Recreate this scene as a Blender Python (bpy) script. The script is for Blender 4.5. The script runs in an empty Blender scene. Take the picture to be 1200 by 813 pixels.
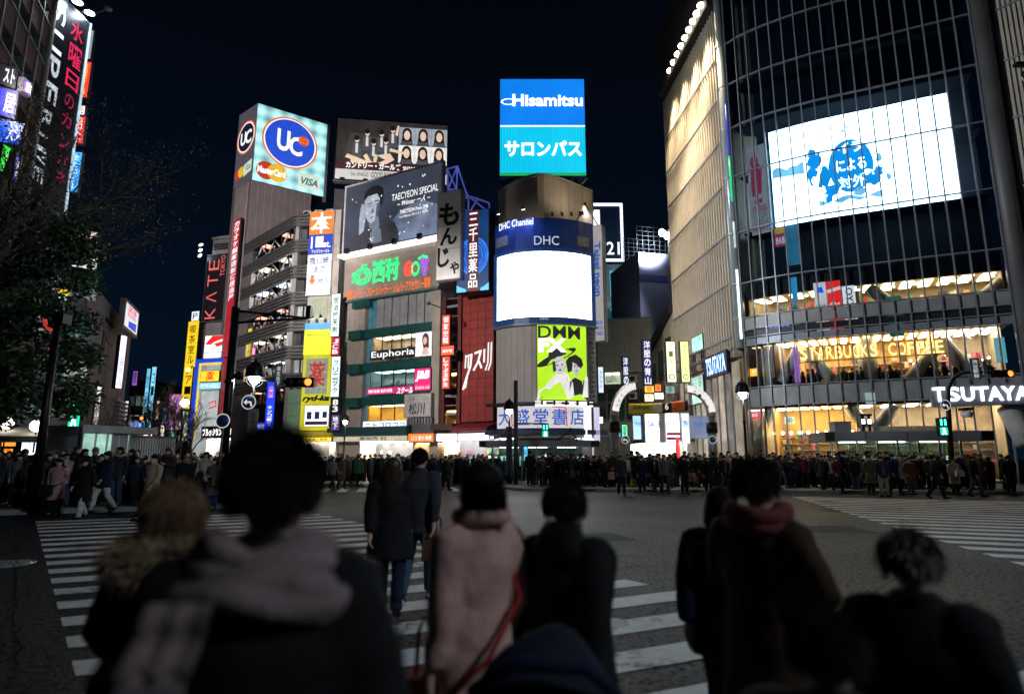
import bpy, bmesh, math, random
from math import radians, sin, cos, pi, sqrt
from mathutils import Vector, Matrix
random.seed(7)
SC = bpy.context.scene
COL = SC.collection
# ------------------------------------------------------------------ camera, world, exposure
FPX, TH, CH = 720.0, radians(10.2),1.66           # focal length in photo pixels, tilt, eye height
cam = bpy.data.cameras.new('camera'); camo = bpy.data.objects.new('camera', cam); COL.objects.link(camo)
cam.sensor_width = 36; cam.lens = FPX / 1200 * 36
camo.location = (0,0, CH); camo.rotation_euler = (pi / 2 + TH,0,0)
cam.clip_start = .05; cam.clip_end = 2000
cam.dof.use_dof = True; cam.dof.focus_distance = 24; cam.dof.aperture_fstop = .85
SC.camera = camo
SC.view_settings.view_transform = 'Standard'; SC.view_settings.look = 'None'
SC.view_settings.exposure = 0; SC.view_settings.gamma = 1
SC.cycles.use_denoising = True
SC.cycles.max_bounces = 5; SC.cycles.diffuse_bounces = 3; SC.cycles.glossy_bounces = 3
SC.cycles.transmission_bounces = 2; SC.cycles.transparent_max_bounces = 16
SC.cycles.caustics_reflective = False; SC.cycles.caustics_refractive = False
SC.cycles.sample_clamp_indirect = 4
w = bpy.data.worlds.new('World'); SC.world = w; w.use_nodes = True
nt = w.node_tree; bg = nt.nodes['Background']
tc = nt.nodes.new('ShaderNodeTexCoord'); sx = nt.nodes.new('ShaderNodeSeparateXYZ')
cr = nt.nodes.new('ShaderNodeValToRGB')
nt.links.new(tc.outputs['Generated'], sx.inputs[0]); nt.links.new(sx.outputs['Z'], cr.inputs[0])
nt.links.new(cr.outputs[0], bg.inputs[0]); bg.inputs[1].default_value = 1.0
cr.color_ramp.elements[0].position = 0.0; cr.color_ramp.elements[0].color = (.0018,.0066,.0155,1)
cr.color_ramp.elements[1].position = .75; cr.color_ramp.elements[1].color = (.0005,.0007,.0018,1)
e = cr.color_ramp.elements.new(.28); e.color = (.0011,.0040,.0100,1)
def lamp(name, kind, loc, energy, color=(1,1,1), size=.3, target=None, spot=None, blend=.5):
 l = bpy.data.lights.new(name, kind); l.energy = energy; l.color = color
 if kind in ('POINT', 'SPOT'): l.shadow_soft_size = size
 if kind == 'SPOT': l.spot_size = radians(spot or 90); l.spot_blend = blend
 o = bpy.data.objects.new(name, l); COL.objects.link(o); o.location = loc
 if target is not None:
  o.rotation_euler = (Vector(target) - Vector(loc)).to_track_quat('-Z', 'Y').to_euler()
 return o
# ------------------------------------------------------------------ photo geometry
def ray(px, py):
 dx = (px - 600) / FPX; dz = (406.5 - py) / FPX
 return dx, cos(TH) - dz * sin(TH), sin(TH) + dz * cos(TH)
def at(px, py, Y):
 x, y, z = ray(px, py); return Vector((x / y * Y, Y, CH + z / y * Y))
def gnd(px, py):
 x, y, z = ray(px, py); t = -CH / z; return Vector((x * t, y * t,0))
class Face:
 """a vertical wall surface along a plan polyline: u metres along it, z up, d outwards"""
 def __init__(s, pts):
  s.p = [Vector((a[0], a[1])) for a in pts]
  s.u = [0.0]
  for a, b in zip(s.p, s.p[1:]): s.u.append(s.u[-1] + (b - a).length)
  s.L = s.u[-1]
  ns = []
  for a, b in zip(s.p, s.p[1:]):
   t = (b - a).normalized(); n = Vector((t.y,-t.x))
   ns.append(n)
  mid = sum(s.p, Vector((0,0))) / len(s.p)
  s.flip = 1 if sum((n.dot(-mid) for n in ns)) >= 0 else -1
  ns = [n * s.flip for n in ns]
  s.ns = ns
  s.vn = [ns[0]] + [(a + b).normalized() for a, b in zip(ns, ns[1:])] + [ns[-1]]
 def uz(s, px, py):
  x, y, z = ray(px, py); best = None
  for i,(a, b) in enumerate(zip(s.p, s.p[1:])):
   t = b - a
   den = x * t.y - y * t.x
   if abs(den) < 1e-9: continue
   k = (a.x * t.y - a.y * t.x) / den
   q = (a.y * x - a.x * y) / -den if False else ((x * k - a.x) * t.x + (y * k - a.y) * t.y) / t.length_squared
   over = max(0,-q, q - 1)
   if k > 0 and (best is None or over < best[0] - 1e-9):
    best = (over, s.u[i] + q * t.length, CH + z * k)
  return best[1], best[2]
 def W(s, u, z, d=0.0):
  n = len(s.p) - 1; i = 0
  while i < n - 1 and u > s.u[i + 1]: i += 1
  q = (u - s.u[i]) / (s.u[i + 1] - s.u[i])
  a = s.p[i].lerp(s.p[i + 1], q)
  if n > 1 and 0 <= q <= 1: nn = s.vn[i].lerp(s.vn[i + 1], q)
  else: nn = s.ns[i]
  return Vector((a.x + nn.x * d, a.y + nn.y * d, z))
 def rect(s, x0, y0, x1, y1):
  xm, ym = (x0 + x1) / 2,(y0 + y1) / 2
  a, b = s.uz(x0, ym)[0], s.uz(x1, ym)[0]
  return min(a, b), s.uz(xm, y1)[1], max(a, b), s.uz(xm, y0)[1]
 def ulong(s, u0, u1):
  """u stations that follow the bends between u0 and u1"""
  if len(s.p) <= 2: return [u0, u1]
  n = max(1, min(24, int((u1 - u0) / .6)))
  return [u0 + (u1 - u0) * i / n for i in range(n + 1)]
 def leftu(s):
  return s.flip > 0
def PF(*pts):
 """face from photo columns and depths: (px, Y) pairs read along the horizon"""
 return Face([at(px,536, Y).xy for px, Y in pts])
# ------------------------------------------------------------------ mesh collecting
class MB:
 def __init__(s): s.v = []; s.f = []; s.m = []; s.sm = []
 def add(s, vs, fs, mi=0, smooth=False):
  o = len(s.v); s.v += [Vector(v) for v in vs]
  for f in fs: s.f.append([o + i for i in f]); s.m.append(mi); s.sm.append(smooth)
  return s
 def box(s, a, b, mi=0):
  x0, y0, z0 = a; x1, y1, z1 = b
  return s.hexa([(x0, y0, z0),(x1, y0, z0),(x1, y1, z0),(x0, y1, z0)],[(x0, y0, z1),(x1, y0, z1),(x1, y1, z1),(x0, y1, z1)], mi)
 def hexa(s, bot, top, mi=0):
  n = len(bot)
  return s.add(list(bot) + list(top),[list(range(n))[::-1], list(range(n,2 * n))] + [[i,(i + 1) % n, n + (i + 1) % n, n + i] for i in range(n)], mi)
 def prism(s, plan, z0, z1, mi=0):
  return s.hexa([(p[0], p[1], z0) for p in plan],[(p[0], p[1], z1) for p in plan], mi)
 def fbox(s, F, u0, u1, z0, z1, d0, d1, mi=0):
  us = F.ulong(u0, u1)
  for a, b in zip(us, us[1:]):
   if len(us) == 2:
    s.hexa([F.W(a, z0, d1), F.W(b, z0, d1), F.W(b, z0, d0), F.W(a, z0, d0)],[F.W(a, z1, d1), F.W(b, z1, d1), F.W(b, z1, d0), F.W(a, z1, d0)], mi)
  if len(us) > 2:
   n = len(us); vs = []
   for u in us: vs += [F.W(u, z0, d0), F.W(u, z0, d1), F.W(u, z1, d1), F.W(u, z1, d0)]
   fs = [[0,1,2,3],[4 * n - 1,4 * n - 2,4 * n - 3,4 * n - 4]]
   for i in range(n - 1):
    for k in range(4): fs.append([4 * i + k,4 * i + (k + 1) % 4,4 * i + 4 + (k + 1) % 4,4 * i + 4 + k])
   s.add(vs, fs, mi)
  return s
 def bar(s, a, b, r, n=6, r2=None, mi=0, smooth=True, cap=True):
  a, b = Vector(a), Vector(b); r2 = r if r2 is None else r2
  t = (b - a);
  if t.length < 1e-6: return s
  t.normalize(); x = t.orthogonal().normalized(); y = t.cross(x)
  vs = [a + (x * cos(2 * pi * i / n) + y * sin(2 * pi * i / n)) * r for i in range(n)] + [b + (x * cos(2 * pi * i / n) + y * sin(2 * pi * i / n)) * r2 for i in range(n)]
  fs = [[i,(i + 1) % n, n + (i + 1) % n, n + i] for i in range(n)]
  if cap: fs += [list(range(n))[::-1], list(range(n,2 * n))]
  return s.add(vs, fs, mi, smooth)
 def tube(s, pts, rs, n=6, mi=0):
  pts = [Vector(p) for p in pts]
  if not hasattr(rs, '__len__'): rs = [rs] * len(pts)
  vs = []; x = None
  for i, p in enumerate(pts):
   t = (pts[min(i + 1, len(pts) - 1)] - pts[max(i - 1,0)]).normalized()
   x = t.orthogonal() if x is None else x - t * x.dot(t)
   x.normalize(); y = t.cross(x)
   vs += [p + (x * cos(2 * pi * k / n) + y * sin(2 * pi * k / n)) * rs[i] for k in range(n)]
  fs = [[i * n + k, i * n + (k + 1) % n,(i + 1) * n + (k + 1) % n,(i + 1) * n + k] for i in range(len(pts) - 1) for k in range(n)]
  fs += [list(range(n))[::-1], list(range((len(pts) - 1) * n, len(pts) * n))]
  return s.add(vs, fs, mi, True)
 def lathe(s, c, prof, n=16, mi=0, axis='z', cap=True):
  c = Vector(c); vs = []
  for r, h in prof:
   for k in range(n):
    a = 2 * pi * k / n
    p = (r * cos(a), r * sin(a), h) if axis == 'z' else (r * cos(a), h, r * sin(a))
    vs.append(c + Vector(p))
  fs = [[i * n + k, i * n + (k + 1) % n,(i + 1) * n + (k + 1) % n,(i + 1) * n + k] for i in range(len(prof) - 1) for k in range(n)]
  if cap and prof[0][0] > 1e-4: fs.append(list(range(n))[::-1])
  if cap and prof[-1][0] > 1e-4: fs.append(list(range((len(prof) - 1) * n, len(prof) * n)))
  return s.add(vs, fs, mi, True)
 def ball(s, c, r, n=10, mi=0, sc=(1,1,1)):
  m = max(5, n * 2 // 3)
  vs = []; c = Vector(c)
  for i in range(m + 1):
   t = pi * i / m
   for k in range(n):
    a = 2 * pi * k / n
    vs.append(c + Vector((r * sc[0] * sin(t) * cos(a), r * sc[1] * sin(t) * sin(a), r * sc[2] * cos(t))))
  fs = [[i * n + k,(i + 1) * n + k,(i + 1) * n + (k + 1) % n, i * n + (k + 1) % n] for i in range(m) for k in range(n)]
  return s.add(vs, fs, mi, True)
LOC = {}
def build(name, mb, mats, parent=None, **props):
 """ONE mesh object from collected shapes, in world coordinates, under parent"""
 me = bpy.data.meshes.new(name)
 base = LOC.get(parent.name, Vector()) if parent else Vector()
 me.from_pydata([v - base for v in mb.v],[], mb.f)
 if not isinstance(mats,(list, tuple)): mats = [mats]
 for m in mats: me.materials.append(m)
 me.polygons.foreach_set('material_index', mb.m)
 me.polygons.foreach_set('use_smooth', mb.sm)
 me.update()
 o = bpy.data.objects.new(name, me); COL.objects.link(o)
 if parent: o.parent = parent
 LOC[o.name] = base
 for k, v in props.items(): o[k] = v
 return o
def thing(name, label, cat, loc=(0,0,0), group=None):
 o = bpy.data.objects.new(name, None); COL.objects.link(o); o.location = loc
 o.empty_display_size = .3; o['label'] = label; o['category'] = cat
 if group: o['group'] = group
 LOC[o.name] = Vector(loc)
 return o
def tag(o, label, cat, group=None):
 o['label'] = label; o['category'] = cat
 if group: o['group'] = group
 return o
# ------------------------------------------------------------------ materials
def lin(h):
 h = h.lstrip('#'); v = [int(h[i:i + 2],16) / 255 for i in (0,2,4)]
 return tuple(c / 12.92 if c <= .04045 else ((c + .055) / 1.055) ** 2.4 for c in v)
MATS = {}
def mat(name, col, rough=.6, metal=0.0, var=.2, scale=2.0, bump=0.0, spec=.4, bscale=None):
 if name in MATS: return MATS[name]
 if isinstance(col, str): col = lin(col)
 m = bpy.data.materials.new(name); m.use_nodes = True; n = m.node_tree.nodes; L = m.node_tree.links
 b = n['Principled BSDF']; b.inputs['Roughness'].default_value = rough; b.inputs['Metallic'].default_value = metal
 b.inputs['Specular IOR Level'].default_value = spec
 tc = n.new('ShaderNodeTexCoord'); nz = n.new('ShaderNodeTexNoise'); nz.inputs['Scale'].default_value = scale; nz.inputs['Detail'].default_value = 6
 L.new(tc.outputs['Object'], nz.inputs['Vector'])
 r = n.new('ShaderNodeValToRGB')
 r.color_ramp.elements[0].position = .3; r.color_ramp.elements[1].position = .72
 r.color_ramp.elements[0].color = tuple(max(0, c * (1 - var)) for c in col) + (1,)
 r.color_ramp.elements[1].color = tuple(min(1, c * (1 + var)) for c in col) + (1,)
 L.new(nz.outputs['Fac'], r.inputs[0]); L.new(r.outputs[0], b.inputs['Base Color'])
 if bump:
  n2 = n.new('ShaderNodeTexNoise'); n2.inputs['Scale'].default_value = bscale or scale * 8; n2.inputs['Detail'].default_value = 4
  L.new(tc.outputs['Object'], n2.inputs['Vector'])
  bp = n.new('ShaderNodeBump'); bp.inputs['Strength'].default_value = bump; bp.inputs['Distance'].default_value = .02
  L.new(n2.outputs['Fac'], bp.inputs['Height']); L.new(bp.outputs[0], b.inputs['Normal'])
 MATS[name] = m; return m
def glow(name, col, strength=1.0, var=.12, scale=1.2, back=(.3,.3,.3)):
 """a self-luminous sheet: backlit acrylic, a screen, a tube"""
 if name in MATS: return MATS[name]
 if isinstance(col, str): col = lin(col)
 m = bpy.data.materials.new(name); m.use_nodes = True; n = m.node_tree.nodes; L = m.node_tree.links
 b = n['Principled BSDF']; b.inputs['Base Color'].default_value = tuple(.25 * c + .02 for c in col) + (1,); b.inputs['Roughness'].default_value = .35
 b.inputs['Emission Color'].default_value = tuple(col) + (1,)
 if var:
  tc = n.new('ShaderNodeTexCoord'); nz = n.new('ShaderNodeTexNoise'); nz.inputs['Scale'].default_value = scale; nz.inputs['Detail'].default_value = 3
  L.new(tc.outputs['Object'], nz.inputs['Vector'])
  mr = n.new('ShaderNodeMapRange'); mr.inputs[1].default_value = .3; mr.inputs[2].default_value = .7
  mr.inputs[3].default_value = strength * (1 - var); mr.inputs[4].default_value = strength * (1 + var)
  L.new(nz.outputs['Fac'], mr.inputs[0]); L.new(mr.outputs[0], b.inputs['Emission Strength'])
 else: b.inputs['Emission Strength'].default_value = strength
 MATS[name] = m; return m
def glass(name, tint=(.8,.9,1), refl=.12, rough=.03):
 if name in MATS: return MATS[name]
 m = bpy.data.materials.new(name); m.use_nodes = True; n = m.node_tree.nodes; L = m.node_tree.links
 n.remove(n['Principled BSDF']); out = n['Material Output']
 t = n.new('ShaderNodeBsdfTransparent'); t.inputs[0].default_value = tint + (1,)
 g = n.new('ShaderNodeBsdfGlossy'); g.inputs['Roughness'].default_value = rough; g.inputs[0].default_value = (.8,.9,1,1)
 fr = n.new('ShaderNodeFresnel'); fr.inputs[0].default_value = 1.45
 ad = n.new('ShaderNodeMath'); ad.operation = 'MULTIPLY_ADD'; ad.inputs[1].default_value = .8; ad.inputs[2].default_value = refl
 nz = n.new('ShaderNodeTexNoise'); nz.inputs['Scale'].default_value = .6
 bp = n.new('ShaderNodeBump'); bp.inputs['Strength'].default_value = .03; L.new(nz.outputs['Fac'], bp.inputs['Height']); L.new(bp.outputs[0], g.inputs['Normal'])
 L.new(fr.outputs[0], ad.inputs[0])
 mx = n.new('ShaderNodeMixShader'); L.new(ad.outputs[0], mx.inputs[0]); L.new(t.outputs[0], mx.inputs[1]); L.new(g.outputs[0], mx.inputs[2])
 L.new(mx.outputs[0], out.inputs[0]); MATS[name] = m; return m
# ------------------------------------------------------------------ lettering and print
TXT = {}
def text2d(s, bold=0.0, shear=0.0, extrude=0.0, res=3):
 k = (s, bold, shear, extrude, res)
 if k in TXT: return TXT[k]
 c = bpy.data.curves.new('t', 'FONT'); c.body = s; c.offset = bold; c.shear = shear; c.extrude = extrude; c.resolution_u = res
 o = bpy.data.objects.new('t', c); COL.objects.link(o)
 dg = bpy.context.evaluated_depsgraph_get(); ev = o.evaluated_get(dg); me = ev.to_mesh()
 vs = [v.co.copy() for v in me.vertices]; fs = [list(p.vertices) for p in me.polygons]
 ev.to_mesh_clear(); bpy.data.objects.remove(o); bpy.data.curves.remove(c)
 x0, x1 = min(v.x for v in vs), max(v.x for v in vs); y0, y1 = min(v.y for v in vs), max(v.y for v in vs)
 TXT[k] = (vs, fs,(x0, y0, x1, y1)); return TXT[k]
def put(mb, F, R, s, d=.03, bold=0.0, shear=0.0, rot=0, vertical=False, keep=False, mirror=False, mi=0, ext=0.0, gap=.08):
 """lettering s stretched into the rectangle R=(u0,z0,u1,z1) of face F (read left to right as the camera sees it)"""
 u0, z0, u1, z1 = R
 if vertical:
  n = len(s); h = (z1 - z0) / n
  for i, ch in enumerate(s):
   if ch == ' ': continue
   g = h * gap
   if ch in '・': put(mb, F,(u0 + (u1 - u0) * .35, z1 - (i + .65) * h, u0 + (u1 - u0) * .65, z1 - (i + .35) * h), ch, d, bold, mi=mi, ext=ext)
   else: put(mb, F,(u0, z1 - (i + 1) * h + g, u1, z1 - i * h - g), ch, d, bold, shear, rot, False, False, mirror, mi, ext)
  return
 if any(ord(c) > 0x4e00 for c in s): bold = min(bold,.012)
 vs, fs,(x0, y0, x1, y1) = text2d(s, bold, shear, ext)
 w, h = max(x1 - x0,1e-4), max(y1 - y0,1e-4)
 W, H = u1 - u0, z1 - z0
 out = []
 for v in vs:
  a, b = (v.x - x0) / w,(v.y - y0) / h
  if rot == 90: a, b = 1 - b, a            # reads upwards
  elif rot == -90: a, b = b,1 - a         # reads downwards
  if mirror: a = 1 - a
  if keep:
   k = min(W / w, H / h) if not rot else min(W / h, H / w)
   ww, hh = (w * k, h * k) if not rot else (h * k, w * k)
   uu = u0 + (W - ww) / 2 + a * ww; zz = z0 + (H - hh) / 2 + b * hh
  else: uu = u0 + a * W; zz = z0 + b * H
  if not F.leftu(): uu = u0 + u1 - uu
  out.append(F.W(uu, zz, d + v.z))
 mb.add(out, fs, mi)
def poly(mb, F, R, pts, d=.02, mi=0):
 """flat print: normalised outline (0..1 left-right,0..1 bottom-top)"""
 u0, z0, u1, z1 = R
 vs = []
 for a, b in pts:
  if not F.leftu(): a = 1 - a
  vs.append(F.W(u0 + a * (u1 - u0), z0 + b * (z1 - z0), d))
 mb.add(vs,[list(range(len(vs)))], mi)
def ell(cx, cy, rx, ry, n=28, a0=0, a1=2 * pi):
 return [(cx + rx * cos(a0 + (a1 - a0) * i / n), cy + ry * sin(a0 + (a1 - a0) * i / n)) for i in range(n + (0 if a1 - a0 > 6.2 else 1))]
def ring(mb, F, R, cx, cy, rx, ry, t, d=.02, mi=0, n=32):
 for i in range(n):
  a, b = 2 * pi * i / n,2 * pi * (i + 1) / n
  poly(mb, F, R,[(cx + rx * cos(a), cy + ry * sin(a)),(cx + rx * cos(b), cy + ry * sin(b)),(cx + (rx - t) * cos(b), cy + (ry - t * ry / rx) * sin(b)),(cx + (rx - t) * cos(a), cy + (ry - t * ry / rx) * sin(a))], d, mi)
def stroke(mb, F, R, pts, t, d=.02, mi=0):
 """a brush line of width t (share of the rectangle's height) along normalised points"""
 u0, z0, u1, z1 = R; asp = (z1 - z0) / (u1 - u0)
 for (a, b),(c, e) in zip(pts, pts[1:]):
  dx, dy = (c - a) / asp, e - b; l = math.hypot(dx, dy) or 1; nx, ny = -dy / l * t / 2, dx / l * t / 2
  ex, ey = dx / l * t * .35, dy / l * t * .35
  q = [(a - ex * asp + nx * asp, b - ey + ny),(a - ex * asp - nx * asp, b - ey - ny),(c + ex * asp - nx * asp, e + ey - ny),(c + ex * asp + nx * asp, e + ey + ny)]
  poly(mb, F, R, q, d, mi)
def sub(R, a, b, c, e):
 u0, z0, u1, z1 = R
 return (u0 + a * (u1 - u0), z0 + b * (z1 - z0), u0 + c * (u1 - u0), z0 + e * (z1 - z0))
def subF(F, R, a, b, c, e):
 return sub(R, a, b, c, e) if F.leftu() else sub(R,1 - c, b,1 - a, e)
def board(name, label, cat, F, R, casing, panel, thick=.25, border=.06, d=.02, group=None):
 """a sign: casing box and a proud luminous or painted panel on its front"""
 u0, z0, u1, z1 = R
 t = thing(name, label, cat, F.W((u0 + u1) / 2, z0, d), group)
 b = MB().fbox(F, u0, u1, z0, z1, d, d + thick); build('casing', b, casing, t)
 b = MB().fbox(F, u0 + border, u1 - border, z0 + border, z1 - border, d + thick - .01, d + thick + .015); build('panel', b, panel, t)
 t['dd'] = d + thick + .03
 return t
def print_on(t, F, R, m, fn, name='lettering'):
 mb = MB(); fn(mb, t['dd']); return build(name, mb, m, t)
def letters(t, F, R, m, s, name='lettering', **k):
 mb = MB(); k.setdefault('d', t['dd']); put(mb, F, R, s, **k); return build(name, mb, m, t)
def dup(o, parent=None):
 c = o.copy(); COL.objects.link(c)
 if parent: c.parent = parent
 for ch in o.children: dup(ch, c)
 return c
# ------------------------------------------------------------------ shared materials
M_DARK = mat('dark_metal',(.02,.021,.024),.5,.3,.3,3)
M_BLACKM = mat('black_painted_metal',(.012,.012,.014),.4,.4,.3,4)
M_GREY = mat('grey_metal',(.22,.23,.25),.5,.3,.25,2)
M_STEEL = mat('brushed_steel',(.45,.46,.48),.35,.8,.2,3)
M_WHITEP = mat('white_painted_metal',(.72,.72,.72),.45,0,.1,1.5)
M_CONC = mat('concrete',(.3,.29,.28),.85,0,.25,.8,.2)
M_STONE = mat('stone_cladding',(.30,.265,.235),.7,0,.2,1.0,.2)
M_DKCONC = mat('dark_concrete',(.10,.10,.105),.85,0,.3,.6,.2)
G_WHITE = glow('white_light',(1,1,1),3.0)
G_WARM = glow('warm_light',(1,.72,.38),4.0)
W_TXT = glow('white_letter',(1,1,1),1.1,.05)
# ------------------------------------------------------------------ road, crossings, pavements
def road_mat():
 m = bpy.data.materials.new('asphalt'); m.use_nodes = True; n = m.node_tree.nodes; L = m.node_tree.links
 b = n['Principled BSDF']; tc = n.new('ShaderNodeTexCoord')
 def noise(s, d=6, r=.6):
  q = n.new('ShaderNodeTexNoise'); q.inputs['Scale'].default_value = s; q.inputs['Detail'].default_value = d; q.inputs['Roughness'].default_value = r
  L.new(tc.outputs['Object'], q.inputs['Vector']); return q
 big = noise(.22); fine = noise(34,3,.75); mid = noise(3.2)
 mr = n.new('ShaderNodeValToRGB'); mr.color_ramp.elements[0].color = (.003,.0034,.004,1); mr.color_ramp.elements[1].color = (.030,.032,.036,1)
 mr.color_ramp.elements[0].position = .40; mr.color_ramp.elements[1].position = .60
 ad = n.new('ShaderNodeMath'); ad.operation = 'MULTIPLY_ADD'; ad.inputs[1].default_value = .55
 g2 = noise(16,5,.85); L.new(g2.outputs['Fac'], ad.inputs[0])
 sc_ = n.new('ShaderNodeMath'); sc_.operation = 'MULTIPLY'; sc_.inputs[1].default_value = .45; L.new(big.outputs['Fac'], sc_.inputs[0]); L.new(sc_.outputs[0], ad.inputs[2])
 L.new(ad.outputs[0], mr.inputs[0])
 vo = n.new('ShaderNodeTexVoronoi'); vo.feature = 'DISTANCE_TO_EDGE'; vo.inputs['Scale'].default_value = .16
 wv = n.new('ShaderNodeVectorMath'); wv.operation = 'ADD'
 ws = n.new('ShaderNodeVectorMath'); ws.operation = 'SCALE'; ws.inputs['Scale'].default_value = 1.3
 L.new(mid.outputs['Color'], ws.inputs[0]); L.new(tc.outputs['Object'], wv.inputs[0]); L.new(ws.outputs[0], wv.inputs[1]); L.new(wv.outputs[0], vo.inputs['Vector'])
 ck = n.new('ShaderNodeMapRange'); ck.inputs[1].default_value = .003; ck.inputs[2].default_value = .009; ck.inputs[3].default_value = .12; ck.inputs[4].default_value = 1
 L.new(vo.outputs['Distance'], ck.inputs[0])
 mx = n.new('ShaderNodeMix'); mx.data_type = 'RGBA'; mx.blend_type = 'MULTIPLY'; mx.inputs[0].default_value = 1
 L.new(mr.outputs[0], mx.inputs[6]); L.new(ck.outputs[0], mx.inputs[7]); L.new(mx.outputs[2], b.inputs['Base Color'])
 rr = n.new('ShaderNodeMapRange'); rr.inputs[1].default_value = .3; rr.inputs[2].default_value = .7; rr.inputs[3].default_value = .36; rr.inputs[4].default_value = .54
 L.new(big.outputs['Fac'], rr.inputs[0]); L.new(rr.outputs[0], b.inputs['Roughness'])
 gr = noise(11,4,.8); hm = n.new('ShaderNodeMath'); hm.operation = 'ADD'; L.new(fine.outputs['Fac'], hm.inputs[0]); L.new(gr.outputs['Fac'], hm.inputs[1])
 bp = n.new('ShaderNodeBump'); bp.inputs['Strength'].default_value = .9; bp.inputs['Distance'].default_value = .016
 L.new(hm.outputs[0], bp.inputs['Height']); L.new(bp.outputs[0], b.inputs['Normal'])
 sr = n.new('ShaderNodeMapRange'); sr.inputs[1].default_value = .42; sr.inputs[2].default_value = .62; sr.inputs[3].default_value = .0; sr.inputs[4].default_value = .26
 L.new(g2.outputs['Fac'], sr.inputs[0]); L.new(sr.outputs[0], b.inputs['Specular IOR Level'])
 return m
def paint_mat():
 m = bpy.data.materials.new('road_paint'); m.use_nodes = True; n = m.node_tree.nodes; L = m.node_tree.links
 b = n['Principled BSDF']; tc = n.new('ShaderNodeTexCoord')
 nz = n.new('ShaderNodeTexNoise'); nz.inputs['Scale'].default_value = 7; nz.inputs['Detail'].default_value = 9; nz.inputs['Roughness'].default_value = .7
 n2 = n.new('ShaderNodeTexNoise'); n2.inputs['Scale'].default_value = .7; n2.inputs['Detail'].default_value = 5
 L.new(tc.outputs['Object'], nz.inputs['Vector']); L.new(tc.outputs['Object'], n2.inputs['Vector'])
 ad = n.new('ShaderNodeMath'); ad.operation = 'ADD'; L.new(nz.outputs['Fac'], ad.inputs[0]); L.new(n2.outputs['Fac'], ad.inputs[1])
 r = n.new('ShaderNodeValToRGB'); r.color_ramp.elements[0].position = .39; r.color_ramp.elements[0].color = (.07,.07,.07,1)
 r.color_ramp.elements[1].position = .62; r.color_ramp.elements[1].color = (.70,.695,.68,1)
 e = r.color_ramp.elements.new(.44); e.color = (.52,.515,.50,1)
 hf = n.new('ShaderNodeMath'); hf.operation = 'MULTIPLY'; hf.inputs[1].default_value = .5; L.new(ad.outputs[0], hf.inputs[0])
 L.new(hf.outputs[0], r.inputs[0]); L.new(r.outputs[0], b.inputs['Base Color']); b.inputs['Roughness'].default_value = .6
 bp = n.new('ShaderNodeBump'); bp.inputs['Strength'].default_value = .3; bp.inputs['Distance'].default_value = .01
 L.new(nz.outputs['Fac'], bp.inputs['Height']); L.new(bp.outputs[0], b.inputs['Normal'])
 return m
M_ROAD, M_PAINT = road_mat(), paint_mat()
mb = MB(); mb.add([(-400,-60,0),(400,-60,0),(400,700,0),(-400,700,0)],[[0,1,2,3]])
road = build('road', mb, M_ROAD, kind='structure')
M_TAR = mat('tar_seam',(.004,.004,.005),.7,0,.3,5,0,.05)
M_PATCH = mat('asphalt_patch',(.014,.014,.016),.7,0,.5,18,.6,.2,40)
def seam(pts, w_):
 rg = random.Random(int(pts[0][0] * 7 + 40)); P_ = []
 for (x0, y0),(x1, y1) in zip(pts, pts[1:]):
  n = max(2, int(math.hypot(x1 - x0, y1 - y0) / .25))
  for i in range(n): P_.append(Vector((x0 + (x1 - x0) * i / n + rg.uniform(-.03,.03), y0 + (y1 - y0) * i / n + rg.uniform(-.03,.03))))
 mb = MB(); vs = []
 for i, p in enumerate(P_):
  t = (P_[min(i + 1, len(P_) - 1)] - P_[max(i - 1,0)]).normalized(); nn = Vector((-t.y, t.x)) * w_ * rg.uniform(.5,1.2); vs += [(p.x + nn.x, p.y + nn.y,.0135),(p.x - nn.x, p.y - nn.y,.0135)]
 mb.add(vs,[[2 * i,2 * i + 1,2 * i + 3,2 * i + 2] for i in range(len(P_) - 1)]); build('tar_seam', mb, M_TAR, road)
for s_, w_ in (((gnd(17,612), gnd(19,700), gnd(22,813)),.008),((gnd(38,700), gnd(20,702)),.012),((gnd(620,652), gnd(700,650), gnd(800,655)),.02),((gnd(690,673), gnd(760,662), gnd(815,668)),.014),((gnd(930,620), gnd(1040,612)),.02),((gnd(800,705), gnd(770,712), gnd(760,730)),.008),((gnd(745,800), gnd(790,803), gnd(815,812)),.008),((gnd(480,658), gnd(500,664), gnd(512,660)),.012),((gnd(860,640), gnd(960,652)),.02),((gnd(640,600), gnd(860,612), gnd(1010,640)),.018)):
 seam([(p.x, p.y) for p in s_], w_)
for q in ([(5.6,14.6),(8.2,14.1),(8.3,15.6),(5.8,16.2)],[(9.9,19.4),(12.2,19.1),(12.4,20.5),(10.0,20.7)],[(-.4,12.4),(2.6,13.0),(2.2,14.4),(-.7,13.7)],[(-7.9,8.0),(-6.9,6.9),(-6.2,7.6),(-7.1,8.7)]):
 mb = MB(); mb.add([(x, y,.004) for x, y in q],[[0,1,2,3]]); build('asphalt_patch', mb, M_PATCH, road)
def crosswalk(name, stripes):
 r = bpy.data.objects.new(name, None); COL.objects.link(r); r['kind'] = 'structure'; LOC[r.name] = Vector()
 for q in stripes:
  mb = MB(); z = .006
  vs = [(p[0], p[1], z) for p in q]
  # a slightly ragged painted edge
  out = []
  for (x0, y0, _),(x1, y1, _) in zip(vs, vs[1:] + vs[:1]):
   n = max(1, int(math.hypot(x1 - x0, y1 - y0) / .35))
   for i in range(n):
    t = i / n; j = .008 if i else 0
    out.append((x0 + (x1 - x0) * t + random.uniform(-j, j), y0 + (y1 - y0) * t + random.uniform(-j, j), z))
  mb.add(out,[list(range(len(out)))]); build('stripe', mb, M_PAINT, r)
V2 = lambda x, y: Vector((x, y))
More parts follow.
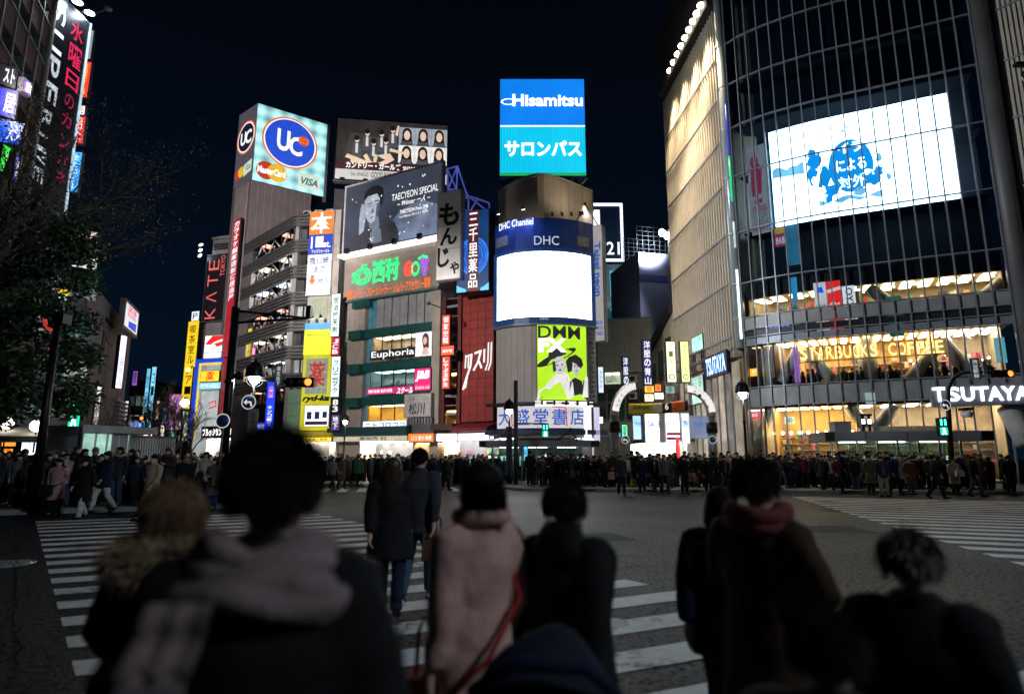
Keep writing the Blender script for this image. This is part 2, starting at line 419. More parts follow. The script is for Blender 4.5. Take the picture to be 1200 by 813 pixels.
# the near crossing runs away to the left
P0, bdir, adir, R0, bdr = V2(-3.64,5.46), V2(-.62,.785), V2(.9,.43), V2(1.82,8.58), V2(-.592,.806)
def onright(p):
 # p + t*adir meets the right edge line
 A = Matrix(((adir.x,-bdr.x),(adir.y,-bdr.y))); t, s = A.inverted() @ (R0 - p); return p + adir * t
st = []
for k in range(-7,17):
 a, b = P0 + bdir * (.9 * k - .44), P0 + bdir * (.9 * k)
 st.append([a, onright(a), onright(b), b])
crosswalk('crosswalk', st)
# the crossing on the right
Q0, b2, a2 = V2(7.97,10.0), V2(.231,.973), V2(.93,-.37)
st = []
for k in range(-2,20):
 a, b = Q0 + b2 * (.9 * k), Q0 + b2 * (.9 * k + .45)
 st.append([a, a + a2 * 11, b + a2 * 11, b])
crosswalk('crosswalk', st)
# the one far ahead in front of the fruit shop
a3, b3, Z0 = V2(.98,.2), V2(-.2,.98), V2(-9.5,30.5)
st = [[Z0 + a3 * (.95 * k), Z0 + a3 * (.95 * k + .45), Z0 + a3 * (.95 * k + .45) + b3 * 4, Z0 + a3 * (.95 * k) + b3 * 4] for k in range(14)]
crosswalk('crosswalk', st)
M_PAVE = mat('paving',(.16,.155,.15),.8,0,.3,1.5,.3)
M_KERB = mat('kerb_stone',(.30,.30,.29),.8,0,.2,3,.3)
def pavement(plan, name='pavement'):
 b = MB().prism(plan,-.05,.14); o = build(name, b, M_PAVE, kind='structure')
 k = MB()
 for p, q in zip(plan, plan[1:] + plan[:1]):
  p, q = Vector(p), Vector(q); l = (q - p).length; t = (q - p) / l; nn = V2(t.y,-t.x)
  n = max(1, int(l / 1.0)) if l < 60 else 1
  for i in range(n):
   a, c = p + t * (l * i / n + .006), p + t * (l * (i + 1) / n - .006)
   k.prism([a - nn * .1, a + nn * .09, c + nn * .09, c - nn * .1],-.05,.147 + random.uniform(0,.004))
 build('kerb', k, M_KERB, o, kind='stuff')
 return o
kl = [V2(-15.6,18.3) + V2(.9,.43) * t for t in (0,6.6)]
pavement([kl[0] + V2(-30,-14), kl[0], kl[1], kl[1] + V2(1.2,2.6), V2(-15,48), V2(-26,60), V2(-60,40)])
pavement([V2(.6,31.8), V2(9,30.4), V2(20,29.2), V2(34,27.5), V2(60,24), V2(60,70), V2(10,70), V2(-2,58), V2(-2,36)])
pavement([V2(-30,56), V2(-14,55), V2(-3.2,55.5), V2(-2.8,110), V2(-30,110)])
def manhole(c, r, label):
 t = thing('manhole_cover', label, 'manhole cover',(c.x, c.y,0))
 build('rim', MB().lathe((c.x, c.y,.0),[(r,0),(r,.011),(r * .93,.012),(r * .93,.005)],28), M_STEEL, t)
 b = MB().lathe((c.x, c.y,0),[(r * .92,0),(r * .92,.008),(.0001,.008)],28)
 n = 9
 for i in range(-n, n + 1):
  for j in range(-n, n + 1):
   x, y = i * r / n * .92, j * r / n * .92
   if (i + j) % 2 == 0 and x * x + y * y < (r * .86) ** 2:
    s = r / n * .34; b.box((c.x + x - s, c.y + y - s,.006),(c.x + x + s, c.y + y + s,.016))
 build('lid', b, M_STEEL, t)
manhole(gnd(715,731),.21, 'round steel manhole cover with checker tread between the near white stripes')
manhole(gnd(4,661),.42, 'flat iron manhole cover in dark asphalt beside the left crossing edge')
# ------------------------------------------------------------------ buildings: helpers
def PT(*pts):
 """face from (px, py, Y): where a vertical edge crosses a photo row, at depth Y"""
 return Face([at(a, b, Y).xy for a, b, Y in pts])
def mass(mb, F, z0, z1, depth, d=0.0, mi=0, u0=None, u1=None):
 us = F.ulong(0 if u0 is None else u0, F.L if u1 is None else u1)
 fr = [F.W(u,0, d) for u in us]; n = sum((x for x in F.ns), Vector((0,0))) / len(F.ns)
 bk = [p - Vector((n.x, n.y,0)) * depth for p in fr]
 mb.prism([p.xy for p in fr] + [p.xy for p in bk[::-1]], z0, z1, mi)
 return mb
def Z(F, px, py): return F.uz(px, py)[1]
def U(F, px, py): return F.uz(px, py)[0]
M_ROOMW = mat('room_wall_warm',(.62,.50,.34),.8,0,.25,1.2)
M_ROOMP = mat('room_wall_pale',(.62,.62,.60),.8,0,.2,1.2)
M_ROOMD = mat('room_wall_dark',(.05,.05,.055),.8,0,.3,1.0)
GOODS = [mat('goods_%s' % k, c,.6,0,.3,4) for k, c in dict(red=(.5,.05,.05), blue=(.06,.14,.45), white=(.7,.7,.68), amber=(.6,.32,.06), green=(.08,.35,.12), dark=(.05,.05,.06), pink=(.6,.2,.3)).items()]
CL = glow('ceiling_tube_white',(1,.96,.9),7,0); CLW = glow('ceiling_tube_warm',(1,.74,.4),7,0)
def room(F, R, parent, deep=2.2, wall=None, light=None, goods=0, name='shop_window', lamps=3, back=0.0, lsize=.35, glassm=None, mull=0, full=True):
 """an open-fronted lit room behind the facade: back wall, side walls, floor, ceiling lights, goods on shelves"""
 u0, z0, u1, z1 = R; wall = wall or M_ROOMP; light = light or CL
 mb = MB(); d0 = -deep
 mb.fbox(F, u0, u1, z0, z1, d0 - .1, d0,0)
 mb.fbox(F, u0 - .05, u0, z0, z1, d0, back,0); mb.fbox(F, u1, u1 + .05, z0, z1, d0, back,0)
 mb.fbox(F, u0, u1, z0 - .05, z0, d0, back,0); mb.fbox(F, u0, u1, z1, z1 + .05, d0, back,0)
 o = build(name, mb, wall, parent)
 l = MB(); w = (u1 - u0) / lamps
 for i in range(lamps):
  c = u0 + w * (i + .5); l.fbox(F, c - w * lsize, c + w * lsize, z1 - .07, z1 - .02, d0 * .75, back - .15 if full else d0 * .25)
 build('ceiling_lights', l, light, o, kind='stuff')
 if goods:
  g = MB(); rr = random.Random(int(u0 * 100) + goods); H = z1 - z0
  rows = max(1, int(H * .75 / .45))
  for i in range(goods):
   u = rr.uniform(u0 + .1, u1 - .3); k = rr.randrange(rows); zz = z0 + .1 + k * .45
   ww, hh = rr.uniform(.12,.4), rr.uniform(.15,.38)
   dd = rr.uniform(d0 + .05, d0 + .9)
   g.fbox(F, u, u + ww, zz, zz + hh, dd, dd + .2, rr.randrange(len(GOODS)))
  for k in range(rows): g.fbox(F, u0 + .05, u1 - .05, z0 + .06 + k * .45, z0 + .09 + k * .45, d0 + .02, d0 + .35,2)
  build('merchandise', g, GOODS, o, kind='stuff')
 if mull:
  f = MB()
  for i in range(mull + 1):
   u = u0 + (u1 - u0) * i / mull; f.fbox(F, u - .05, u + .05, z0, z1, back - .12, back - .03)
  f.fbox(F, u0, u1, z0, z0 + .08, back - .1, back - .04); f.fbox(F, u0, u1, z1 - .08, z1, back - .1, back - .04)
  build('frame', f, M_DARK, o)
 if glassm:
  n = max(1, mull)
  for i in range(n):
   a, b = u0 + (u1 - u0) * i / n + .06, u0 + (u1 - u0) * (i + 1) / n - .06
   build('pane', MB().fbox(F, a, b, z0 + .09, z1 - .09, back - .09, back - .07), glassm, o)
 return o
def air_unit(F, u, z, d, label):
 t = thing('air_conditioner', label, 'air conditioner', F.W(u, z, d))
 build('casing', MB().fbox(F, u - .45, u + .45, z, z + .75, d, d + .35), mat('unit_casing',(.42,.42,.40),.6,.1,.2,3), t)
 g = MB(); n = 16
 c = F.W(u - .08, z + .38, d + .36); r = F.W(u + .2, z + .38, d + .36) - c
 pts = [c + r * cos(2 * pi * k / n) + Vector((0,0,.28 * sin(2 * pi * k / n))) for k in range(n)]; g.add(pts,[list(range(n))]); build('fan_grille', g, M_DARK, t)
 build('pipe', MB().tube([F.W(u + .4, z + .1, d + .1), F.W(u + .6, z + .1, d + .1), F.W(u + .62, z - 1.6, d + .05)],.035,6), M_GREY, t)
def tiles(F, R, nu, nz, m, parent, name='tile', d=0.0, t=.05, gap=.03, joined=False, jit=.012):
 u0, z0, u1, z1 = R; du, dz = (u1 - u0) / nu,(z1 - z0) / nz; J = MB()
 for i in range(nu):
  for j in range(nz):
   b = J if joined else MB()
   b.fbox(F, u0 + i * du + gap / 2, u0 + (i + 1) * du - gap / 2, z0 + j * dz + gap / 2, z0 + (j + 1) * dz - gap / 2, d, d + t + random.uniform(0, jit))
   if not joined: build(name, b, m, parent)
 if joined: build('tiling', J, m, parent, kind='stuff')
def spot_fixture(pos, aim, label, group, m_l=None, r=.22, energy=0, color=(1,.95,.9), size=110):
 pos, aim = Vector(pos), Vector(aim)
 t = thing('floodlight', label, 'floodlight', pos, group)
 dr = (aim - pos).normalized()
 build('housing', MB().bar(pos - dr * .35, pos, r * .5,12, r), M_DARK, t)
 build('lens', MB().bar(pos + dr * .004, pos + dr * .03, r * .93,12), m_l or glow('flood_lens',(1,.97,.92),30,0), t)
 if energy: lamp('flood_beam', 'SPOT', pos + dr * .06, energy, color,.15, aim, size,.6)
 return t
GLS = glass('window_glass',(.85,.9,.95),.06)
# ================================================================== the fruit shop building (centre left)
FN = PT((402,400,66),(515,400,60))
t = thing('shop_building', 'stone faced shop building with green bands and neon fruit sign', 'building', FN.W(FN.L / 2,0))
topz = Z(FN,464,291)
build('wall', mass(MB(), FN,0, topz,14,-2.6), M_DKCONC, t)
LP = FN.rect(402,345,425,530); RP = FN.rect(505.5,300,516.5,505)
M_PIER = mat('stone_pier',(.36,.31,.27),.75,0,.15,.8,.15)
b = MB().fbox(FN,0, LP[2],0, topz,-2.6,-.06); build('pier', b, M_PIER, t)
tiles(FN,(0.0, Z(FN,412,508), LP[2], topz - 4.6),4,22, M_PIER, t, d=-.06, joined=True)
b = MB().fbox(FN, RP[0], FN.L,0, topz,-2.6,-.04); build('pier', b, M_PIER, t)
hz0 = Z(FN,455,346)
b = MB().fbox(FN,0, FN.L, hz0, topz,-2.6,.3); build('header', b, mat('header_stone',(.33,.28,.24),.7,0,.15,.8,.1), t)
b = MB()
for k in range(1,7): b.fbox(FN,0, FN.L, hz0 + (topz - hz0) * k / 7 - .02, hz0 + (topz - hz0) * k / 7 + .02,.3,.32)
build('header_joints', b, M_CONC, t, kind='stuff')
build('gutter', MB().fbox(FN,-.1, FN.L + .1, hz0 - .25, hz0,-.5,.55), mat('teal_trim',(.10,.20,.19),.5,0,.2,2), t)
M_TEAL = mat('teal_band',(.012,.075,.068),.4,0,.25,1.5)
us, ue = LP[2], RP[0]
bands = [(Z(FN,470, a), Z(FN,470, c)) for a, c in ((391.5,381.5),(432.5,422),(473,462.5))]
for i,(z0, z1) in enumerate(bands):
 build('spandrel', MB().fbox(FN, us, ue, z0, z1,-2.6,.12), M_TEAL, t)
 build('band_end', MB().fbox(FN, us - 1.6, us + .15, z0 - .15, z1 - .12,-.05,.75), M_TEAL, t)
build('band_end', MB().fbox(FN, us - 1.4, us + 1.0, Z(FN,425,362), Z(FN,425,353),-.05,.6), M_TEAL, t)
zA = (bands[0][1], hz0 - .25)
# shuttered top storey: tall grey panels, each one a part
n = 7; uu = [us + 1.4 + (ue - us - 1.4) * i / n for i in range(n + 1)]
M_SHUT = mat('grey_shutter',(.32,.33,.34),.55,.1,.2,1.2)
for i in range(n):
 build('shutter_panel', MB().fbox(FN, uu[i] + .05, uu[i + 1] - .05, zA[0], zA[1],-.35,-.2 + .05 * (i % 2)), M_SHUT, t)
build('window', MB().fbox(FN, us, us + 1.35, zA[0], zA[1],-.7,-.6), glow('dim_blue_pane',(.05,.2,.26),.6,.4,2), t)
rB = (us + 1.2, bands[1][1], ue, bands[0][0]); rC = (us + 1.0, bands[2][1], ue, bands[1][0]); rD = (us + .9, Z(FN,455,503), U(FN,478,490), bands[2][0])
room(FN, rB, t,2.4, M_ROOMW, CLW,40, lamps=6, glassm=GLS, mull=6)
room(FN, rC, t,2.4, mat('room_wall_green',(.42,.5,.45),.8), glow('ceiling_tube_dim',(.8,1,.9),3,0),30, lamps=5, glassm=GLS, mull=5)
room(FN, rD, t,2.4, mat('room_wall_amber',(.75,.5,.12),.8), glow('ceiling_tube_amber',(1,.7,.25),9,0),0, lamps=5, glassm=GLS, mull=3)
for z0, z1 in ((bands[1][1], bands[0][0]),(bands[2][1], bands[1][0]),(Z(FN,425,505), bands[2][0])):
 build('window', MB().fbox(FN, us - .1, us + .85, z0, z1,-.7,-.6), glow('dim_blue_pane',(.05,.2,.26),.6,.4,2), t)
# ground floor shop front
zg = Z(FN,455,509)
build('canopy', MB().fbox(FN,-.4, U(FN,485,510), zg - .1, zg + .75,-.4,1.3), mat('dark_teal_awning',(.015,.055,.06),.5,0,.2,2), t)
room(FN,(.4,.14, U(FN,484,525), Z(FN,455,517)), t,3.5, M_ROOMP, glow('shop_ceiling_white',(1,.93,.8),24,0),120, lamps=6)
sg = board('shop_sign', 'cream fascia board with small dark characters over the fruit shop front', 'sign', FN,(-.2, Z(FN,455,517), U(FN,484,512), zg - .12), M_WHITEP, glow('cream_fascia',(.62,.56,.42),.85),.3, d=.6)
letters(sg, FN, subF(FN,(0, Z(FN,455,516), U(FN,484,512), zg - .2),.38,.05,.74,.95), M_BLACKM, '果物西 村', bold=.01)
# neon signs on the header
t = thing('neon_sign', 'green and orange neon fruit shop sign on the stone header', 'sign', FN.W(FN.L / 2, hz0,.35))
G_GRN, G_ORG, G_PUR, G_RED = glow('neon_green',(.03,.85,.22),1.6), glow('neon_orange',(1,.16,.01),1.5), glow('neon_purple',(.45,.12,.9),1.3), glow('neon_red',(1,.08,.05),1.4)
Rn = FN.rect(415,302,507,345)
mb = MB(); put(mb, FN, FN.rect(440,306,470,331), '西村',.42,.02, ext=.05); put(mb, FN, FN.rect(440,305,470,311), 'FRUITS PARLOR',.42)
build('lettering', mb, G_GRN, t)
mb = MB(); R = FN.rect(417.5,313,439,335)
ring(mb, FN, R,.5,.45,.48,.45,.1,.42); ring(mb, FN, R,.5,.45,.25,.45,.09,.42); ring(mb, FN, R,.5,.45,.47,.18,.08,.42)
stroke(mb, FN, R,[(.5,.9),(.45,1.0),(.7,1.02)],.1,.42); build('melon_outline', mb, G_GRN, t)
mb = MB(); put(mb, FN, FN.rect(415,320,419,334), '渋谷',.42,.01, vertical=True); build('small_lettering', mb, G_GRN, t)
mb = MB(); put(mb, FN, FN.rect(410,333,507,346), '高級フルーツ・フルーツパーラー・シルバーアクセサリー雑貨',.42,.002); build('orange_lettering', mb, G_ORG, t)
mb = MB(); R = FN.rect(476,304,487,325)
ring(mb, FN, R,.5,.42,.48,.42,.16,.42); stroke(mb, FN, R,[(.3,.6),(.5,.2),(.7,.6)],.1,.42); build('strawberry_outline', mb, G_RED, t)
mb = MB(); R = FN.rect(485,302,504,324); ring(mb, FN, R,.25,.4,.26,.38,.1,.42); stroke(mb, FN, R,[(.45,.9),(.7,1.0),(.95,.9)],.12,.42); build('leaf_outline', mb, G_GRN, t)
mb = MB()
for i,(a, c) in enumerate(((.62,.75),(.8,.8),(.97,.72),(.68,.52),(.86,.5),(.75,.28),(.92,.3),(.82,.06))): ring(mb, FN, R, a, c,.10,.12,.045,.42)
build('grape_outline', mb, G_PUR, t)
# storey signs
sg = board('shop_sign', 'white letters fixed along the third storey window of warm lit shop', 'sign', FN,(FN.rect(434,409,487,420)), M_DARK, mat('clear_strip',(.03,.03,.05),.3),.1, d=-.02)
letters(sg, FN, FN.rect(436,410,486,419.5), W_TXT, 'Euphoria', bold=.012)
sg = board('poster', 'white poster of a long haired model beside the warm lit window', 'poster', FN, FN.rect(487.5,389,507,417.5), M_WHITEP, glow('poster_white',(.85,.87,.95),1.1),.12, d=.0)
R = FN.rect(487.5,389,507,417.5)
print_on(sg, FN, R, mat('print_brown',(.12,.05,.03)), lambda mb, d: (poly(mb, FN, R, ell(.62,.68,.2,.26), d), poly(mb, FN, R,[(.44,.62),(.82,.66),(.84,.3),(.7,.36),(.5,.3)], d)), 'hair_print')
print_on(sg, FN, R, glow('print_skin',(.8,.55,.45),.8), lambda mb, d: (poly(mb, FN, R, ell(.6,.62,.12,.16), d + .012), poly(mb, FN, R,[(.4,.05),(.86,.05),(.78,.34),(.5,.34)], d + .012)), 'face_print')
sg = board('shop_sign', 'magenta square sign with slanted white initials on the second storey', 'sign', FN, FN.rect(486.5,431,506,458), M_DARK, glow('magenta',(.75,.015,.16),1.2),.15, d=.0)
letters(sg, FN, FN.rect(488,434,504.5,447), W_TXT, 'J&B', bold=.05, shear=.2); letters(sg, FN, FN.rect(488,452,504.5,456), W_TXT, '03-6416-1161', 'small_lettering')
sg = board('shop_sign', 'magenta strip sign with white characters under the second storey window', 'sign', FN, FN.rect(431,453,486,462), M_DARK, glow('magenta_strip',(.55,.02,.17),1.0),.15, d=.0)
letters(sg, FN, FN.rect(433,456,461,460.5), W_TXT, '無料体験 無料体験', bold=.02); letters(sg, FN, FN.rect(466,453.5,485,461.5), W_TXT, 'スクール', 'slanted_lettering', bold=.03, shear=.3)
sg = board('shop_sign', 'grey square sign with black brush characters above the slatted vent', 'sign', FN, FN.rect(477.5,461.5,509,489), M_GREY, mat('grey_panel',(.46,.45,.45),.6),.5, d=.05)
letters(sg, FN, FN.rect(483,472,502,486), M_BLACKM, '松川', bold=.03, shear=.1); letters(sg, FN, FN.rect(480,465,490,471), M_BLACKM, 'くろ毛和', 'small_lettering')
t2 = thing('vent', 'row of grey upright slats beneath the grey brush lettered sign', 'vent', FN.W(U(FN,494,495), Z(FN,494,498),.1))
R = FN.rect(479,489.5,509,497)
build('backing', MB().fbox(FN, R[0], R[2], R[1], R[3],.05,.15), M_DARK, t2)
for i in range(9):
 u = R[0] + (R[2] - R[0]) * (i + .5) / 9; build('slat', MB().fbox(FN, u - .1, u + .1, R[1], R[3],.16,.4), M_GREY, t2)
sg = board('shop_sign', 'white strip sign of blocky black characters below the amber restaurant window', 'sign', FN, FN.rect(429,493,480,502.5), M_WHITEP, glow('cold_white_strip',(.8,.9,1),1.3),.4, d=.1)
letters(sg, FN, FN.rect(432,495,478,501), M_BLACKM, 'ニトコロココ', bold=.02)
# orange restaurant front and the white shop beside it
FO = FN
t = thing('restaurant', 'small restaurant front with orange sign between fruit shop and red tiled wall', 'shop front', FN.W(U(FN,498,530),0,.2))
FQ = PT((484,520,61.3),(521,520,59.6))
room(FQ,(.2,.14, FQ.L - .1, Z(FQ,500,519)), t,3.0, M_ROOMW, glow('restaurant_ceiling',(1,.75,.45),9,0),70, lamps=3)
build('wall', MB().fbox(FQ,0, FQ.L, Z(FQ,500,509), Z(FQ,500,497),-2,.3), M_DKCONC, t)
sg = board('shop_sign', 'glowing orange fascia sign with white characters over the small restaurant', 'sign', FQ, FQ.rect(484,507.5,514,518.5), M_DARK, glow('orange_fascia',(1,.17,.015),1.5),.5, d=.3)
letters(sg, FQ, FQ.rect(488,510.5,511,516), W_TXT, 'ロコ 宮の 味噌', bold=.02)
# billboard with the portrait, on its own frame above the header
t = thing('billboard', 'dark blue grey billboard of a man holding his brow, above the neon fruit sign', 'billboard', FN.W(FN.L / 2, topz,0))
R = FN.rect(408.5,208,519.5,287); u0, z0, u1, z1 = R; D = .5
build('frame', MB().fbox(FN, u0 - .25, u1 + .25, z0 - .25, z1 + .25, D - .4, D - .02), mat('billboard_frame',(.6,.62,.66),.4), t)
def portrait_mat():
 m = glow('billboard_print',(.05,.06,.09),.9,.25,.35); return m
build('panel', MB().fbox(FN, u0, u1, z0, z1, D - .05, D), portrait_mat(), t)
def P(nm, m, shapes, d):
 mb = MB(); [poly(mb, FN, R, s, D + d) for s in shapes]; o = build(nm, mb, m, t)
 if len(shapes) > 1: o['kind'] = 'stuff'
P('pale_print', glow('print_mist',(.16,.2,.3),.9,.5,.5),[[(.42,.02),(.98,.02),(.98,.42),(.80,.55),(.6,.45),(.5,.3)]],.006)
P('coat_print', glow('print_coat',(.05,.052,.065),.7,.3,.6),[[(.02,.01),(.6,.01),(.59,.16),(.55,.3),(.44,.4),(.36,.36),(.18,.3),(.08,.18)]],.012)
P('shirt_print', glow('print_shirt',(.16,.19,.25),.9,.3,1),[[(.30,.06),(.42,.06),(.40,.26),(.33,.3),(.29,.22)]],.018)
P('hair_print', glow('print_hair',(.012,.013,.018),.8,.3,1),[[(.215,.68),(.205,.80),(.235,.88),(.30,.92),(.37,.91),(.415,.84),(.42,.72),(.40,.56),(.385,.66),(.37,.74),(.33,.78),(.255,.765)]],.018)
P('face_print', glow('print_face',(.42,.47,.56),.95,.25,1.2),[[(.215,.72),(.25,.78),(.35,.79),(.385,.70),(.375,.52),(.34,.40),(.30,.36),(.26,.40),(.225,.52)]],.026)
P('neck_print', glow('print_neck',(.2,.23,.29),.9,.2,1),[[(.27,.4),(.37,.46),(.39,.3),(.34,.24),(.28,.3)]],.022)
P('shade_print', glow('print_shade',(.1,.115,.15),.9,.2,1),[[(.25,.665),(.3,.685),(.3,.665),(.255,.645)],[(.325,.69),(.375,.69),(.37,.665),(.33,.67)],[(.255,.625),(.295,.635),(.29,.615)],[(.33,.64),(.37,.64),(.35,.62)],[(.31,.6),(.325,.52),(.29,.51)],[(.275,.455),(.33,.46),(.3,.435)],[(.35,.6),(.385,.7),(.375,.5),(.34,.4)]],.034)
P('hand_print', glow('print_hand',(.36,.4,.48),.95,.2,1),[[(.17,.22),(.22,.27),(.235,.45),(.235,.6),(.27,.74),(.25,.755),(.215,.66),(.19,.69),(.175,.62),(.165,.45)]],.04)
rr = random.Random(3); P('snow_print', W_TXT,[ell(rr.uniform(.04,.95), rr.uniform(.08,.9),.004 + .006 * rr.random() ** 2,(.004 + .006 * rr.random() ** 2) * 1.6,8) for _ in range(26)],.046)
mb = MB(); put(mb, FN, sub(R,.51,.615,.975,.715), 'TAECYEON SPECIAL', D + .05,.005); put(mb, FN, sub(R,.57,.51,.9,.60), '~ Winter 一人 ~', D + .05,.012, shear=.35)
put(mb, FN, sub(R,.60,.40,.88,.455), 'TAECYEON From 2PM', D + .05,.02); put(mb, FN, sub(R,.60,.34,.88,.38), '1st Album 2017.2.1 発売', D + .05,.02); build('lettering', mb, W_TXT, t)
tr = thing('light_tray', 'white lamp ledge along the bottom of the portrait billboard', 'light fitting', FN.W(FN.L / 2, z0 - .9,.4))
build('tray', MB().fbox(FN, u0 - .2, u1 + .2, z0 - .62, z0 - .3,.1,1.15), glow('tray_lit',(1,.97,.9),1.6), tr)
for i in range(4):
 u = u0 + (u1 - u0) * (.1 + .25 * i); b = MB().fbox(FN, u - .25, u + .25, z0 - .45, z0 + .1,1.15,1.5); b.bar(FN.W(u, z0 - .6,.9), FN.W(u, z0 + .05,1.5),.07); build('lamp_head', b, M_DARK, tr)
# lattice of blue lit steel behind the billboard, and its roof truss
def truss(name, label, pts, edges, m, r=.09):
 t = thing(name, label, 'steel frame', pts[0])
 for a, b in edges: build('strut', MB().bar(pts[a], pts[b], r,5), m, t)
 return t
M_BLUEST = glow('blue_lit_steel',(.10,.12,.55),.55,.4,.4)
T = lambda px, py, Y: at(px, py, Y)
pts = [T(524,198,62), T(536,195,64), T(546,225,64), T(525,222,62), T(549,230,62), T(573,238,64), T(574,250,64), T(526,246,62), T(549,251,62), T(535,222,66), T(560,233,66), T(524,270,62)]
truss('lattice_frame', 'open lattice of violet blue steel struts behind the portrait billboard', pts,[(0,1),(1,2),(0,3),(3,1),(3,2),(0,9),(9,2),(2,4),(4,5),(5,6),(6,8),(8,4),(4,7),(7,3),(3,4),(8,10),(10,5),(4,6),(7,8),(9,3),(7,11),(3,8),(10,4),(1,9)], M_BLUEST)
# the billboard of the girl group, further back on a roof
FI = PT((393,180,77),(525,180,79)); R = FI.rect(394,143,524,213)
t = thing('billboard', 'wide rooftop billboard of six posing young women above the portrait billboard', 'billboard', FI.W(FI.L / 2, R[1]))
build('frame', MB().fbox(FI, R[0] - .2, R[2] + .2, R[1] - .2, R[3] + .2,-.6,-.02), M_DARK, t)
build('panel', MB().fbox(FI, R[0], R[2], R[1], R[3],-.05,0), glow('group_print_dark',(.035,.03,.03),.9,.3,.5), t)
def Q(nm, m, shapes, d, r=None):
 mb = MB(); [poly(mb, FI, r or R, s, d) for s in shapes]; o = build(nm, mb, m, t)
 if len(shapes) > 1: o['kind'] = 'stuff'
Q('maroon_print', glow('print_maroon',(.06,.015,.02),.9),[[(0,.16),(1,.16),(1,.30),(0,.30)]],.01)
Q('white_strip', glow('print_white',(.6,.58,.55),1),[[(0,0),(1,0),(1,.165),(0,.165)]],.015)
Q('stage_print', glow('print_stage',(.06,.065,.05),.8),[[(.06,.36),(.5,.36),(.48,.7),(.12,.78)]],.01)
SKIN, SHIRT, HAIR = glow('print_skin_warm',(.85,.62,.45),.95), glow('print_shirt_white',(.75,.72,.66),.9), glow('print_hair_dark',(.02,.012,.01),.8)
GRYD = glow('print_grey_cloth',(.09,.1,.12),.8)
figs = [(.27,.62,0),(.40,.62,1),(.50,.70,2),(.18,.5,3),(.33,.46,4),(.44,.50,5)]
hs, sk, sh, cl = [],[],[],[]
for x, y, k in figs:
 sk.append(ell(x, y + .16,.02,.05,12)); hs.append(ell(x - .003, y + .19,.026,.045,12))
 cl.append([(x - .045, y - .14),(x + .05, y - .14),(x + .035, y + .1),(x - .035, y + .1)])
 sh.append([(x - .012, y - .06),(x + .012, y - .06),(x + .01, y + .1),(x - .012, y + .1)])
sk += [[(.52,.78),(.54,.94),(.555,.94),(.545,.76)],[(.47,.5),(.60,.46),(.605,.5),(.48,.55)],[(.10,.42),(.30,.30),(.24,.27),(.08,.36)],[(.13,.33),(.26,.31),(.25,.26),(.13,.28)],[(.36,.42),(.48,.46),(.52,.36),(.45,.28),(.37,.29),(.44,.35)],[(.27,.44),(.31,.32),(.33,.30),(.28,.28),(.24,.4)],[(.33,.3),(.36,.3),(.37,.42),(.34,.44)]]
Q('clothes_print', GRYD, cl,.02); Q('shirt_print', SHIRT, sh,.026); Q('skin_print', SKIN, sk,.032); Q('hair_print', HAIR, hs,.038)
for j in range(2):
 for i in range(3):
  a, b_ = .555 + .148 * i,.62 - .305 * j
  r = sub(R, a, b_, a + .146, b_ + .30)
  Q('portrait_tile', glow('tile_grey',(.38,.42,.48),.9) if j == 0 else glow('tile_white',(.85,.85,.82),1),[[(0,0),(1,0),(1,1),(0,1)]],.02, r)
  Q('hair_print', HAIR,[ell(.5,.62,.3,.36,18),[(.22,.6),(.78,.6),(.85,.1),(.15,.1)]],.026, r)
  Q('face_print', SKIN,[ell(.5,.55,.19,.27,16)],.034, r)
  Q('clothes_print', GRYD,[[(.05,0),(.95,0),(.75,.25),(.5,.18),(.25,.25)]],.034, r)
mb = MB(); put(mb, FI, sub(R,.09,.185,.58,.295), 'カントリー・ガールズ',.04,.035); put(mb, FI, sub(R,.6,.175,.84,.26), '2017.2.8 RELEASE',.04,.03); build('lettering', mb, W_TXT, t)
mb = MB(); put(mb, FI, sub(R,.14,.06,.29,.12), '5th SINGLE',.04); put(mb, FI, sub(R,.32,.04,.5,.14), 'GOOD BOY',.04,.01); put(mb, FI, sub(R,.53,.04,.7,.14), 'BAD GIRL',.04,.01); build('dark_lettering', mb, M_BLACKM, t)
tr = thing('light_tray', 'dark gantry of small lamps under the six portrait rooftop billboard', 'light fitting', FI.W(FI.L / 2, R[1] - 1.2,.5))
g = MB()
for i in range(14):
 u = R[0] + (R[2] - R[0]) * i / 13; g.bar(FI.W(u, R[1] - .2,0), FI.W(u, R[1] - .9,1.2),.05,4); g.bar(FI.W(u, R[1] - .9,1.2), FI.W(u + .6, R[1] - .2,0),.05,4)
g.fbox(FI, R[0], R[2], R[1] - 1.0, R[1] - .85,.6,1.4); build('gantry', g, M_GREY, tr)
for i in range(5):
 u = R[0] + (R[2] - R[0]) * (i + .4) / 5; build('lamp_head', MB().fbox(FI, u - .3, u + .3, R[1] - .8, R[1] - .45,1.1,1.5), M_DARK, tr)
tb = thing('office_building', 'dark office block behind fruit shop carrying the group billboard', 'building', FI.W(FI.L / 2,0,-1))
build('wall', mass(MB(), FI,0, R[1] - 1.1,12,-.8), M_DKCONC, tb)
for k in range(5):
 for j in range(6):
  build('window', MB().fbox(FI,1 + k * 2.4,2.6 + k * 2.4,4 + j * 3.6,5.8 + j * 3.6,-.82,-.72), mat('dark_pane',(.03,.04,.05),.1), tb)
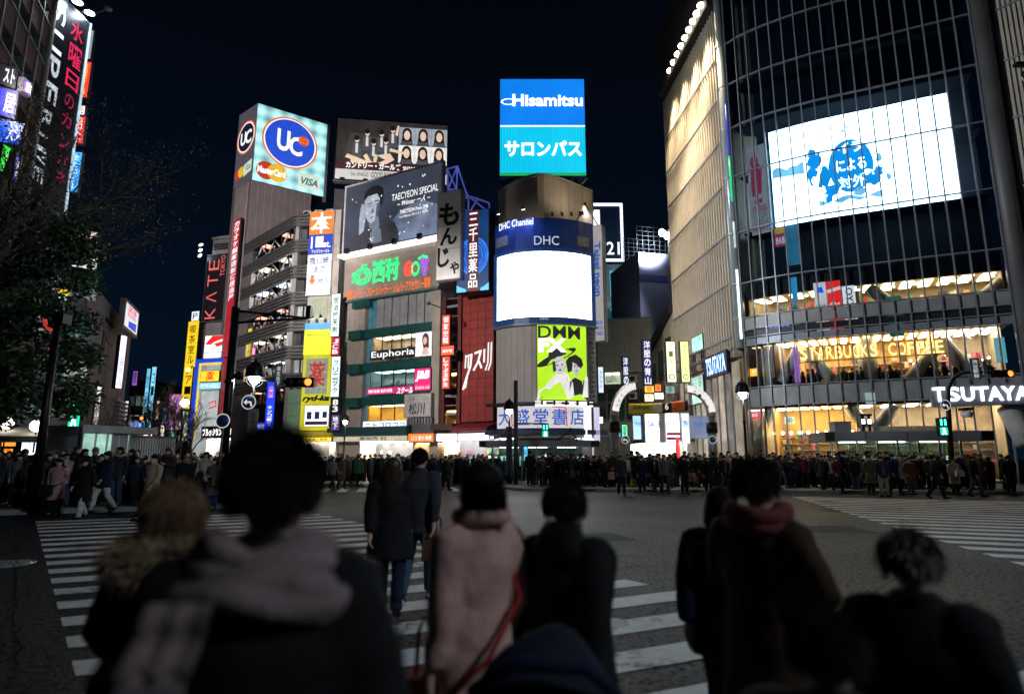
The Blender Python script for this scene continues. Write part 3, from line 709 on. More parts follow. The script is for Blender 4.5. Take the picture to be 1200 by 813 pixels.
# ================================================================== the credit card sign tower and the slatted building in front of it
def tubes_glow(name, col, strength, su, sv):
 """backlit sheet with the tubes behind it showing as soft bands"""
 m = glow(name, col, strength,.1,.4); n = m.node_tree.nodes; L = m.node_tree.links; b = n['Principled BSDF']
 tc = n.new('ShaderNodeTexCoord'); sp = n.new('ShaderNodeSeparateXYZ'); L.new(tc.outputs['Object'], sp.inputs[0])
 def sn(sock, k):
  a = n.new('ShaderNodeMath'); a.operation = 'MULTIPLY'; a.inputs[1].default_value = k; L.new(sock, a.inputs[0])
  q = n.new('ShaderNodeMath'); q.operation = 'SINE'; L.new(a.outputs[0], q.inputs[0]); return q.outputs[0]
 ad = n.new('ShaderNodeMath'); ad.operation = 'ADD'; L.new(sn(sp.outputs['X'], su), ad.inputs[0]); L.new(sn(sp.outputs['Z'], sv), ad.inputs[1])
 r = n.new('ShaderNodeValToRGB'); mp = n.new('ShaderNodeMapRange'); mp.inputs[1].default_value = -2; mp.inputs[2].default_value = 2; L.new(ad.outputs[0], mp.inputs[0]); L.new(mp.outputs[0], r.inputs[0])
 r.color_ramp.elements[0].color = tuple(c * .45 for c in col) + (1,); r.color_ramp.elements[1].color = tuple(min(1, c * 1.3 + .15) for c in col) + (1,)
 L.new(r.outputs[0], b.inputs['Emission Color']); return m
UR = PT((297.5,180,80),(382,190,85.8)); UL = PT((275,200,83.2),(297.5,180,80))
zt, zb = Z(UR,299,119.5), Z(UR,299,212)
t = thing('tower', 'slim grey stair tower carrying a glowing white and teal cube sign', 'building', UR.W(0,0))
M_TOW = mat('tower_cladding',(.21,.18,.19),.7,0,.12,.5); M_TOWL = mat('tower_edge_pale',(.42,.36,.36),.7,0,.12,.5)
tw = U(UR,363,262)
b = MB(); b.prism([UL.W(0,0).xy, UR.W(0,0,-.05).xy, UR.W(tw,0,-.05).xy, UR.W(tw,0,-9).xy, UL.W(0,0,-.5).xy + V2(1,9)],0, zb - .02)
build('wall', b, M_TOW, t)
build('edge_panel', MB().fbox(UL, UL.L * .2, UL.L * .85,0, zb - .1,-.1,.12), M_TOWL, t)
b = MB()
for i in range(9): b.fbox(UR, tw * i / 9 - .02, tw * i / 9 + .02,0, zb - .1,-.06,-.02)
build('cladding_joints', b, M_TOWL, t, kind='stuff')
s = thing('cube_sign', 'glowing teal and white rooftop cube sign with blue round card logo', 'sign', UR.W(0, zb))
uR = UR.L
b = MB().prism([UL.W(.05,0,-.02).xy, UR.W(0,0,-.06).xy, UR.W(uR - .1,0,-.06).xy, UR.W(uR - .1,0,-5).xy, UL.W(.05,0,-.5).xy + V2(2,5)], zb, zt); build('casing', b, M_DARK, s)
build('panel', MB().fbox(UR,.05, uR - .1, zb + .08, zt - .08,-.05,0), tubes_glow('teal_backlit',(.30,.70,.76),1.2,3.6,3.1), s)
build('side_panel', MB().fbox(UL,.05, UL.L - .05, zb + .08, zt - .08,-.05,0), glow('side_grey_backlit',(.10,.085,.11),.8), s)
build('edge_frame', MB().fbox(UR, uR - .1, uR + .35, zb - .6, zt + .2,-.5,-.2), M_GREY, s)
R = (0, zb, uR, zt)
G_CB, G_CO, G_CY, G_CR = glow('card_blue',(.02,.08,.62),1.0), glow('card_orange',(.85,.16,.03),1), glow('card_yellow',(.75,.45,.02),1), glow('card_red',(.55,.04,.02),.9)
asp = (zt - zb) / uR
def disc(nm, F, R, cx, cy, r, m, d):
 u0, z0, u1, z1 = R; a = (u1 - u0) / (z1 - z0); mb = MB(); poly(mb, F, R, ell(cx, cy, r / a, r,36), d); return build(nm, mb, m, s)
cx, cy = .475,.60
disc('logo_rim', UR, R, cx, cy,.335, G_CO,.012); disc('logo_rim', UR, R, cx, cy,.315, W_TXT,.018); disc('logo_disc', UR, R, cx, cy,.30, G_CB,.024)
mb = MB(); put(mb, UR, sub(R,.29,.47,.47,.75), 'U',.035,.03); put(mb, UR, sub(R,.46,.45,.65,.70), 'C',.035,.03); build('lettering', mb, W_TXT, s)
disc('logo_dot', UR, R,.66,.67,.065, G_CO,.04); mb = MB(); ring(mb, UR, R,.66,.67,.035,.065,.008,.046, n=20)
for k in range(3): stroke(mb, UR, R,[(.63,.62 + .05 * k),(.69,.62 + .05 * k)],.012,.046)
build('logo_grid', mb, G_CR, s)
disc('card_circle', UR, R,.175,.165,.115, G_CR,.02); disc('card_circle', UR, R,.325,.165,.115, G_CY,.026)
mb = MB(); put(mb, UR, sub(R,.06,.12,.44,.21), 'MasterCard',.036,.04); build('card_lettering', mb, W_TXT, s)
mb = MB(); poly(mb, UR, R,[(.62,.06),(.93,.06),(.93,.25),(.62,.25)],.02); build('card_panel', mb, glow('card_panel_pale',(.62,.72,.6),1), s)
mb = MB(); put(mb, UR, sub(R,.655,.105,.9,.20), 'VISA',.03,.03, shear=.25); build('card_lettering', mb, glow('card_teal',(.01,.16,.17),1), s)
R = (0, zb, UL.L, zt)
disc('logo_rim', UL, R,.5,.62,.215, G_CO,.012); disc('logo_rim', UL, R,.5,.62,.195, W_TXT,.018); disc('logo_disc', UL, R,.5,.62,.18, glow('side_navy',(.012,.012,.03),1),.024)
mb = MB(); put(mb, UL, sub(R,.22,.53,.5,.70), 'U',.035,.03); put(mb, UL, sub(R,.48,.52,.8,.70), 'C',.035,.03); build('lettering', mb, W_TXT, s)
disc('card_circle', UL, R,.2,.17,.07, G_CR,.02); disc('card_circle', UL, R,.38,.18,.07, G_CY,.026)
mb = MB(); poly(mb, UL, R,[(.52,.10),(.92,.14),(.92,.29),(.52,.25)],.02); build('card_panel', mb, MATS['card_panel_pale'], s)
mb = MB(); put(mb, UL, sub(R,.58,.16,.88,.24), 'VISA',.03,.02); build('card_lettering', mb, MATS['card_teal'], s)
# red strip sign up the tower
FRs = PT((275.5,330,81.4),(283.5,330,79.7))
sg = board('strip_sign', 'tall red strip sign with white characters up the grey stair tower', 'sign', FRs,(0, Z(FRs,270,420), FRs.L, Z(FRs,281,262)), M_DARK, glow('strip_red',(.42,.010,.025),.95,.35,.8),.3, d=.5)
R = (0.1, Z(FRs,270,420), FRs.L - .1, Z(FRs,281,262)); letters(sg, FRs, sub(R,.1,.4,.9,.99), W_TXT, 'カラオケ館本店新宿居酒屋', vertical=True, bold=.02)
build('dark_panel', MB().fbox(FRs,.2, FRs.L - .2, R[1] - 9, R[1] - .1,.6,.75), glow('strip_red_dim',(.25,.012,.02),.9,.4,1), sg)
# slatted building: left side with bracing, front corner
SL = PT((284,330,77),(341.5,330,67)); SF = PT((341.5,330,67),(396,330,66))
t = thing('slatted_building', 'grey mid-rise with slatted floor bands and diagonal braces behind glass', 'building', SF.W(0,0))
ztop = Z(SF,352,251)
b = mass(MB(), SF,0, ztop - .5,14,-2.5); build('core', b, M_DKCONC, t)
M_SLAT = mat('slat_metal',(.15,.155,.155),.45,.4,.2,1.2); M_COLM = mat('corner_column',(.34,.34,.33),.6,0,.15,1); M_BACKD = mat('slat_backing',(.045,.045,.05),.7)
pitch = (Z(SF,352,282) - Z(SF,352,374)) / 3
ztops = [Z(SF,352,251) - pitch * k for k in range(8)]
M_BRACE = mat('brace_white',(.5,.5,.5),.5)
lits = [CLW, CL, CLW, CL, CL, CL, CL]
for k, z1 in enumerate(ztops[:7]):
 z0 = z1 - pitch * .5
 build('band_backing', MB().fbox(SL,0, SL.L, z0, z1,-1.8,-.1), M_BACKD, t); build('band_backing', MB().fbox(SF,0,2.1, z0, z1,-1.8,-.1), M_BACKD, t)
 n = 4
 for i in range(n):
  zz = z0 + (z1 - z0) * (i + .5) / n
  build('slat', MB().fbox(SL,0, SL.L + .15, zz - .13, zz + .13,-.08,.15), M_SLAT, t)
  build('slat', MB().fbox(SF,-.15,2.1, zz - .13, zz + .13,-.08,.15), M_SLAT, t)
 zl = z0 - pitch * .5
 if zl > 3:
  rm = room(SL,(SL.L * .2, zl, SL.L - .3, z0), t,1.7, M_ROOMP if k % 3 else M_ROOMD, glow('braced_room_light_%d' % (k % 3),((1,.4,.3),(1,.85,.7),(.8,.9,1))[k % 3],2.2,0),40, lamps=2, lsize=.12 + .05 * (k % 3))
  n = 3; w_ = SL.L * .78 / n; b = []
  for i in range(n):
   a = SL.L * .2 + w_ * i
   build('brace', MB().bar(SL.W(a, zl,-.3), SL.W(a + w_ / 2, z0,-.3),.11,6), M_BRACE, rm); build('brace', MB().bar(SL.W(a + w_ / 2, z0,-.3), SL.W(a + w_, zl,-.3),.11,6), M_BRACE, rm)
  for i in range(5):
   a = SL.L * .2 + SL.L * .78 * (i + .5) / 5
   build('mullion', MB().fbox(SL, a - .06, a + .06, zl, z0,-.2,-.1), M_DARK, rm)
  build('window', MB().fbox(SF,.55,2.0, zl, z0,-.9,-.8), glow('corner_pane_%d' % k,((.08,.085,.09),(.03,.03,.035),(.05,.06,.06),(.5,.55,.5),(.02,.03,.03),(.3,.34,.3),(.1,.1,.1))[k],.8,.4,1), t)
  build('mullion', MB().fbox(SF,1.25,1.37, zl, z0,-.8,-.6), M_DARK, t)
build('corner_post', MB().fbox(SF,0.05,.5,0, ztop,-1.5,-.09), M_COLM, t)
build('pier', MB().fbox(SL,0, SL.L * .18,0, ztop,-1.8,-.09), mat('pier_grey',(.2,.2,.2),.7), t)
build('pier', MB().fbox(SF,2.12, SF.L,0, Z(SF,380,247),-2.4,0), mat('pier_pale',(.45,.43,.40),.7,0,.15,.6), t)
for k in range(4): build('window', MB().fbox(SF, SF.L - .9, SF.L - .05, ztop - 1.2 - 3.1 * k - 1.6, ztop - 1.2 - 3.1 * k,0,.06), glow('pale_pane',(.5,.42,.36),.8,.3,1), t)
tiles(SF,(.5,.3,2.1, Z(SF,345,456)),3,6, mat('pale_green_panel',(.30,.52,.34),.5,0,.12,1), t, d=-.05)
tiles(SF,(2.25, Z(SF,373,378),4.6, Z(SF,373,350)),3,2, mat('sage_panel',(.36,.42,.30),.6,0,.15,1), t, d=0.0)
build('shop_wall', MB().fbox(SL,0, SL.L,0,3,-1.8,-.1), M_BACKD, t)
for i,(u_, lab) in enumerate(((.9, 'left'),(2.3, 'middle'),(3.7, 'right'))): air_unit(SF, u_, ztop + .0,-1.2, '%s grey air conditioner of three on the slatted building roof' % lab)
# signs on its front
sg = board('book_sign', 'vertical orange, blue and white bookshop sign with arrow on pale pier', 'sign', SF, SF.rect(363,249.5,391,347), M_WHITEP, glow('sign_white_cool',(.82,.87,.95),1.15),.35, d=.05)
R = SF.rect(363,249.5,391,347)
print_on(sg, SF, R, glow('book_orange',(.82,.25,.04),.9), lambda mb, d: poly(mb, SF, R,[(.0,.72),(1,.72),(1,1),(0,1)], d), 'orange_panel')
print_on(sg, SF, R, glow('book_blue',(.02,.06,.48),1), lambda mb, d: poly(mb, SF, R,[(0,.48),(1,.48),(1,.72),(0,.72)], d), 'blue_panel')
mb = MB(); d = sg['dd'] + .012; put(mb, SF, sub(R,.05,.735,.95,.985), '本', d,.012); put(mb, SF, sub(R,.3,.565,.62,.695), '1', d,.06); put(mb, SF, sub(R,.62,.56,.93,.63), 'st.', d,.03); put(mb, SF, sub(R,.15,.495,.9,.54), 'ブックファースト', d,.03); stroke(mb, SF, R,[(.14,.56),(.14,.69)],.02, d); build('lettering', mb, W_TXT, sg)
mb = MB(); put(mb, SF, sub(R,.1,.36,.9,.45), '夜11時', d,.01); put(mb, SF, sub(R,.3,.27,.75,.34), 'まで', d); put(mb, SF, sub(R,.48,.13,.92,.20), '地下', d); build('blue_lettering', mb, mat('print_blue',(.02,.04,.2)), sg)
mb = MB(); poly(mb, SF, R,[(.18,.24),(.32,.24),(.32,.185),(.4,.185),(.25,.12),(.1,.185),(.18,.185)], d); build('arrow', mb, glow('book_orange',(.82,.25,.04)), sg)
R = SF.rect(355.5,379,391,505)
sg = board('wall_sign', 'big yellow green wall sign with red character on a grey tiled square', 'sign', SF, R, M_DARK, glow('lime_yellow',(.55,.52,.02),1.0,.2,.5),.25, d=.05)
d = sg['dd']
print_on(sg, SF, R, glow('lamp_blue_band',(.12,.35,.6),1.2), lambda mb, dd: poly(mb, SF, R,[(0,.935),(1,.935),(1,1),(0,1)], dd), 'blue_band')
mb = MB(); poly(mb, SF, R,[(0,.70),(1,.70),(1,.935),(0,.935)], d); build('bright_band', mb, glow('acid_yellow',(.75,.82,.03),1.25), sg)
mb = MB()
for i in range(4):
 for j in range(5): poly(mb, SF, R,[(.13 + .18 * i,.335 + .066 * j),(.13 + .18 * i + .172,.335 + .066 * j),(.13 + .18 * i + .172,.335 + .066 * j + .063),(.13 + .18 * i,.335 + .066 * j + .063)], d + .01)
build('tiling', mb, glow('grey_green_tile',(.24,.30,.26),.9), sg, kind='stuff')
mb = MB(); put(mb, SF, sub(R,.24,.40,.78,.63), '薬', d + .08,.03, ext=.05); build('character', mb, glow('drug_red',(.5,.03,.03),.9), sg)
mb = MB(); put(mb, SF, sub(R,.06,.255,.95,.325), 'ryd-ka', d + .03,.05, shear=.3); build('dark_lettering', mb, M_BLACKM, sg)
mb = MB(); put(mb, SF, sub(R,.1,.87,.9,.90), 'Matsumoto City', d + .03,.01); build('green_lettering', mb, mat('print_green',(.15,.3,.02)), sg)
rr2 = SF.rect(360.5,475.5,389,500)
pb = board('poster_box', 'white lit poster box with small blue pictures in the yellow wall sign', 'poster', SF, rr2, M_WHITEP, glow('poster_box_white',(.9,.93,1),1.5),.2, d=.5)
print_on(pb, SF, rr2, mat('print_navy',(.03,.05,.2)), lambda mb, dd: [poly(mb, SF, rr2, q, dd) for q in ([(.1,.35),(.3,.35),(.3,.7),(.1,.7)],[(.42,.35),(.62,.35),(.62,.7),(.42,.7)],[(.74,.4),(.92,.4),(.92,.7),(.74,.7)])], 'picture_print')
print_on(pb, SF, rr2, mat('print_dkbrown',(.1,.05,.05)), lambda mb, dd: poly(mb, SF, rr2,[(.05,.08),(.95,.08),(.95,.25),(.05,.25)], dd), 'caption_print')
for i in range(3): spot_fixture(SF.W(2.6 + i * 1.0, Z(SF,373,376),1.4), SF.W(2.6 + i * 1.0, Z(SF,373,392),.1), '%s hooded floodlight of three above the yellow wall sign' % ('left', 'middle', 'right')[i], 'lamps over the yellow wall sign', glow('flood_lens_cool',(.8,.95,1),12,0),.2,0)
FY = PT((344,510,66.2),(394,510,65.3))
t = thing('storefront', 'brightly lit drugstore front under a yellow awning', 'shop front', FY.W(FY.L / 2,0,.2))
room(FY,(.2,.14, FY.L, Z(FY,370,516)), t,2.4, M_ROOMP, glow('shop_ceiling_white',(1,.93,.8),9,0),90, lamps=4)
build('awning', MB().hexa([FY.W(0, Z(FY,370,512),1.7), FY.W(FY.L, Z(FY,370,512),1.7), FY.W(FY.L, Z(FY,370,512),-.1), FY.W(0, Z(FY,370,512),-.1)],[FY.W(0, Z(FY,370,511),1.7), FY.W(FY.L, Z(FY,370,511),1.7), FY.W(FY.L, Z(FY,370,505),-.1), FY.W(0, Z(FY,370,505),-.1)]), mat('yellow_awning',(.75,.60,.03),.6,0,.1,2), t)
sg = board('shop_sign', 'yellow lit fascia strip under the yellow awning of the drugstore', 'sign', FY, FY.rect(346,512,393,518), M_DARK, glow('yellow_fascia',(1,.62,.05),1.5),.3, d=.5)
letters(sg, FY, FY.rect(352,513.5,388,516.5), M_BLACKM, '薬・化粧品・免税', bold=.01)
# sleeve sign column between this building and the fruit shop
FC = PT((391.5,430,64.8),(401.5,430,64.6))
for y0, y1, m, lab, tx, tm in ((346,396, glow('sleeve_white',(.75,.95,.88),1.3,.3,.7), 'uppermost pale green white panel of the sleeve sign column', '居酒屋天狗', M_BLACKM),(396.5,418, glow('sleeve_red',(.5,.015,.05),1.1), 'red panel of the sleeve sign column beside the yellow sign', 'JCB', W_TXT),(418.5,466, glow('sleeve_white2',(.78,.9,.95),1.3,.3,.7), 'tall cool white panel of the sleeve sign column below the red one', 'クリニック', mat('print_teal',(.02,.2,.25))),(466.5,485, mat('sleeve_black',(.015,.015,.02),.3), 'black panel with white figures at the foot of the sleeve sign column', '83', W_TXT),(486,505, glow('sleeve_violet',(.1,.05,.2),.8), 'dim violet panel under the black sleeve sign panel', '地下', W_TXT)):
 R = FC.rect(391.5, y0,402, y1); sg = board('sleeve_sign', lab, 'sign', FC, R, M_DARK, m,.5, d=.2, group='sleeve signs beside the yellow wall sign')
 letters(sg, FC, sub(R,.2,.08,.8,.92), tm, tx, vertical=True, bold=.02)
# blue L sign and other small signs on the slatted side
R = SL.rect(316,448,325.5,504)
FB = PT((315.5,470,69),(326,470,68.6)); R = FB.rect(315.5,446,326,505)
sg = board('blue_sign', 'tall blue lit sign with white characters on the slatted side wall', 'sign', FB, R, M_DARK, glow('sign_blue',(.015,.05,.85),1.3,.2,.8),.35, d=.2)
letters(sg, FB, sub(R,.25,.1,.75,.5), W_TXT, 'キンコーズ', vertical=True, bold=.03); letters(sg, FB, sub(R,.25,.65,.75,.88), glow('pinkish',(.9,.3,.7),1), 'OIOI', 'logo', vertical=True, bold=.03)
R = FB.rect(302,495,316,505.5)
sg = board('blue_sign', 'low blue lit sign box at the foot of the tall blue sign', 'sign', FB, R, M_DARK, MATS['sign_blue'],.35, d=.2); letters(sg, FB, sub(R,.15,.25,.85,.8), W_TXT, '渋谷店', bold=.03)
FV = PT((293,420,75.5),(298,420,74.6)); R = FV.rect(293,386,298,462)
sg = board('strip_sign', 'thin yellow lit strip sign up the slatted side wall', 'sign', FV, R, M_DARK, glow('strip_yellow',(.8,.62,.03),1.1,.4,.8),.3, d=.2); letters(sg, FV, sub(R,.2,.05,.8,.95), M_BLACKM, '個室居酒屋一休', vertical=True)
FV2 = PT((299,420,74.2),(304,420,73.6)); R = FV2.rect(299,407,304,426)
sg = board('strip_sign', 'small magenta lit sign beside the thin yellow strip on slatted wall', 'sign', FV2, R, M_DARK, glow('strip_mag',(.8,.08,.3),1.0,.4,.8),.3, d=.2); letters(sg, FV2, sub(R,.2,.05,.8,.95), W_TXT, '酒場', vertical=True)
# ================================================================== the narrow dark building with the red lettered black board, to the left of the tower
FK = PT((243,340,84),(267,340,83))
t = thing('narrow_building', 'narrow grey building with a black board of red letters', 'building', FK.W(FK.L / 2,0))
build('wall', mass(MB(), FK,0, Z(FK,257,280),9,-.3), mat('narrow_wall',(.26,.25,.27),.7,0,.15,.7), t)
build('roof_cap', mass(MB(), FK, Z(FK,257,280), Z(FK,257,277),9,0), M_CONC, t)
tiles(FK,(.1, Z(FK,252,412), FK.L - .3, Z(FK,252,378)),5,6, mat('narrow_tile',(.28,.27,.29),.6,0,.1,1), t, d=-.3, joined=True)
for k in range(3): build('vent_louver', MB().fbox(FK,.4, FK.L - .6, Z(FK,257,292) + k * .35, Z(FK,257,292) + k * .35 + .2,-.3,-.1), M_DARK, t)
R = FK.rect(242,299,266.5,377)
sg = board('black_sign', 'tall black board with red upright letters and small town name', 'sign', FK, R, M_GREY, mat('board_black',(.02,.02,.024),.35),.4, d=.0)
G_LR = glow('letter_red',(.85,.13,.13),1.0)
for i, ch in enumerate('KATE'): letters(sg, FK, sub(R,.14,.04 + .24 * i,.62,.19 + .24 * i + (.02 if ch == 'T' else 0)), G_LR, 'Λ' if ch == 'A' else ch, 'letter', rot=90, bold=-.01)
letters(sg, FK, sub(R,.7,.66,.9,.97), G_LR, 'TOKYO', rot=90)
for i in range(3): spot_fixture(FK.W(-.7, Z(FK,243,290) - .8 * i,1.2), FK.W(1.5, Z(FK,243,320),.4), '%s pale floodlight of the upright three beside the black board' % ('upper', 'middle', 'lower')[i], 'lamps beside the black board', glow('flood_lens_cool',(.8,.95,1),12,0),.3,0)
R = FK.rect(241,393,266,413)
sg = board('shop_sign', 'white sign with a red swoosh bird below the black letter board', 'sign', FK, R, M_WHITEP, glow('sign_white_warm',(1,.93,.9),1.4),.3, d=-.1)
print_on(sg, FK, R, glow('swoosh_red',(.8,.02,.02),1.1), lambda mb, d: [poly(mb, FK, R,[(.03,.5),(.35,.97),(.97,.97),(.97,.80),(.5,.62),(.3,.45)], d), poly(mb, FK, R,[(.45,.5),(.95,.66),(.9,.42),(.6,.3)], d)], 'swoosh')
build('lower_panel', MB().fbox(FK, R[0], R[2], Z(FK,253,419), R[1] - .05,-.1,.2), glow('lower_white',(.9,.9,1),1.2), sg)
FG = PT((229,465,84),(267,465,82.5)); R = FG.rect(230.5,421,267,513)
t = thing('drugstore', 'pale drugstore front framed by blue and yellow lit edges', 'shop front', FG.W(FG.L / 2,0))
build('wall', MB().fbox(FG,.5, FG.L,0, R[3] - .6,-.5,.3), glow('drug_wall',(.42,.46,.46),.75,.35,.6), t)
Bb, By = glow('edge_blue',(.01,.06,.6),1.1), glow('edge_yellow',(.9,.6,.02),1.2)
build('blue_edge', MB().fbox(FG,0,.55, R[1], R[3],-.3,.6), Bb, t); build('blue_edge', MB().fbox(FG,.55, FG.L, R[3] - .5, R[3],-.3,.6), Bb, t)
build('yellow_edge', MB().fbox(FG,.58,.8, R[1], R[3] - .55,.3,.45), By, t); build('yellow_edge', MB().fbox(FG,.8, FG.L, R[3] - .8, R[3] - .55,.3,.45), By, t)
R2 = FG.rect(240,435,262,448)
sg = board('shop_sign', 'yellow sign with a red medicine character over the drugstore front', 'sign', FG, R2, M_DARK, glow('med_yellow',(1,.62,.03),1.3),.3, d=.5); letters(sg, FG, sub(R2,.3,.1,.75,.9), MATS['swoosh_red'], '薬', bold=.03)
R2 = FG.rect(238,448.5,264,457)
sg = board('shop_sign', 'light blue strip with white script under the yellow medicine sign', 'sign', FG, R2, M_DARK, glow('lt_blue',(.2,.6,.95),1.3),.3, d=.5); letters(sg, FG, sub(R2,.1,.15,.9,.85), W_TXT, 'マツモトキヨシ', bold=.04)
R2 = FG.rect(237,458,262,507)
sg = board('poster', 'pale poster with a red bird mark on the drugstore front', 'poster', FG, R2, M_WHITEP, glow('poster_mist',(.5,.55,.55),.9,.2,.8),.1, d=.35)
print_on(sg, FG, R2, MATS['swoosh_red'], lambda mb, d: stroke(mb, FG, R2,[(.4,.7),(.7,.75),(.75,.62),(.45,.58)],.03, d), 'mark')
letters(sg, FG, sub(R2,.2,.3,.8,.36), M_BLACKM, 'INFORMATION')
R2 = FG.rect(258,470,267,502); sg = board('poster', 'green framed poster at the right edge of drugstore front', 'poster', FG, R2, M_DARK, glow('green_white',(.3,.8,.55),1.2,.4,.7),.1, d=.35); letters(sg, FG, sub(R2,.2,.5,.8,.8), mat('print_green2',(.02,.2,.1)), '薬局', vertical=True)
R2 = FG.rect(243,499,282,513); FG2 = PT((242,506,80),(283,506,78)); R2 = FG2.rect(242,499.5,283,513)
sg = board('shop_sign', 'black fascia with thick white katakana over a street corner shop', 'sign', FG2, R2, M_DARK, mat('fascia_black',(.015,.015,.02),.3),.4, d=.4); letters(sg, FG2, sub(R2,.04,.15,.96,.85), glow('white_letter_hot',(1,1,1),2), 'ブルックリンパーラー', bold=.05)
t = thing('storefront', 'narrow bright shop under the black katakana fascia', 'shop front', FG2.W(1,0))
room(FG2,(.1,.14, FG2.L - .1, Z(FG2,262,514)), t,2, M_ROOMP, glow('shop_ceiling_white',(1,.93,.8),9,0),60, lamps=4)
FYv = PT((219,430,86),(235,430,85)); R = FYv.rect(222.5,378,235.5,480)
sg = board('strip_sign', 'tall yellow vertical sign with dark characters at the street mouth', 'sign', FYv, R, M_DARK, glow('tall_yellow',(.95,.62,.015),1.1,.12,.6),.6, d=.3); letters(sg, FYv, sub(R,.22,.04,.78,.96), mat('print_olive',(.2,.13,.01)), '喫茶室ルノアール', vertical=True, bold=.01)
R = FYv.rect(230,366,239,377.5); sg = board('strip_sign', 'small white lit box on top of the tall yellow sign', 'sign', FYv, R, M_DARK, glow('sign_white_cool',(.82,.87,.95)),.5, d=.3); letters(sg, FYv, sub(R,.2,.2,.8,.8), M_BLACKM, 'P')
R = FYv.rect(221,482,231,512); sg = board('strip_sign', 'pale lit box below the tall yellow vertical sign', 'sign', FYv, R, M_DARK, glow('sign_white_mint',(.7,.95,.9),1.2,.3,.8),.5, d=.3); letters(sg, FYv, sub(R,.2,.1,.8,.9), mat('print_teal',(.02,.2,.25)), '食堂', vertical=True)
tb = thing('street_building', 'dark building holding the tall yellow vertical sign', 'building', FYv.W(0,0,-1)); build('wall', mass(MB(), FYv,0, Z(FYv,228,380),16,-.2), M_DKCONC, tb)
for j in range(5): build('window', MB().fbox(FYv,.4, FYv.L - .3,6 + j * 3.4,7.6 + j * 3.4,-.2,-.12), mat('dark_pane',(.03,.04,.05),.1), tb)
# ================================================================== red tiled pharmacy building
FR = PT((517,450,60.4),(580,450,57.6))
t = thing('red_building', 'narrow building with a wall of square dark red tiles', 'building', FR.W(FR.L / 2,0))
zr = Z(FR,560,343)
build('core', mass(MB(), FR,0, zr,12,-2.4), M_DKCONC, t)
RW = FR.rect(541.5,346,578.5,494)
M_RED = mat('red_tile',(.24,.026,.022),.4,0,.18,1.4)
build('wall', MB().fbox(FR, RW[0], RW[2], RW[1], zr,-2.4,-.06), mat('red_grout',(.1,.02,.02),.8), t)
tiles(FR, RW,4,15, M_RED, t, d=-.06, t=.07)
for px, w_ in ((520,3.5),(538,4.5)):
 q = FR.rect(px - w_ / 2,350, px + w_ / 2,505); build('pillar', MB().fbox(FR, q[0], q[2], Z(FR, px,508), zr,-2.3,.1), mat('dark_red_pillar',(.10,.018,.018),.5), t)
for k in range(7):
 za = Z(FR,530,360 + 21.0 * k); q = FR.rect(522.5,360,535.5,380)
 build('stair_landing', MB().fbox(FR, q[0], q[2], za, za + .25,-2.0,-.1), M_GREY, t)
 build('rail', MB().fbox(FR, q[0], q[2], za + .9, za + .98,-.2,-.12), M_STEEL, t)
for y0, y1 in ((437,452),(481,497)):
 room(FR, FR.rect(523, y0,536, y1), t,1.5, MATS['room_wall_amber'], MATS['ceiling_tube_amber'],0, 'stair_window',2)
mb = MB(); d = .08; R = FR.rect(543,402,577,456)
def db(pts):
 for o in (0,.1): stroke(mb, FR, R,[(a + o, b) for a, b in pts],.035, d)
db([(.10,.75),(.08,.48)]); stroke(mb, FR, R,[(.1,.72),(.3,.76)],.035, d); stroke(mb, FR, R,[(.3,.76),(.26,.5),(.1,.2),(.02,.02)],.05, d); stroke(mb, FR, R,[(.17,.34),(.1,.05)],.035, d)
stroke(mb, FR, R,[(.42,.78),(.62,.82),(.52,.58),(.38,.42)],.05, d); stroke(mb, FR, R,[(.54,.62),(.64,.46)],.05, d)
stroke(mb, FR, R,[(.74,.84),(.73,.58)],.045, d); db([(.88,.98),(.86,.55),(.78,.4)])
sgn = thing('wall_sign', 'white double stroke katakana on the dark red tiled wall', 'sign', FR.W((R[0] + R[2]) / 2, R[1],.05)); build('lettering', mb, glow('white_letter_soft',(1,1,1),.85,.05), sgn)
FRv = PT((521,410,59),(532,410,58.6))
for y0, y1, tx, lab in ((370.5,406, '個室空間', 'upper red orange strip of white characters left of the red tiled wall'),(418.5,456.5, 'しゃぶ温野菜', 'lower red orange strip of white characters left of the red tiled wall')):
 R = FRv.rect(521.5, y0,531, y1); sg = board('strip_sign', lab, 'sign', FRv, R, M_DARK, glow('orange_red',(.95,.05,.02),1.3,.2),.35, d=.3); letters(sg, FRv, sub(R,.2,.05,.8,.95), W_TXT, tx, vertical=True, bold=.03)
R = FRv.rect(521.5,406.5,537,418); sg = board('shop_sign', 'square orange sign between the two red orange strips', 'sign', FRv, R, M_DARK, glow('orange_sq',(1,.09,.02),1.4),.35, d=.5); letters(sg, FRv, sub(R,.12,.3,.88,.6), W_TXT, '温野菜', bold=.03)
# awning and shop under the red wall
t = thing('storefront', 'wide white lit pharmacy front under a red awning', 'shop front', FR.W(FR.L / 2,0,.2))
room(FR,(.3,.14, FR.L + .6, Z(FR,550,512)), t,3.0, M_ROOMP, glow('shop_ceiling_hot',(1,.97,.95),22,0),150, lamps=6)
q = FR.rect(540,495,582,506)
build('awning', MB().hexa([FR.W(q[0], q[1],1.8), FR.W(q[2], q[1],1.8), FR.W(q[2], q[1],-.2), FR.W(q[0], q[1],-.2)],[FR.W(q[0], q[1] + .35,1.8), FR.W(q[2], q[1] + .35,1.8), FR.W(q[2], q[3],-.1), FR.W(q[0], q[3],-.1)]), mat('red_awning',(.2,.02,.03),.6,0,.2,2), t)
q2 = FR.rect(514,497,540,504); build('canopy', MB().fbox(FR, q2[0], q2[2], q2[1], q2[3],-.3,1.4), mat('brown_canopy',(.06,.03,.03),.6), t)
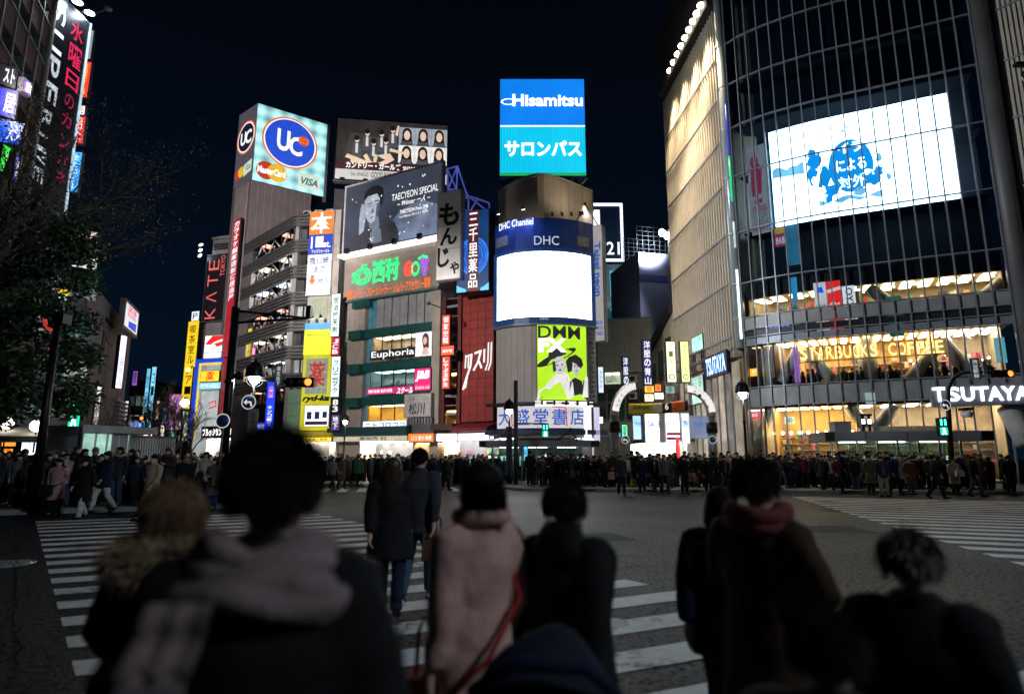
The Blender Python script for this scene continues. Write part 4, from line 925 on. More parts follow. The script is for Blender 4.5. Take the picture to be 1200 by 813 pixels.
R = FR.rect(517,508,541,517); sg = board('shop_sign', 'stepped white lit fascia of the shop left of the red awning', 'sign', FR, R, M_WHITEP, glow('fascia_hot_white',(1,.98,.97),4),.4, d=.4); letters(sg, FR, sub(R,.1,.2,.9,.8), glow('pinkish',(.9,.3,.7)), 'BEAUTY', bold=.02)
R = FR.rect(541.5,507.5,578,516); sg = board('shop_sign', 'white lit fascia directly below the red awning', 'sign', FR, R, M_WHITEP, MATS['fascia_hot_white'],.4, d=.4); letters(sg, FR, sub(R,.1,.2,.9,.8), MATS['drug_red'], '三千里薬品', bold=.03)
# blue box with the vertical pharmacy name, and the white brush lettered board
FBX = PT((541,300,58),(580,300,56.8)); R = FBX.rect(542,252,578.5,345)
sg = board('blue_sign', 'tall blue lit sign box with a dark red centre strip and glowing arc', 'sign', FBX, R, M_DARK, glow('deep_blue_box',(.006,.045,.16),.9,.3,.5),1.6, d=-.4)
d = sg['dd']; print_on(sg, FBX, R, glow('ring_blue',(.02,.22,.95),1.1,.3), lambda mb, dd: (ring(mb, FBX, R,.52,.43,.47,.235,.06, dd),[ring(mb, FBX, R,.52,.43,.47 - .09 * k,.235 - .045 * k,.02, dd) for k in (1,2)]), 'ring')
print_on(sg, FBX, R, glow('mid_blue',(.01,.1,.45),.9,.4,.8), lambda mb, dd: poly(mb, FBX, R, ell(.52,.43,.4,.2), dd - .008), 'disc')
print_on(sg, FBX, R, glow('arc_cyan',(.1,.55,1),1.2), lambda mb, dd: [poly(mb, FBX, R, q, dd) for q in ([(0,0),(.3,0),(.3,.03),(.12,.06),(0,.09)],[(1,0),(.75,0),(.75,.03),(.9,.06),(1,.09)])], 'corner_light')
print_on(sg, FBX, R, glow('strip_maroon',(.09,.012,.02),.9), lambda mb, dd: poly(mb, FBX, R,[(.34,.0),(.68,.0),(.68,1),(.34,1)], dd + .012), 'centre_strip')
mb = MB(); put(mb, FBX, sub(R,.37,.03,.65,.98), '三千里薬品', d + .03,.035, vertical=True, gap=.06); build('lettering', mb, W_TXT, sg)
FM = PT((516.5,280,57.6),(545,280,56.6)); R = FM.rect(516.5,227.5,544.5,330)
sg = board('white_sign', 'tall white board with black brush hiragana, jutting above the stair gap', 'sign', FM, R, M_GREY, mat('sign_offwhite',(.62,.60,.58),.6,0,.08,.6),.8, d=0)
mb = MB(); d = sg['dd']
for i,(ch, a, b_, c, e) in enumerate((('も',.08,.60,.92,.86),('ん',.14,.38,.86,.58),('じ',.05,.14,.55,.36),('ゃ',.58,.05,.95,.19))): put(mb, FM, sub(R, a, b_, c, e), ch, d,.035)
build('lettering', mb, M_BLACKM, sg)
mb = MB()
for k in (.335,.6): mb.fbox(FM, R[0] + .05, R[2] - .05, R[1] + (R[3] - R[1]) * k, R[1] + (R[3] - R[1]) * k + .05,.8,.83)
build('panel_joint', mb, M_GREY, sg, kind='stuff')
lamp('board_light', 'SPOT', FM.W(1.2, R[1] - 3,4),900,(1,.95,.9),.3, FM.W(1.2,(R[1] + R[3]) / 2 + 1,0),70,.6)
fx = thing('floodlight', 'small floodlight arm in front of the brush lettered white board', 'floodlight', FM.W(1.2, R[1] - 3.1,4.1)); build('housing', MB().bar(FM.W(1.2, R[1] - 3.15,4.2), FM.W(1.2, R[1] - 3.02,4.02),.15,8), M_DARK, fx); build('arm', MB().bar(FM.W(1.2, R[1] - 3.1,4.15), FM.W(1.2, R[1] - 2.9,.2),.05,5), M_DARK, fx)
# ================================================================== the corner bookshop building with the round screen
_p = [(579.5,54.2),(590,53.3),(604,52.5),(622,52.1),(640,52.0),(660,52.15),(680,52.7),(698,53.6)]
FT = Face([at(a,400, y).xy for a, y in _p])
_p2 = [(584,57.5),(606,54.9),(620,53.9),(630,53.5),(640,53.55),(655,54.2),(693.5,57.2)]
FW = Face([at(a,230, y).xy for a, y in _p2])
t = thing('corner_building', 'rounded corner building with giant white screen over a bookshop', 'building', FT.W(FT.L / 2,0))
zs0, zs1 = Z(FT,640,371), Z(FT,640,295)
zh = Z(FT,640,254)
build('core', mass(MB(), FT,0, zh - .3,9,-.6), M_DKCONC, t)
M_TWR = mat('tower_stucco',(.38,.33,.28),.7,0,.12,.4,.1)
build('tower_wall', mass(MB(), FW, zh - 1.5, Z(FW,632,206),6,0), M_TWR, t)
build('tower_cap', mass(MB(), FW, Z(FW,632,206), Z(FW,632,203.5),6,.12), M_CONC, t)
mb = MB()
for u in range(1, int(FW.L)): mb.fbox(FW, u - .015, u + .015, zh, Z(FW,632,206),0,.015)
build('wall_joints', mb, M_CONC, t, kind='stuff')
for px in (647,658.5,669.5,679.5): q = FW.rect(px - 1.6,248.5, px + 1.6,253.5); build('vent_opening', MB().fbox(FW, q[0], q[2], q[1], q[3],.01,.03), M_BLACKM, t)
M_NAVY = mat('navy_panel',(.014,.05,.22),.4,0,.25,.5)
nf = 12
for i in range(nf): build('header_panel', MB().fbox(FT, FT.L * i / nf + .012, FT.L * (i + 1) / nf - .012, zs1 + .35, zh - .1,-.6,.02), M_NAVY, t)
build('screen_frame', MB().fbox(FT,0, FT.L, zs1 + .02, zs1 + .33,-.6,.15), mat('frame_blue',(.02,.09,.32),.4), t)
build('screen_frame', MB().fbox(FT,0, FT.L, zs0 - .6, zs0 - .02,-.6,.15), MATS['frame_blue'], t)
for a in (0, FT.L - .42): build('screen_frame', MB().fbox(FT, a, a + .42, zs0 - .02, zs1 + .02,-.6,.13), MATS['frame_blue'], t)
for px in (589,683): q = FT.rect(px - 6.5,278, px + 6.5,289); build('vent_grille', MB().fbox(FT, q[0], q[2], q[1], q[3],.03,.09), M_GREY, t)
build('grey_band', MB().fbox(FT,-.1, FT.L + .1, Z(FT,640,381), zs0 - .62,-.6,.3), M_GREY, t)
sc = thing('screen', 'huge blank white curved video screen on the corner building', 'screen', FT.W(FT.L / 2, zs0,.05)); build('screen_panel', MB().fbox(FT,.44, FT.L - .44, zs0, zs1,-.1,.06), glow('screen_white_hot',(.95,.98,1),9,0), sc)
sg = thing('wall_letters', 'pale serif initials on the navy band above the white screen', 'sign', FT.W(FT.L / 2, zh - 2,.03))
mb = MB(); put(mb, FT, FT.rect(626,276.5,655,287), 'DHC',.05,-.002); build('lettering', mb, glow('letters_silver',(.62,.66,.72),.8), sg)
sg = thing('wall_letters', 'small lit channel name on the upper left of navy band', 'sign', FT.W(1.5, zh - 1.4,.03))
mb = MB(); put(mb, FT, FT.rect(585.5,257,625,265.5), 'DHC Channel',.05,.015); build('lettering', mb, W_TXT, sg)
sg = thing('wall_letters', 'tiny initials on the blue frame below the white screen', 'sign', FT.W(FT.L / 2, zs0 - .5,.16)); mb = MB(); put(mb, FT, FT.rect(633,372.6,643,375), 'DHC',.17); build('lettering', mb, MATS['letters_silver'], sg)
for px in (594.5,617): spot_fixture(FT.W(U(FT, px,253), zh + .25,1.3), FT.W(U(FT, px,262), zh - 1.6,.05), 'small bright lamp shining on the navy band, %s of the two' % ('left' if px < 600 else 'right'), 'lamps over the navy band', glow('flood_lens_cool',(.8,.95,1),12,0),.16,260,(.22,.32,1),120)
# lower storeys
zl1, zl0 = Z(FT,640,381), Z(FT,640,472)
mb = MB()
for i in range(7): build('wall_panel', MB().fbox(FT,.25 + i * .62,.25 + (i + 1) * .62 - .02, zl0, zl1 - .05,-.6,0), mat('mauve_grey_panel',(.40,.375,.365),.6,0,.08,.8), t)
build('wall_panel', MB().fbox(FT, U(FT,687.5,430), FT.L, zl0, zl1 - .05,-.6,0), M_GREY, t)
build('wall_panel', MB().fbox(FT, U(FT,628,430) - .5, U(FT,688,430), zl0, zl1 - .05,-.6,-.12), M_DKCONC, t)
for k in range(16): build('ladder_rung', MB().fbox(FT, FT.L - .75, FT.L - .25, zl0 + (zl1 - zl0) * k / 16, zl0 + (zl1 - zl0) * k / 16 + .06,.02,.2), M_STEEL, t)
R = FT.rect(629,379.5,686.5,469.5)
sg = board('billboard', 'lime green poster of two embracing people in black hats under the screen', 'billboard', FT, R, M_DARK, glow('lime_poster',(.42,.75,.012),1.1,.15,.4),.3, d=-.1)
d = sg['dd']
def X(nm, m, shapes, dd=0):
 mb = MB(); [poly(mb, FT, R, s_, d + dd) for s_ in shapes]; o = build(nm, mb, m, sg)
 if len(shapes) > 1: o['kind'] = 'stuff'
PB, PWH, PG1, PG2 = glow('poster_black',(.012,.012,.014),.9), W_TXT, glow('poster_skin_grey',(.55,.55,.55),.95,.2,1.5), glow('poster_skin_light',(.72,.72,.72),1,.15,1.2)
X('coat_print', PB,[[(.0,0),(1,0),(1,.2),(.9,.28),(.85,.1),(.6,.1),(.1,.04)],[(.62,.25),(.72,.3),(.86,.26),(.9,.1),(.6,.05)]],.008)
X('back_print', PG2,[[(.0,.0),(.02,.12),(.16,.18),(.3,.3),(.44,.38),(.58,.34),(.68,.22),(.70,.06),(.6,.02)]],.016)
X('face_print', PG1,[ell(.42,.45,.12,.115), ell(.745,.44,.085,.12)],.024)
X('hair_print', PB,[[(.54,.50),(.6,.56),(.74,.6),(.86,.55),(.9,.47),(.84,.42),(.76,.47),(.68,.50),(.66,.38),(.58,.36)],[(.29,.5),(.34,.5),(.36,.38),(.3,.36)]],.03)
X('hat_print', PB,[[(.38 + .40 * cos(q) * .93 - .055 * sin(q) * .36,.555 + .40 * cos(q) * .30 + .055 * sin(q)) for q in [2 * pi * i / 24 for i in range(24)]],[(.2,.50),(.24,.66),(.34,.71),(.46,.70),(.56,.60)]],.034)
X('feature_print', PB,[ell(.38,.45,.022,.01,8), ell(.47,.46,.022,.01,8), ell(.43,.39,.03,.01,8), ell(.72,.45,.016,.01,8), ell(.78,.45,.016,.01,8), ell(.75,.385,.02,.008,8)],.04)
X('hand_print', PG2,[[(.86,.05),(.93,.3),(.97,.34),(1,.3),(1,.05)]],.03)
mb = MB(); put(mb, FT, sub(R,.03,.80,.84,.965), 'DMM', d + .045,.015); build('black_lettering', mb, PB, sg)
mb = MB(); put(mb, FT, sub(R,.04,.62,.56,.80), 'FX', d + .05,.05); build('white_lettering', mb, glow('white_letter_hot',(1,1,1)), sg)
build('light_ledge', MB().fbox(FT, R[0] - .1, R[2] + .1, R[1] - .5, R[1] - .1,.1,.8), MATS['tray_lit'], sg)
for k in range(5): build('lamp_head', MB().fbox(FT, R[0] + (R[2] - R[0]) * (k + .4) / 5, R[0] + (R[2] - R[0]) * (k + .55) / 5, R[1] - .45, R[1] - .05,.8,1.0), M_DARK, sg)
R = FT.rect(588,475.5,684,502.5)
sg = board('shop_sign', 'long white bookshop sign of blue characters inside a red open book', 'sign', FT, R, mat('sign_blue_edge',(.02,.06,.25),.4), glow('cream_backlit',(.62,.60,.60),.9,.12,.5),.5, d=.1)
d = sg['dd']
for i, ch in enumerate('大盛堂書店'): letters(sg, FT, sub(R,.03 + .192 * i,.16,.185 + .192 * i,.86), glow('book_name_blue',(.01,.07,.45),1), ch, 'character', bold=.03)
mb = MB(); R_ = R
stroke(mb, FT, R,[(.2,.12),(.19,.9),(.3,.95),(.46,.82),(.62,.95),(.75,.9),(.76,.15),(.62,.2),(.46,.08),(.3,.2),(.2,.14)],.05, d - .008); build('book_outline', mb, glow('book_red',(.6,.03,.04),1), sg)
b = MB().fbox(FT,-.2, FT.L + .3, Z(FT,640,509), Z(FT,640,503.5),-.5,.9); build('canopy', b, mat('navy_canopy',(.012,.03,.1),.4), t)
b = MB().fbox(FT,-.2, FT.L + .3, Z(FT,640,474.5), Z(FT,640,471.5),-.5,.8); build('canopy', b, M_DARK, t)
shp = thing('storefront', 'lit bookshop front full of shelves beneath the long white sign', 'shop front', FT.W(FT.L / 2,0,.1))
build('door_frame', MB().fbox(FT,.1, FT.L - .1, Z(FT,640,513), Z(FT,640,509.5),-.3,.2), mat('pale_header',(.6,.6,.55),.6), shp)
FTs = PT((583,520,53.0),(697,520,53.0)); room(FTs,(.1,.14, FTs.L - .1, Z(FTs,640,513)), shp,3.2, M_ROOMP, glow('shop_ceiling_hot',(1,.97,.95)),160, lamps=8)
t['label'] = 'rounded corner building with giant white screen over a bookshop'
for i,(px, w_) in enumerate(((683,6.5),(693,4.5))):
 q = FT.rect(px - w_ / 2,478, px + w_ / 2,517); build('lit_panel', MB().fbox(FT, q[0], q[2], q[1], q[3],.65,.9), glow('lit_panel_%d' % i,((.85,.9,.92),(.55,.5,.72))[i],1.1), t)
# the rooftop two-part sign
FH = PT((585.5,150,55.2),(686,150,55.2)); R = FH.rect(585.5,92.5,686,203)
t = thing('rooftop_sign', 'tall blue over turquoise two part sign glowing on the tower roof', 'sign', FH.W(FH.L / 2, R[1]))
build('casing', MB().fbox(FH, R[0], R[2], R[1], R[3],-2.6,-.06), mat('casing_blue',(.02,.06,.2),.5), t)
def striped(name, c, s):
 m = glow(name, c, s,.1,.3); n = m.node_tree.nodes; L = m.node_tree.links; b = n['Principled BSDF']
 tc = n.new('ShaderNodeTexCoord'); wv = n.new('ShaderNodeTexWave'); wv.inputs['Scale'].default_value = 1.1; wv.inputs['Distortion'].default_value = .2; L.new(tc.outputs['Object'], wv.inputs['Vector'])
 r = n.new('ShaderNodeValToRGB'); r.color_ramp.elements[0].color = tuple(q * .86 for q in c) + (1,); r.color_ramp.elements[1].color = tuple(min(1, q * 1.12) for q in c) + (1,)
 L.new(wv.outputs['Fac'], r.inputs[0]); L.new(r.outputs[0], b.inputs['Emission Color']); return m
zm = R[1] + (R[3] - R[1]) * .485
build('upper_panel', MB().fbox(FH, R[0] + .05, R[2] - .05, zm + .14, R[3] - .05,-.05,0), striped('hisa_blue',(.004,.20,.80),1.15), t)
build('lower_panel', MB().fbox(FH, R[0] + .05, R[2] - .05, R[1] + .05, zm - .02,-.05,0), striped('salon_turquoise',(.004,.52,.78),1.15), t)
build('divider', MB().fbox(FH, R[0] + .05, R[2] - .05, zm, zm + .12,-.05,.05), W_TXT, t)
W2 = glow('white_letter_hot',(1,1,1))
mb = MB(); put(mb, FH, sub(R,.15,.70,.975,.83), 'Hisamitsu',.05,.028)
r2 = sub(R,.02,.69,.30,.82); ring(mb, FH, r2,.3,.45,.32,.26,.07,.05); build('lettering', mb, W2, t)
mb = MB(); put(mb, FH, sub(R,.06,.17,.95,.335), 'サロンパス',.05,.03); build('lettering', mb, W2, t)
mb = MB(); mb.fbox(FH, R[0] + .02, R[2] - .02, R[1] - .12, R[1],-.3,.02); build('bottom_edge', mb, glow('edge_green',(.02,.5,.12),.8), t)
fr = thing('steel_frame', 'dark steel struts carrying the two part rooftop sign', 'steel frame', FH.W(FH.L / 2, R[1] - 1,-1))
for i in range(6):
 u = R[0] + (R[2] - R[0]) * (i + .5) / 6; build('strut', MB().bar(FH.W(u, Z(FW,632,205),-1.2), FH.W(u, R[1] - .05,-1.2),.1,5), M_DARK, fr); build('strut', MB().bar(FH.W(u, Z(FW,632,205),-1.2), FH.W(u + .9, R[1] - .05,-1.0),.07,5), M_GREY, fr)
an = thing('antenna', 'thin mast on top of the two part rooftop sign', 'antenna', FH.W(FH.L * .5, R[3],-1)); build('mast', MB().bar(FH.W(FH.L * .5, R[3],-1), FH.W(FH.L * .5, R[3] + 2,-1),.05,5), M_DARK, an)
an = thing('antenna', 'thin mast rising behind the girl group billboard', 'antenna', FI.W(FI.L * .52,30,-2)); build('mast', MB().bar(FI.W(FI.L * .52,28,-2), FI.W(FI.L * .52, Z(FI,463,108),-2),.07,5), M_GREY, an)
lamp('tower_wash', 'SPOT', FT.W(FT.L * .8, zh + .4,1.2),500,(1,.85,.6),.3, FW.W(FW.L * .75, zh + 6,0),120,.8)
fx = thing('floodlight', 'floodlight at the foot of the beige tower wall', 'floodlight', FT.W(FT.L * .8, zh,1.2)); build('housing', MB().box(FT.W(FT.L * .8, zh,1.2) - Vector((.2,.15,0)), FT.W(FT.L * .8, zh,1.2) + Vector((.2,.15,.25))), M_DARK, fx); build('bracket', MB().bar(FT.W(FT.L * .8, zh + .1,1.2), FT.W(FT.L * .8, zh - .3,0),.05,5), M_DARK, fx)
# ================================================================== behind the corner building
FD = PT((655,430,68),(765,430,66)); zd = Z(FD,735,388)
t = thing('office_building', 'grey tiled office block behind the corner bookshop with few lit windows', 'building', FD.W(FD.L / 2,0))
build('wall', mass(MB(), FD,0, Z(FD,735,372),14,-.1), mat('grey_office_wall',(.17,.19,.20),.8), t)
tiles(FD, FD.rect(700,374,764,436),10,7, mat('grey_office_tile',(.30,.33,.34),.6,0,.12,.8), t, d=-.1)
tiles(FD, FD.rect(700,494,764,512),10,2, MATS['grey_office_tile'], t, d=-.1)
room(FD, FD.rect(709,437,727,450), t,.5, M_ROOMP, glow('office_light',(.9,1,.75),8,0),0, 'office_window',2, back=.35)
room(FD, FD.rect(709,438.5,727,449), t,.1, glow('office_blind',(.75,.9,.6),1.0,.3,2), CL,0, 'office_window',2, back=.3)
for j,(y0, y1) in enumerate(((456,470),(473,490))):
 for i in range(5): q = FD.rect(701 + 11 * i, y0,710 + 11 * i, y1); build('window', MB().fbox(FD, q[0], q[2], q[1], q[3],-.1,-.03), mat('teal_pane',(.03,.07,.075),.1,0,.4,1), t)
for i,(px_, py_, lab) in enumerate(((742,448, 'upper'),(742,468, 'lower'))): air_unit(FD, U(FD, px_, py_), Z(FD, px_, py_),.0, '%s air conditioner on the grey tiled office wall' % lab)
air_unit(FR, U(FR,533,400), Z(FR,533,402),-.4, 'air conditioner on a landing in the stair gap by the red wall')
FNx = PT((698,330,60),(711.5,330,59.4)); R = FNx.rect(698.5,267,711,402)
sg = board('vertical_sign', 'tall white vertical sign with upright blue lettering beside the white screen', 'sign', FNx, R, M_GREY, glow('neon_sign_white',(.42,.40,.41),.8,.1),.9, d=0)
mb = MB(); put(mb, FNx, sub(R,.22,.38,.82,.85), 'Taisei neon', sg['dd'],.04, rot=-90); build('lettering', mb, glow('neon_name_blue',(.02,.10,.42),.9), sg)
mb = MB(); [put(mb, FNx, sub(R,.2,.05 + .045 * k,.85,.085 + .045 * k), s_, sg['dd'],.02) for k, s_ in enumerate(('3462', '4719', '電話'))]; build('small_lettering', mb, MATS['neon_name_blue'], sg)
lamp('sign_wash', 'SPOT', FNx.W(.7, R[3] + 1,4),700,(1,.95,.95),.3, FNx.W(.7, R[1] + 4,.9),90,.7)
fx = thing('floodlight', 'floodlight arm above the tall white vertical sign', 'floodlight', FNx.W(.7, R[3] + 1,4)); build('housing', MB().bar(FNx.W(.7, R[3] + 1.15,4.15), FNx.W(.7, R[3] + 1.03,4.02),.15,8), M_DARK, fx); build('arm', MB().bar(FNx.W(.7, R[3] + 1.1,4.1), FNx.W(.7, R[3] - .1,.4),.05,5), M_DARK, fx)
F21 = PT((695,270,92),(731,270,92)); R = F21.rect(672,239,730,306.5)
t = thing('outline_sign', 'dark square sign with glowing white outline and white figures', 'sign', F21.W(F21.L / 2, R[1]))
build('panel', MB().fbox(F21, R[0], R[2], R[1], R[3],-.5,0), mat('outline_navy',(.008,.018,.04),.3), t)
G_OUT = glow('outline_white',(.75,.78,1),2.2,0)
for a, b_, c, e in ((R[0], R[1], R[2], R[1] + .35),(R[0], R[3] - .35, R[2], R[3]),(R[2] - .35, R[1] + .36, R[2], R[3] - .36)): build('outline_tube', MB().fbox(F21, a, c, b_, e,.01,.3), G_OUT, t)
mb = MB(); put(mb, F21, F21.rect(711,283.5,726,298.5), '21',.05,.01); put(mb, F21, F21.rect(694,246,703,271), '1',.05,.05); build('lettering', mb, W_TXT, t)
FX2 = PT((655,350,93),(768,350,93)); t = thing('dark_tower', 'dark teal tower block in shadow behind vertical sign', 'building', FX2.W(FX2.L / 2,0)); build('wall', mass(MB(), FX2,0, Z(FX2,715,308),14,-.6), mat('dark_teal_wall',(.10,.17,.19),.6,0,.2,.3), t)
mb = MB()
for k in range(12): mb.fbox(FX2,0, FX2.L, Z(FX2,715,308) - 1.6 * k - .06, Z(FX2,715,308) - 1.6 * k,-.6,-.52)
build('wall_joints', mb, M_DARK, t, kind='stuff')
R = FX2.rect(714.5,315.5,731.5,348); sg = board('poster', 'teal lit fashion poster of a standing figure in a long coat', 'poster', FX2, R, M_DARK, glow('teal_poster',(.05,.32,.36),.9,.4,.4),.2, d=-.6)
print_on(sg, FX2, R, glow('poster_dark_teal',(.005,.03,.04),.9), lambda mb, d: [poly(mb, FX2, R, q, d) for q in (ell(.5,.84,.13,.1),[(.25,.0),(.75,.0),(.8,.4),(.68,.74),(.32,.74),(.2,.4)])], 'figure_print')
print_on(sg, FX2, R, glow('poster_pale_teal',(.4,.55,.55),.9), lambda mb, d: [poly(mb, FX2, R, q, d + .01) for q in (ell(.5,.80,.07,.06),[(.45,.1),(.55,.1),(.56,.7),(.44,.7)])], 'face_print')
R = FX2.rect(712,352,733,392); sg = board('poster', 'dark teal sign with pale lettering below the fashion poster', 'poster', FX2, R, M_DARK, glow('teal_poster_dim',(.01,.07,.085),.9,.4,.4),.2, d=-.6)
letters(sg, FX2, sub(R,.2,.72,.95,.92), glow('letters_cyan',(.3,.8,.9),.9), 'ZARA', shear=.2); letters(sg, FX2, sub(R,.1,.02,.95,.2), MATS['letters_silver'], 'NEXT', 'lettering'); letters(sg, FX2, sub(R,.3,.4,.75,.55), MATS['letters_silver'], 'NEW IN', 'lettering')
# slim block with a cage on its roof
FE = PT((748,340,70),(790,340,71)); zc = Z(FE,770,297)
t = thing('stair_tower', 'grey violet stair block with a dark mesh cage on its roof', 'building', FE.W(FE.L / 2,0))
M_VIO = mat('violet_grey_wall',(.20,.20,.29),.7,0,.12,.4)
build('wall', mass(MB(), FE,0, zc,9,0, u0=.2), M_VIO, t)
build('blue_band', MB().fbox(FE,.15, FE.L, Z(FE,760,330), Z(FE,760,322),-.2,.06), mat('band_blue',(.04,.06,.2),.6), t)
cg = MB()
zc1 = Z(FE,770,266)
for d in (-.3,-4.5):
 for k in range(7): u = .2 + (FE.L - .2) * k / 6; cg.bar(FE.W(u, zc, d), FE.W(u, zc1, d),.05,4)
 for k in range(6): z = zc + (zc1 - zc) * (k + 1) / 6; cg.bar(FE.W(.2, z, d), FE.W(FE.L, z, d),.04,4)
build('cage', cg, M_DARK, t, kind='stuff')
pl = thing('lamp_mast', 'short mast with two floodlights beside the roof cage', 'street lamp', at(785,345,68))
build('mast', MB().bar(at(786.5,345,68), at(785.5,270,68),.3,8), mat('mast_pale',(.45,.43,.4),.5), pl)
for px, py in ((776.5,273.5),(782.5,277)): build('lamp_head', MB().bar(at(px - 1.5, py - 2.5,68), at(px, py,67.6),.3,10,.42), glow('mast_lens',(.9,.95,1),14,0), pl)
lp_ = at(777,275,67.2)
for tg, en in (((12,93,26),26000),((9,66,12),10000),((16,72,20),260)): lamp('mast_flood', 'SPOT', lp_ + Vector((-.6,-.8,-.2)), en,(.75,.9,1),.4, tg,75,.8)
# shops running up the lane beside the glass building
FS = PT((762,480,67),(793,480,59))
t = thing('lane_building', 'beige lane building with sloped roof edge between the signs and glass block', 'building', FS.W(FS.L / 2,0))
M_BEI = mat('beige_wall',(.42,.36,.28),.75,0,.12,.5)
b = MB().hexa([FS.W(0,0), FS.W(FS.L,0), FS.W(FS.L,0,-8), FS.W(0,0,-8)],[FS.W(0, Z(FS,764,420)), FS.W(FS.L, Z(FS,792,362)), FS.W(FS.L, Z(FS,792,362),-8), FS.W(0, Z(FS,764,420),-8)]); build('wall', b, M_BEI, t)
b = MB().hexa([FS.W(-1, Z(FS,764,424),.3), FS.W(FS.L, Z(FS,792,364),.3), FS.W(FS.L, Z(FS,792,364),-2), FS.W(-1, Z(FS,764,424),-2)],[FS.W(-1, Z(FS,764,412),.3), FS.W(FS.L, Z(FS,792,352),.3), FS.W(FS.L, Z(FS,792,352),-2), FS.W(-1, Z(FS,764,412),-2)]); build('roof_edge', b, M_DARK, t)
for k in range(3): build('window', MB().fbox(FS,1 + 2.4 * k,2.6 + 2.4 * k,9 + k * .5,11.5 + k,.01,.08), mat('teal_pane',(.03,.07,.075)), t)
for (x0, y0, x1, y1, Y, tx, lab) in ((752,399,762.5,453,58, '洋服の青山', 'larger navy vertical sign of white tailoring characters above the street arch'),(728.5,418,736.5,464,63, '洋服の青', 'smaller navy vertical sign further down the lane beside the arch')):
 F_ = PT((x0,430, Y),(x1,430, Y)); R = F_.rect(x0, y0, x1, y1); sg = board('vertical_sign', lab, 'sign', F_, R, M_DARK, glow('navy_sign',(.008,.018,.16),.9),.5, d=0); letters(sg, F_, sub(R,.15,.02,.85,.98), W_TXT, tx, vertical=True, bold=.02)
for (x0, x1, y0, y1, Y, c, tx, lab) in ((779,790.5,401,449,52,(.95,.95,.6), 'ラーメン', 'pale yellow lit vertical sign box left of its twin above the lane'),(795.5,806,401,449,50,(.85,.95,.35), '串カツ田中', 'yellow green lit vertical sign box next to the ribbed facade')):
 F_ = PT((x0,430, Y),(x1,430, Y)); R = F_.rect(x0, y0, x1, y1); sg = board('vertical_sign', lab, 'sign', F_, R, M_DARK, glow('lane_%d' % x0, c,1.6,.1),.5, d=0)
 letters(sg, F_, sub(R,.3,.25,.7,.95), mat('print_olive2',(.35,.34,.05)), tx, vertical=True); print_on(sg, F_, R, M_BLACKM, lambda mb, d: ring(mb, F_, R,.5,.13,.3,.3 * (R[2] - R[0]) / (R[3] - R[1]),.09, d), 'emblem')
F_ = PT((728,480,56),(738,480,56));
for (x0, y0, x1, y1, Y, c, s_, tx, lab) in ((754,452,766,461,57,(1,.45,.05),1.6, '麺', 'round orange lit sign above the banner'),(766,450,774,459.5,57,(1,.2,.03),1.5, '焼', 'orange square sign beside the round orange sign'),(754,461.5,765.5,471,57,(1,.75,.5),2, '肉', 'peach lit box under the round orange sign'),(765.5,460,777,468.5,57,(1,.95,.95),2, '酒', 'small white lit box with red mark above the banner'),(700,430,707,461,57,(.6,.75,1),1.3, 'カラオケ', 'pale blue sleeve sign on the corner of grey office block'),(778,452,790,462,52,(.25,.45,.4),.9, '茶', 'dim green lit box under the yellow lane sign'),(698.5,488,706.5,497,54,(1,1,1),2, 'M', 'small white lit box at the bookshop corner'),(727,497,735,514,45,(.2,.9,.5),1.3, '薬', 'green and white lit sign by the left arch post'),(721,503,727,513,45,(.15,.35,.95),1.2, '駅', 'small blue lit sign by the left arch post')):
 F_ = PT((x0,480, Y),(x1,480, Y)); R = F_.rect(x0, y0, x1, y1); sg = board('small_sign', lab, 'sign', F_, R, M_DARK, glow('small_%d_%d' % (x0, y0), c, s_,.2,2),.35, d=0); letters(sg, F_, sub(R,.25,.15,.75,.85), mat('print_red_dk',(.3,.03,.02)) if c[0] > .9 else mat('print_navy',(.03,.05,.2)), tx, vertical=len(tx) > 1)
# bright shops at the far end of the lane, under the banner
for (x0, y0, x1, y1, Y, c, s_, lab) in ((741,487,752,515,63,(.35,.6,1),1.3, 'blue white lit shop poster under the yellow banner'),(755,485,776,520,60,(1,.97,.95),2.4, 'blazing white shop panel under the middle of banner'),(779,484,797,519,57,(.95,.97,1),2.2, 'tall white shop panel with maroon strip under banner'),(797.5,484,807,520,54,(.6,.75,1),1.6, 'pale blue shop panel at the right under banner'),(808,487,829,514,49,(.16,.2,.32),.8, 'dim grey blue shop panel by the right arch post')):
 F_ = PT((x0,500, Y),(x1,500, Y)); R = F_.rect(x0, y0, x1, y1); sg = board('shop_poster', lab, 'sign', F_, R, M_WHITEP, glow('lane_panel_%d' % x0, c, s_ * 1.4,.35,.7),.3, d=0)
 letters(sg, F_, sub(R,.15,.55,.85,.75), glow('print_lane_blue',(.02,.15,.6),1), {741: '渋谷',755: 'SALE',779: '靴下屋',797: 'OPEN',808: 'センター'}[int(x0)], bold=.03)
 if x0 == 779: print_on(sg, F_, R, glow('maroon_strip',(.25,.01,.06),.9), lambda mb, d: [poly(mb, F_, R,[(.05,.1 + .15 * k),(.95,.1 + .15 * k),(.95,.2 + .15 * k),(.05,.2 + .15 * k)], d) for k in (0,1)], 'maroon_strip')
FLn = PT((738,520,64),(806,520,55)); t = thing('lane_shops', 'row of glowing shop fronts along the pedestrian lane', 'shop front', FLn.W(FLn.L / 2,0)); room(FLn,(.1,.1, FLn.L - .1, Z(FLn,770,519)), t,2.5, M_ROOMP, MATS['shop_ceiling_hot'],120, lamps=7)
build('wall', MB().fbox(FLn,0, FLn.L, Z(FLn,770,518.5), Z(FLn,770,478),-2.5,-.4), M_DKCONC, t); build('red_post', MB().fbox(FLn, FLn.L - 1.4, FLn.L - 1.0,0, Z(FLn,800,512),.1,.3), glow('lane_red',(.8,.05,.05),1), t)
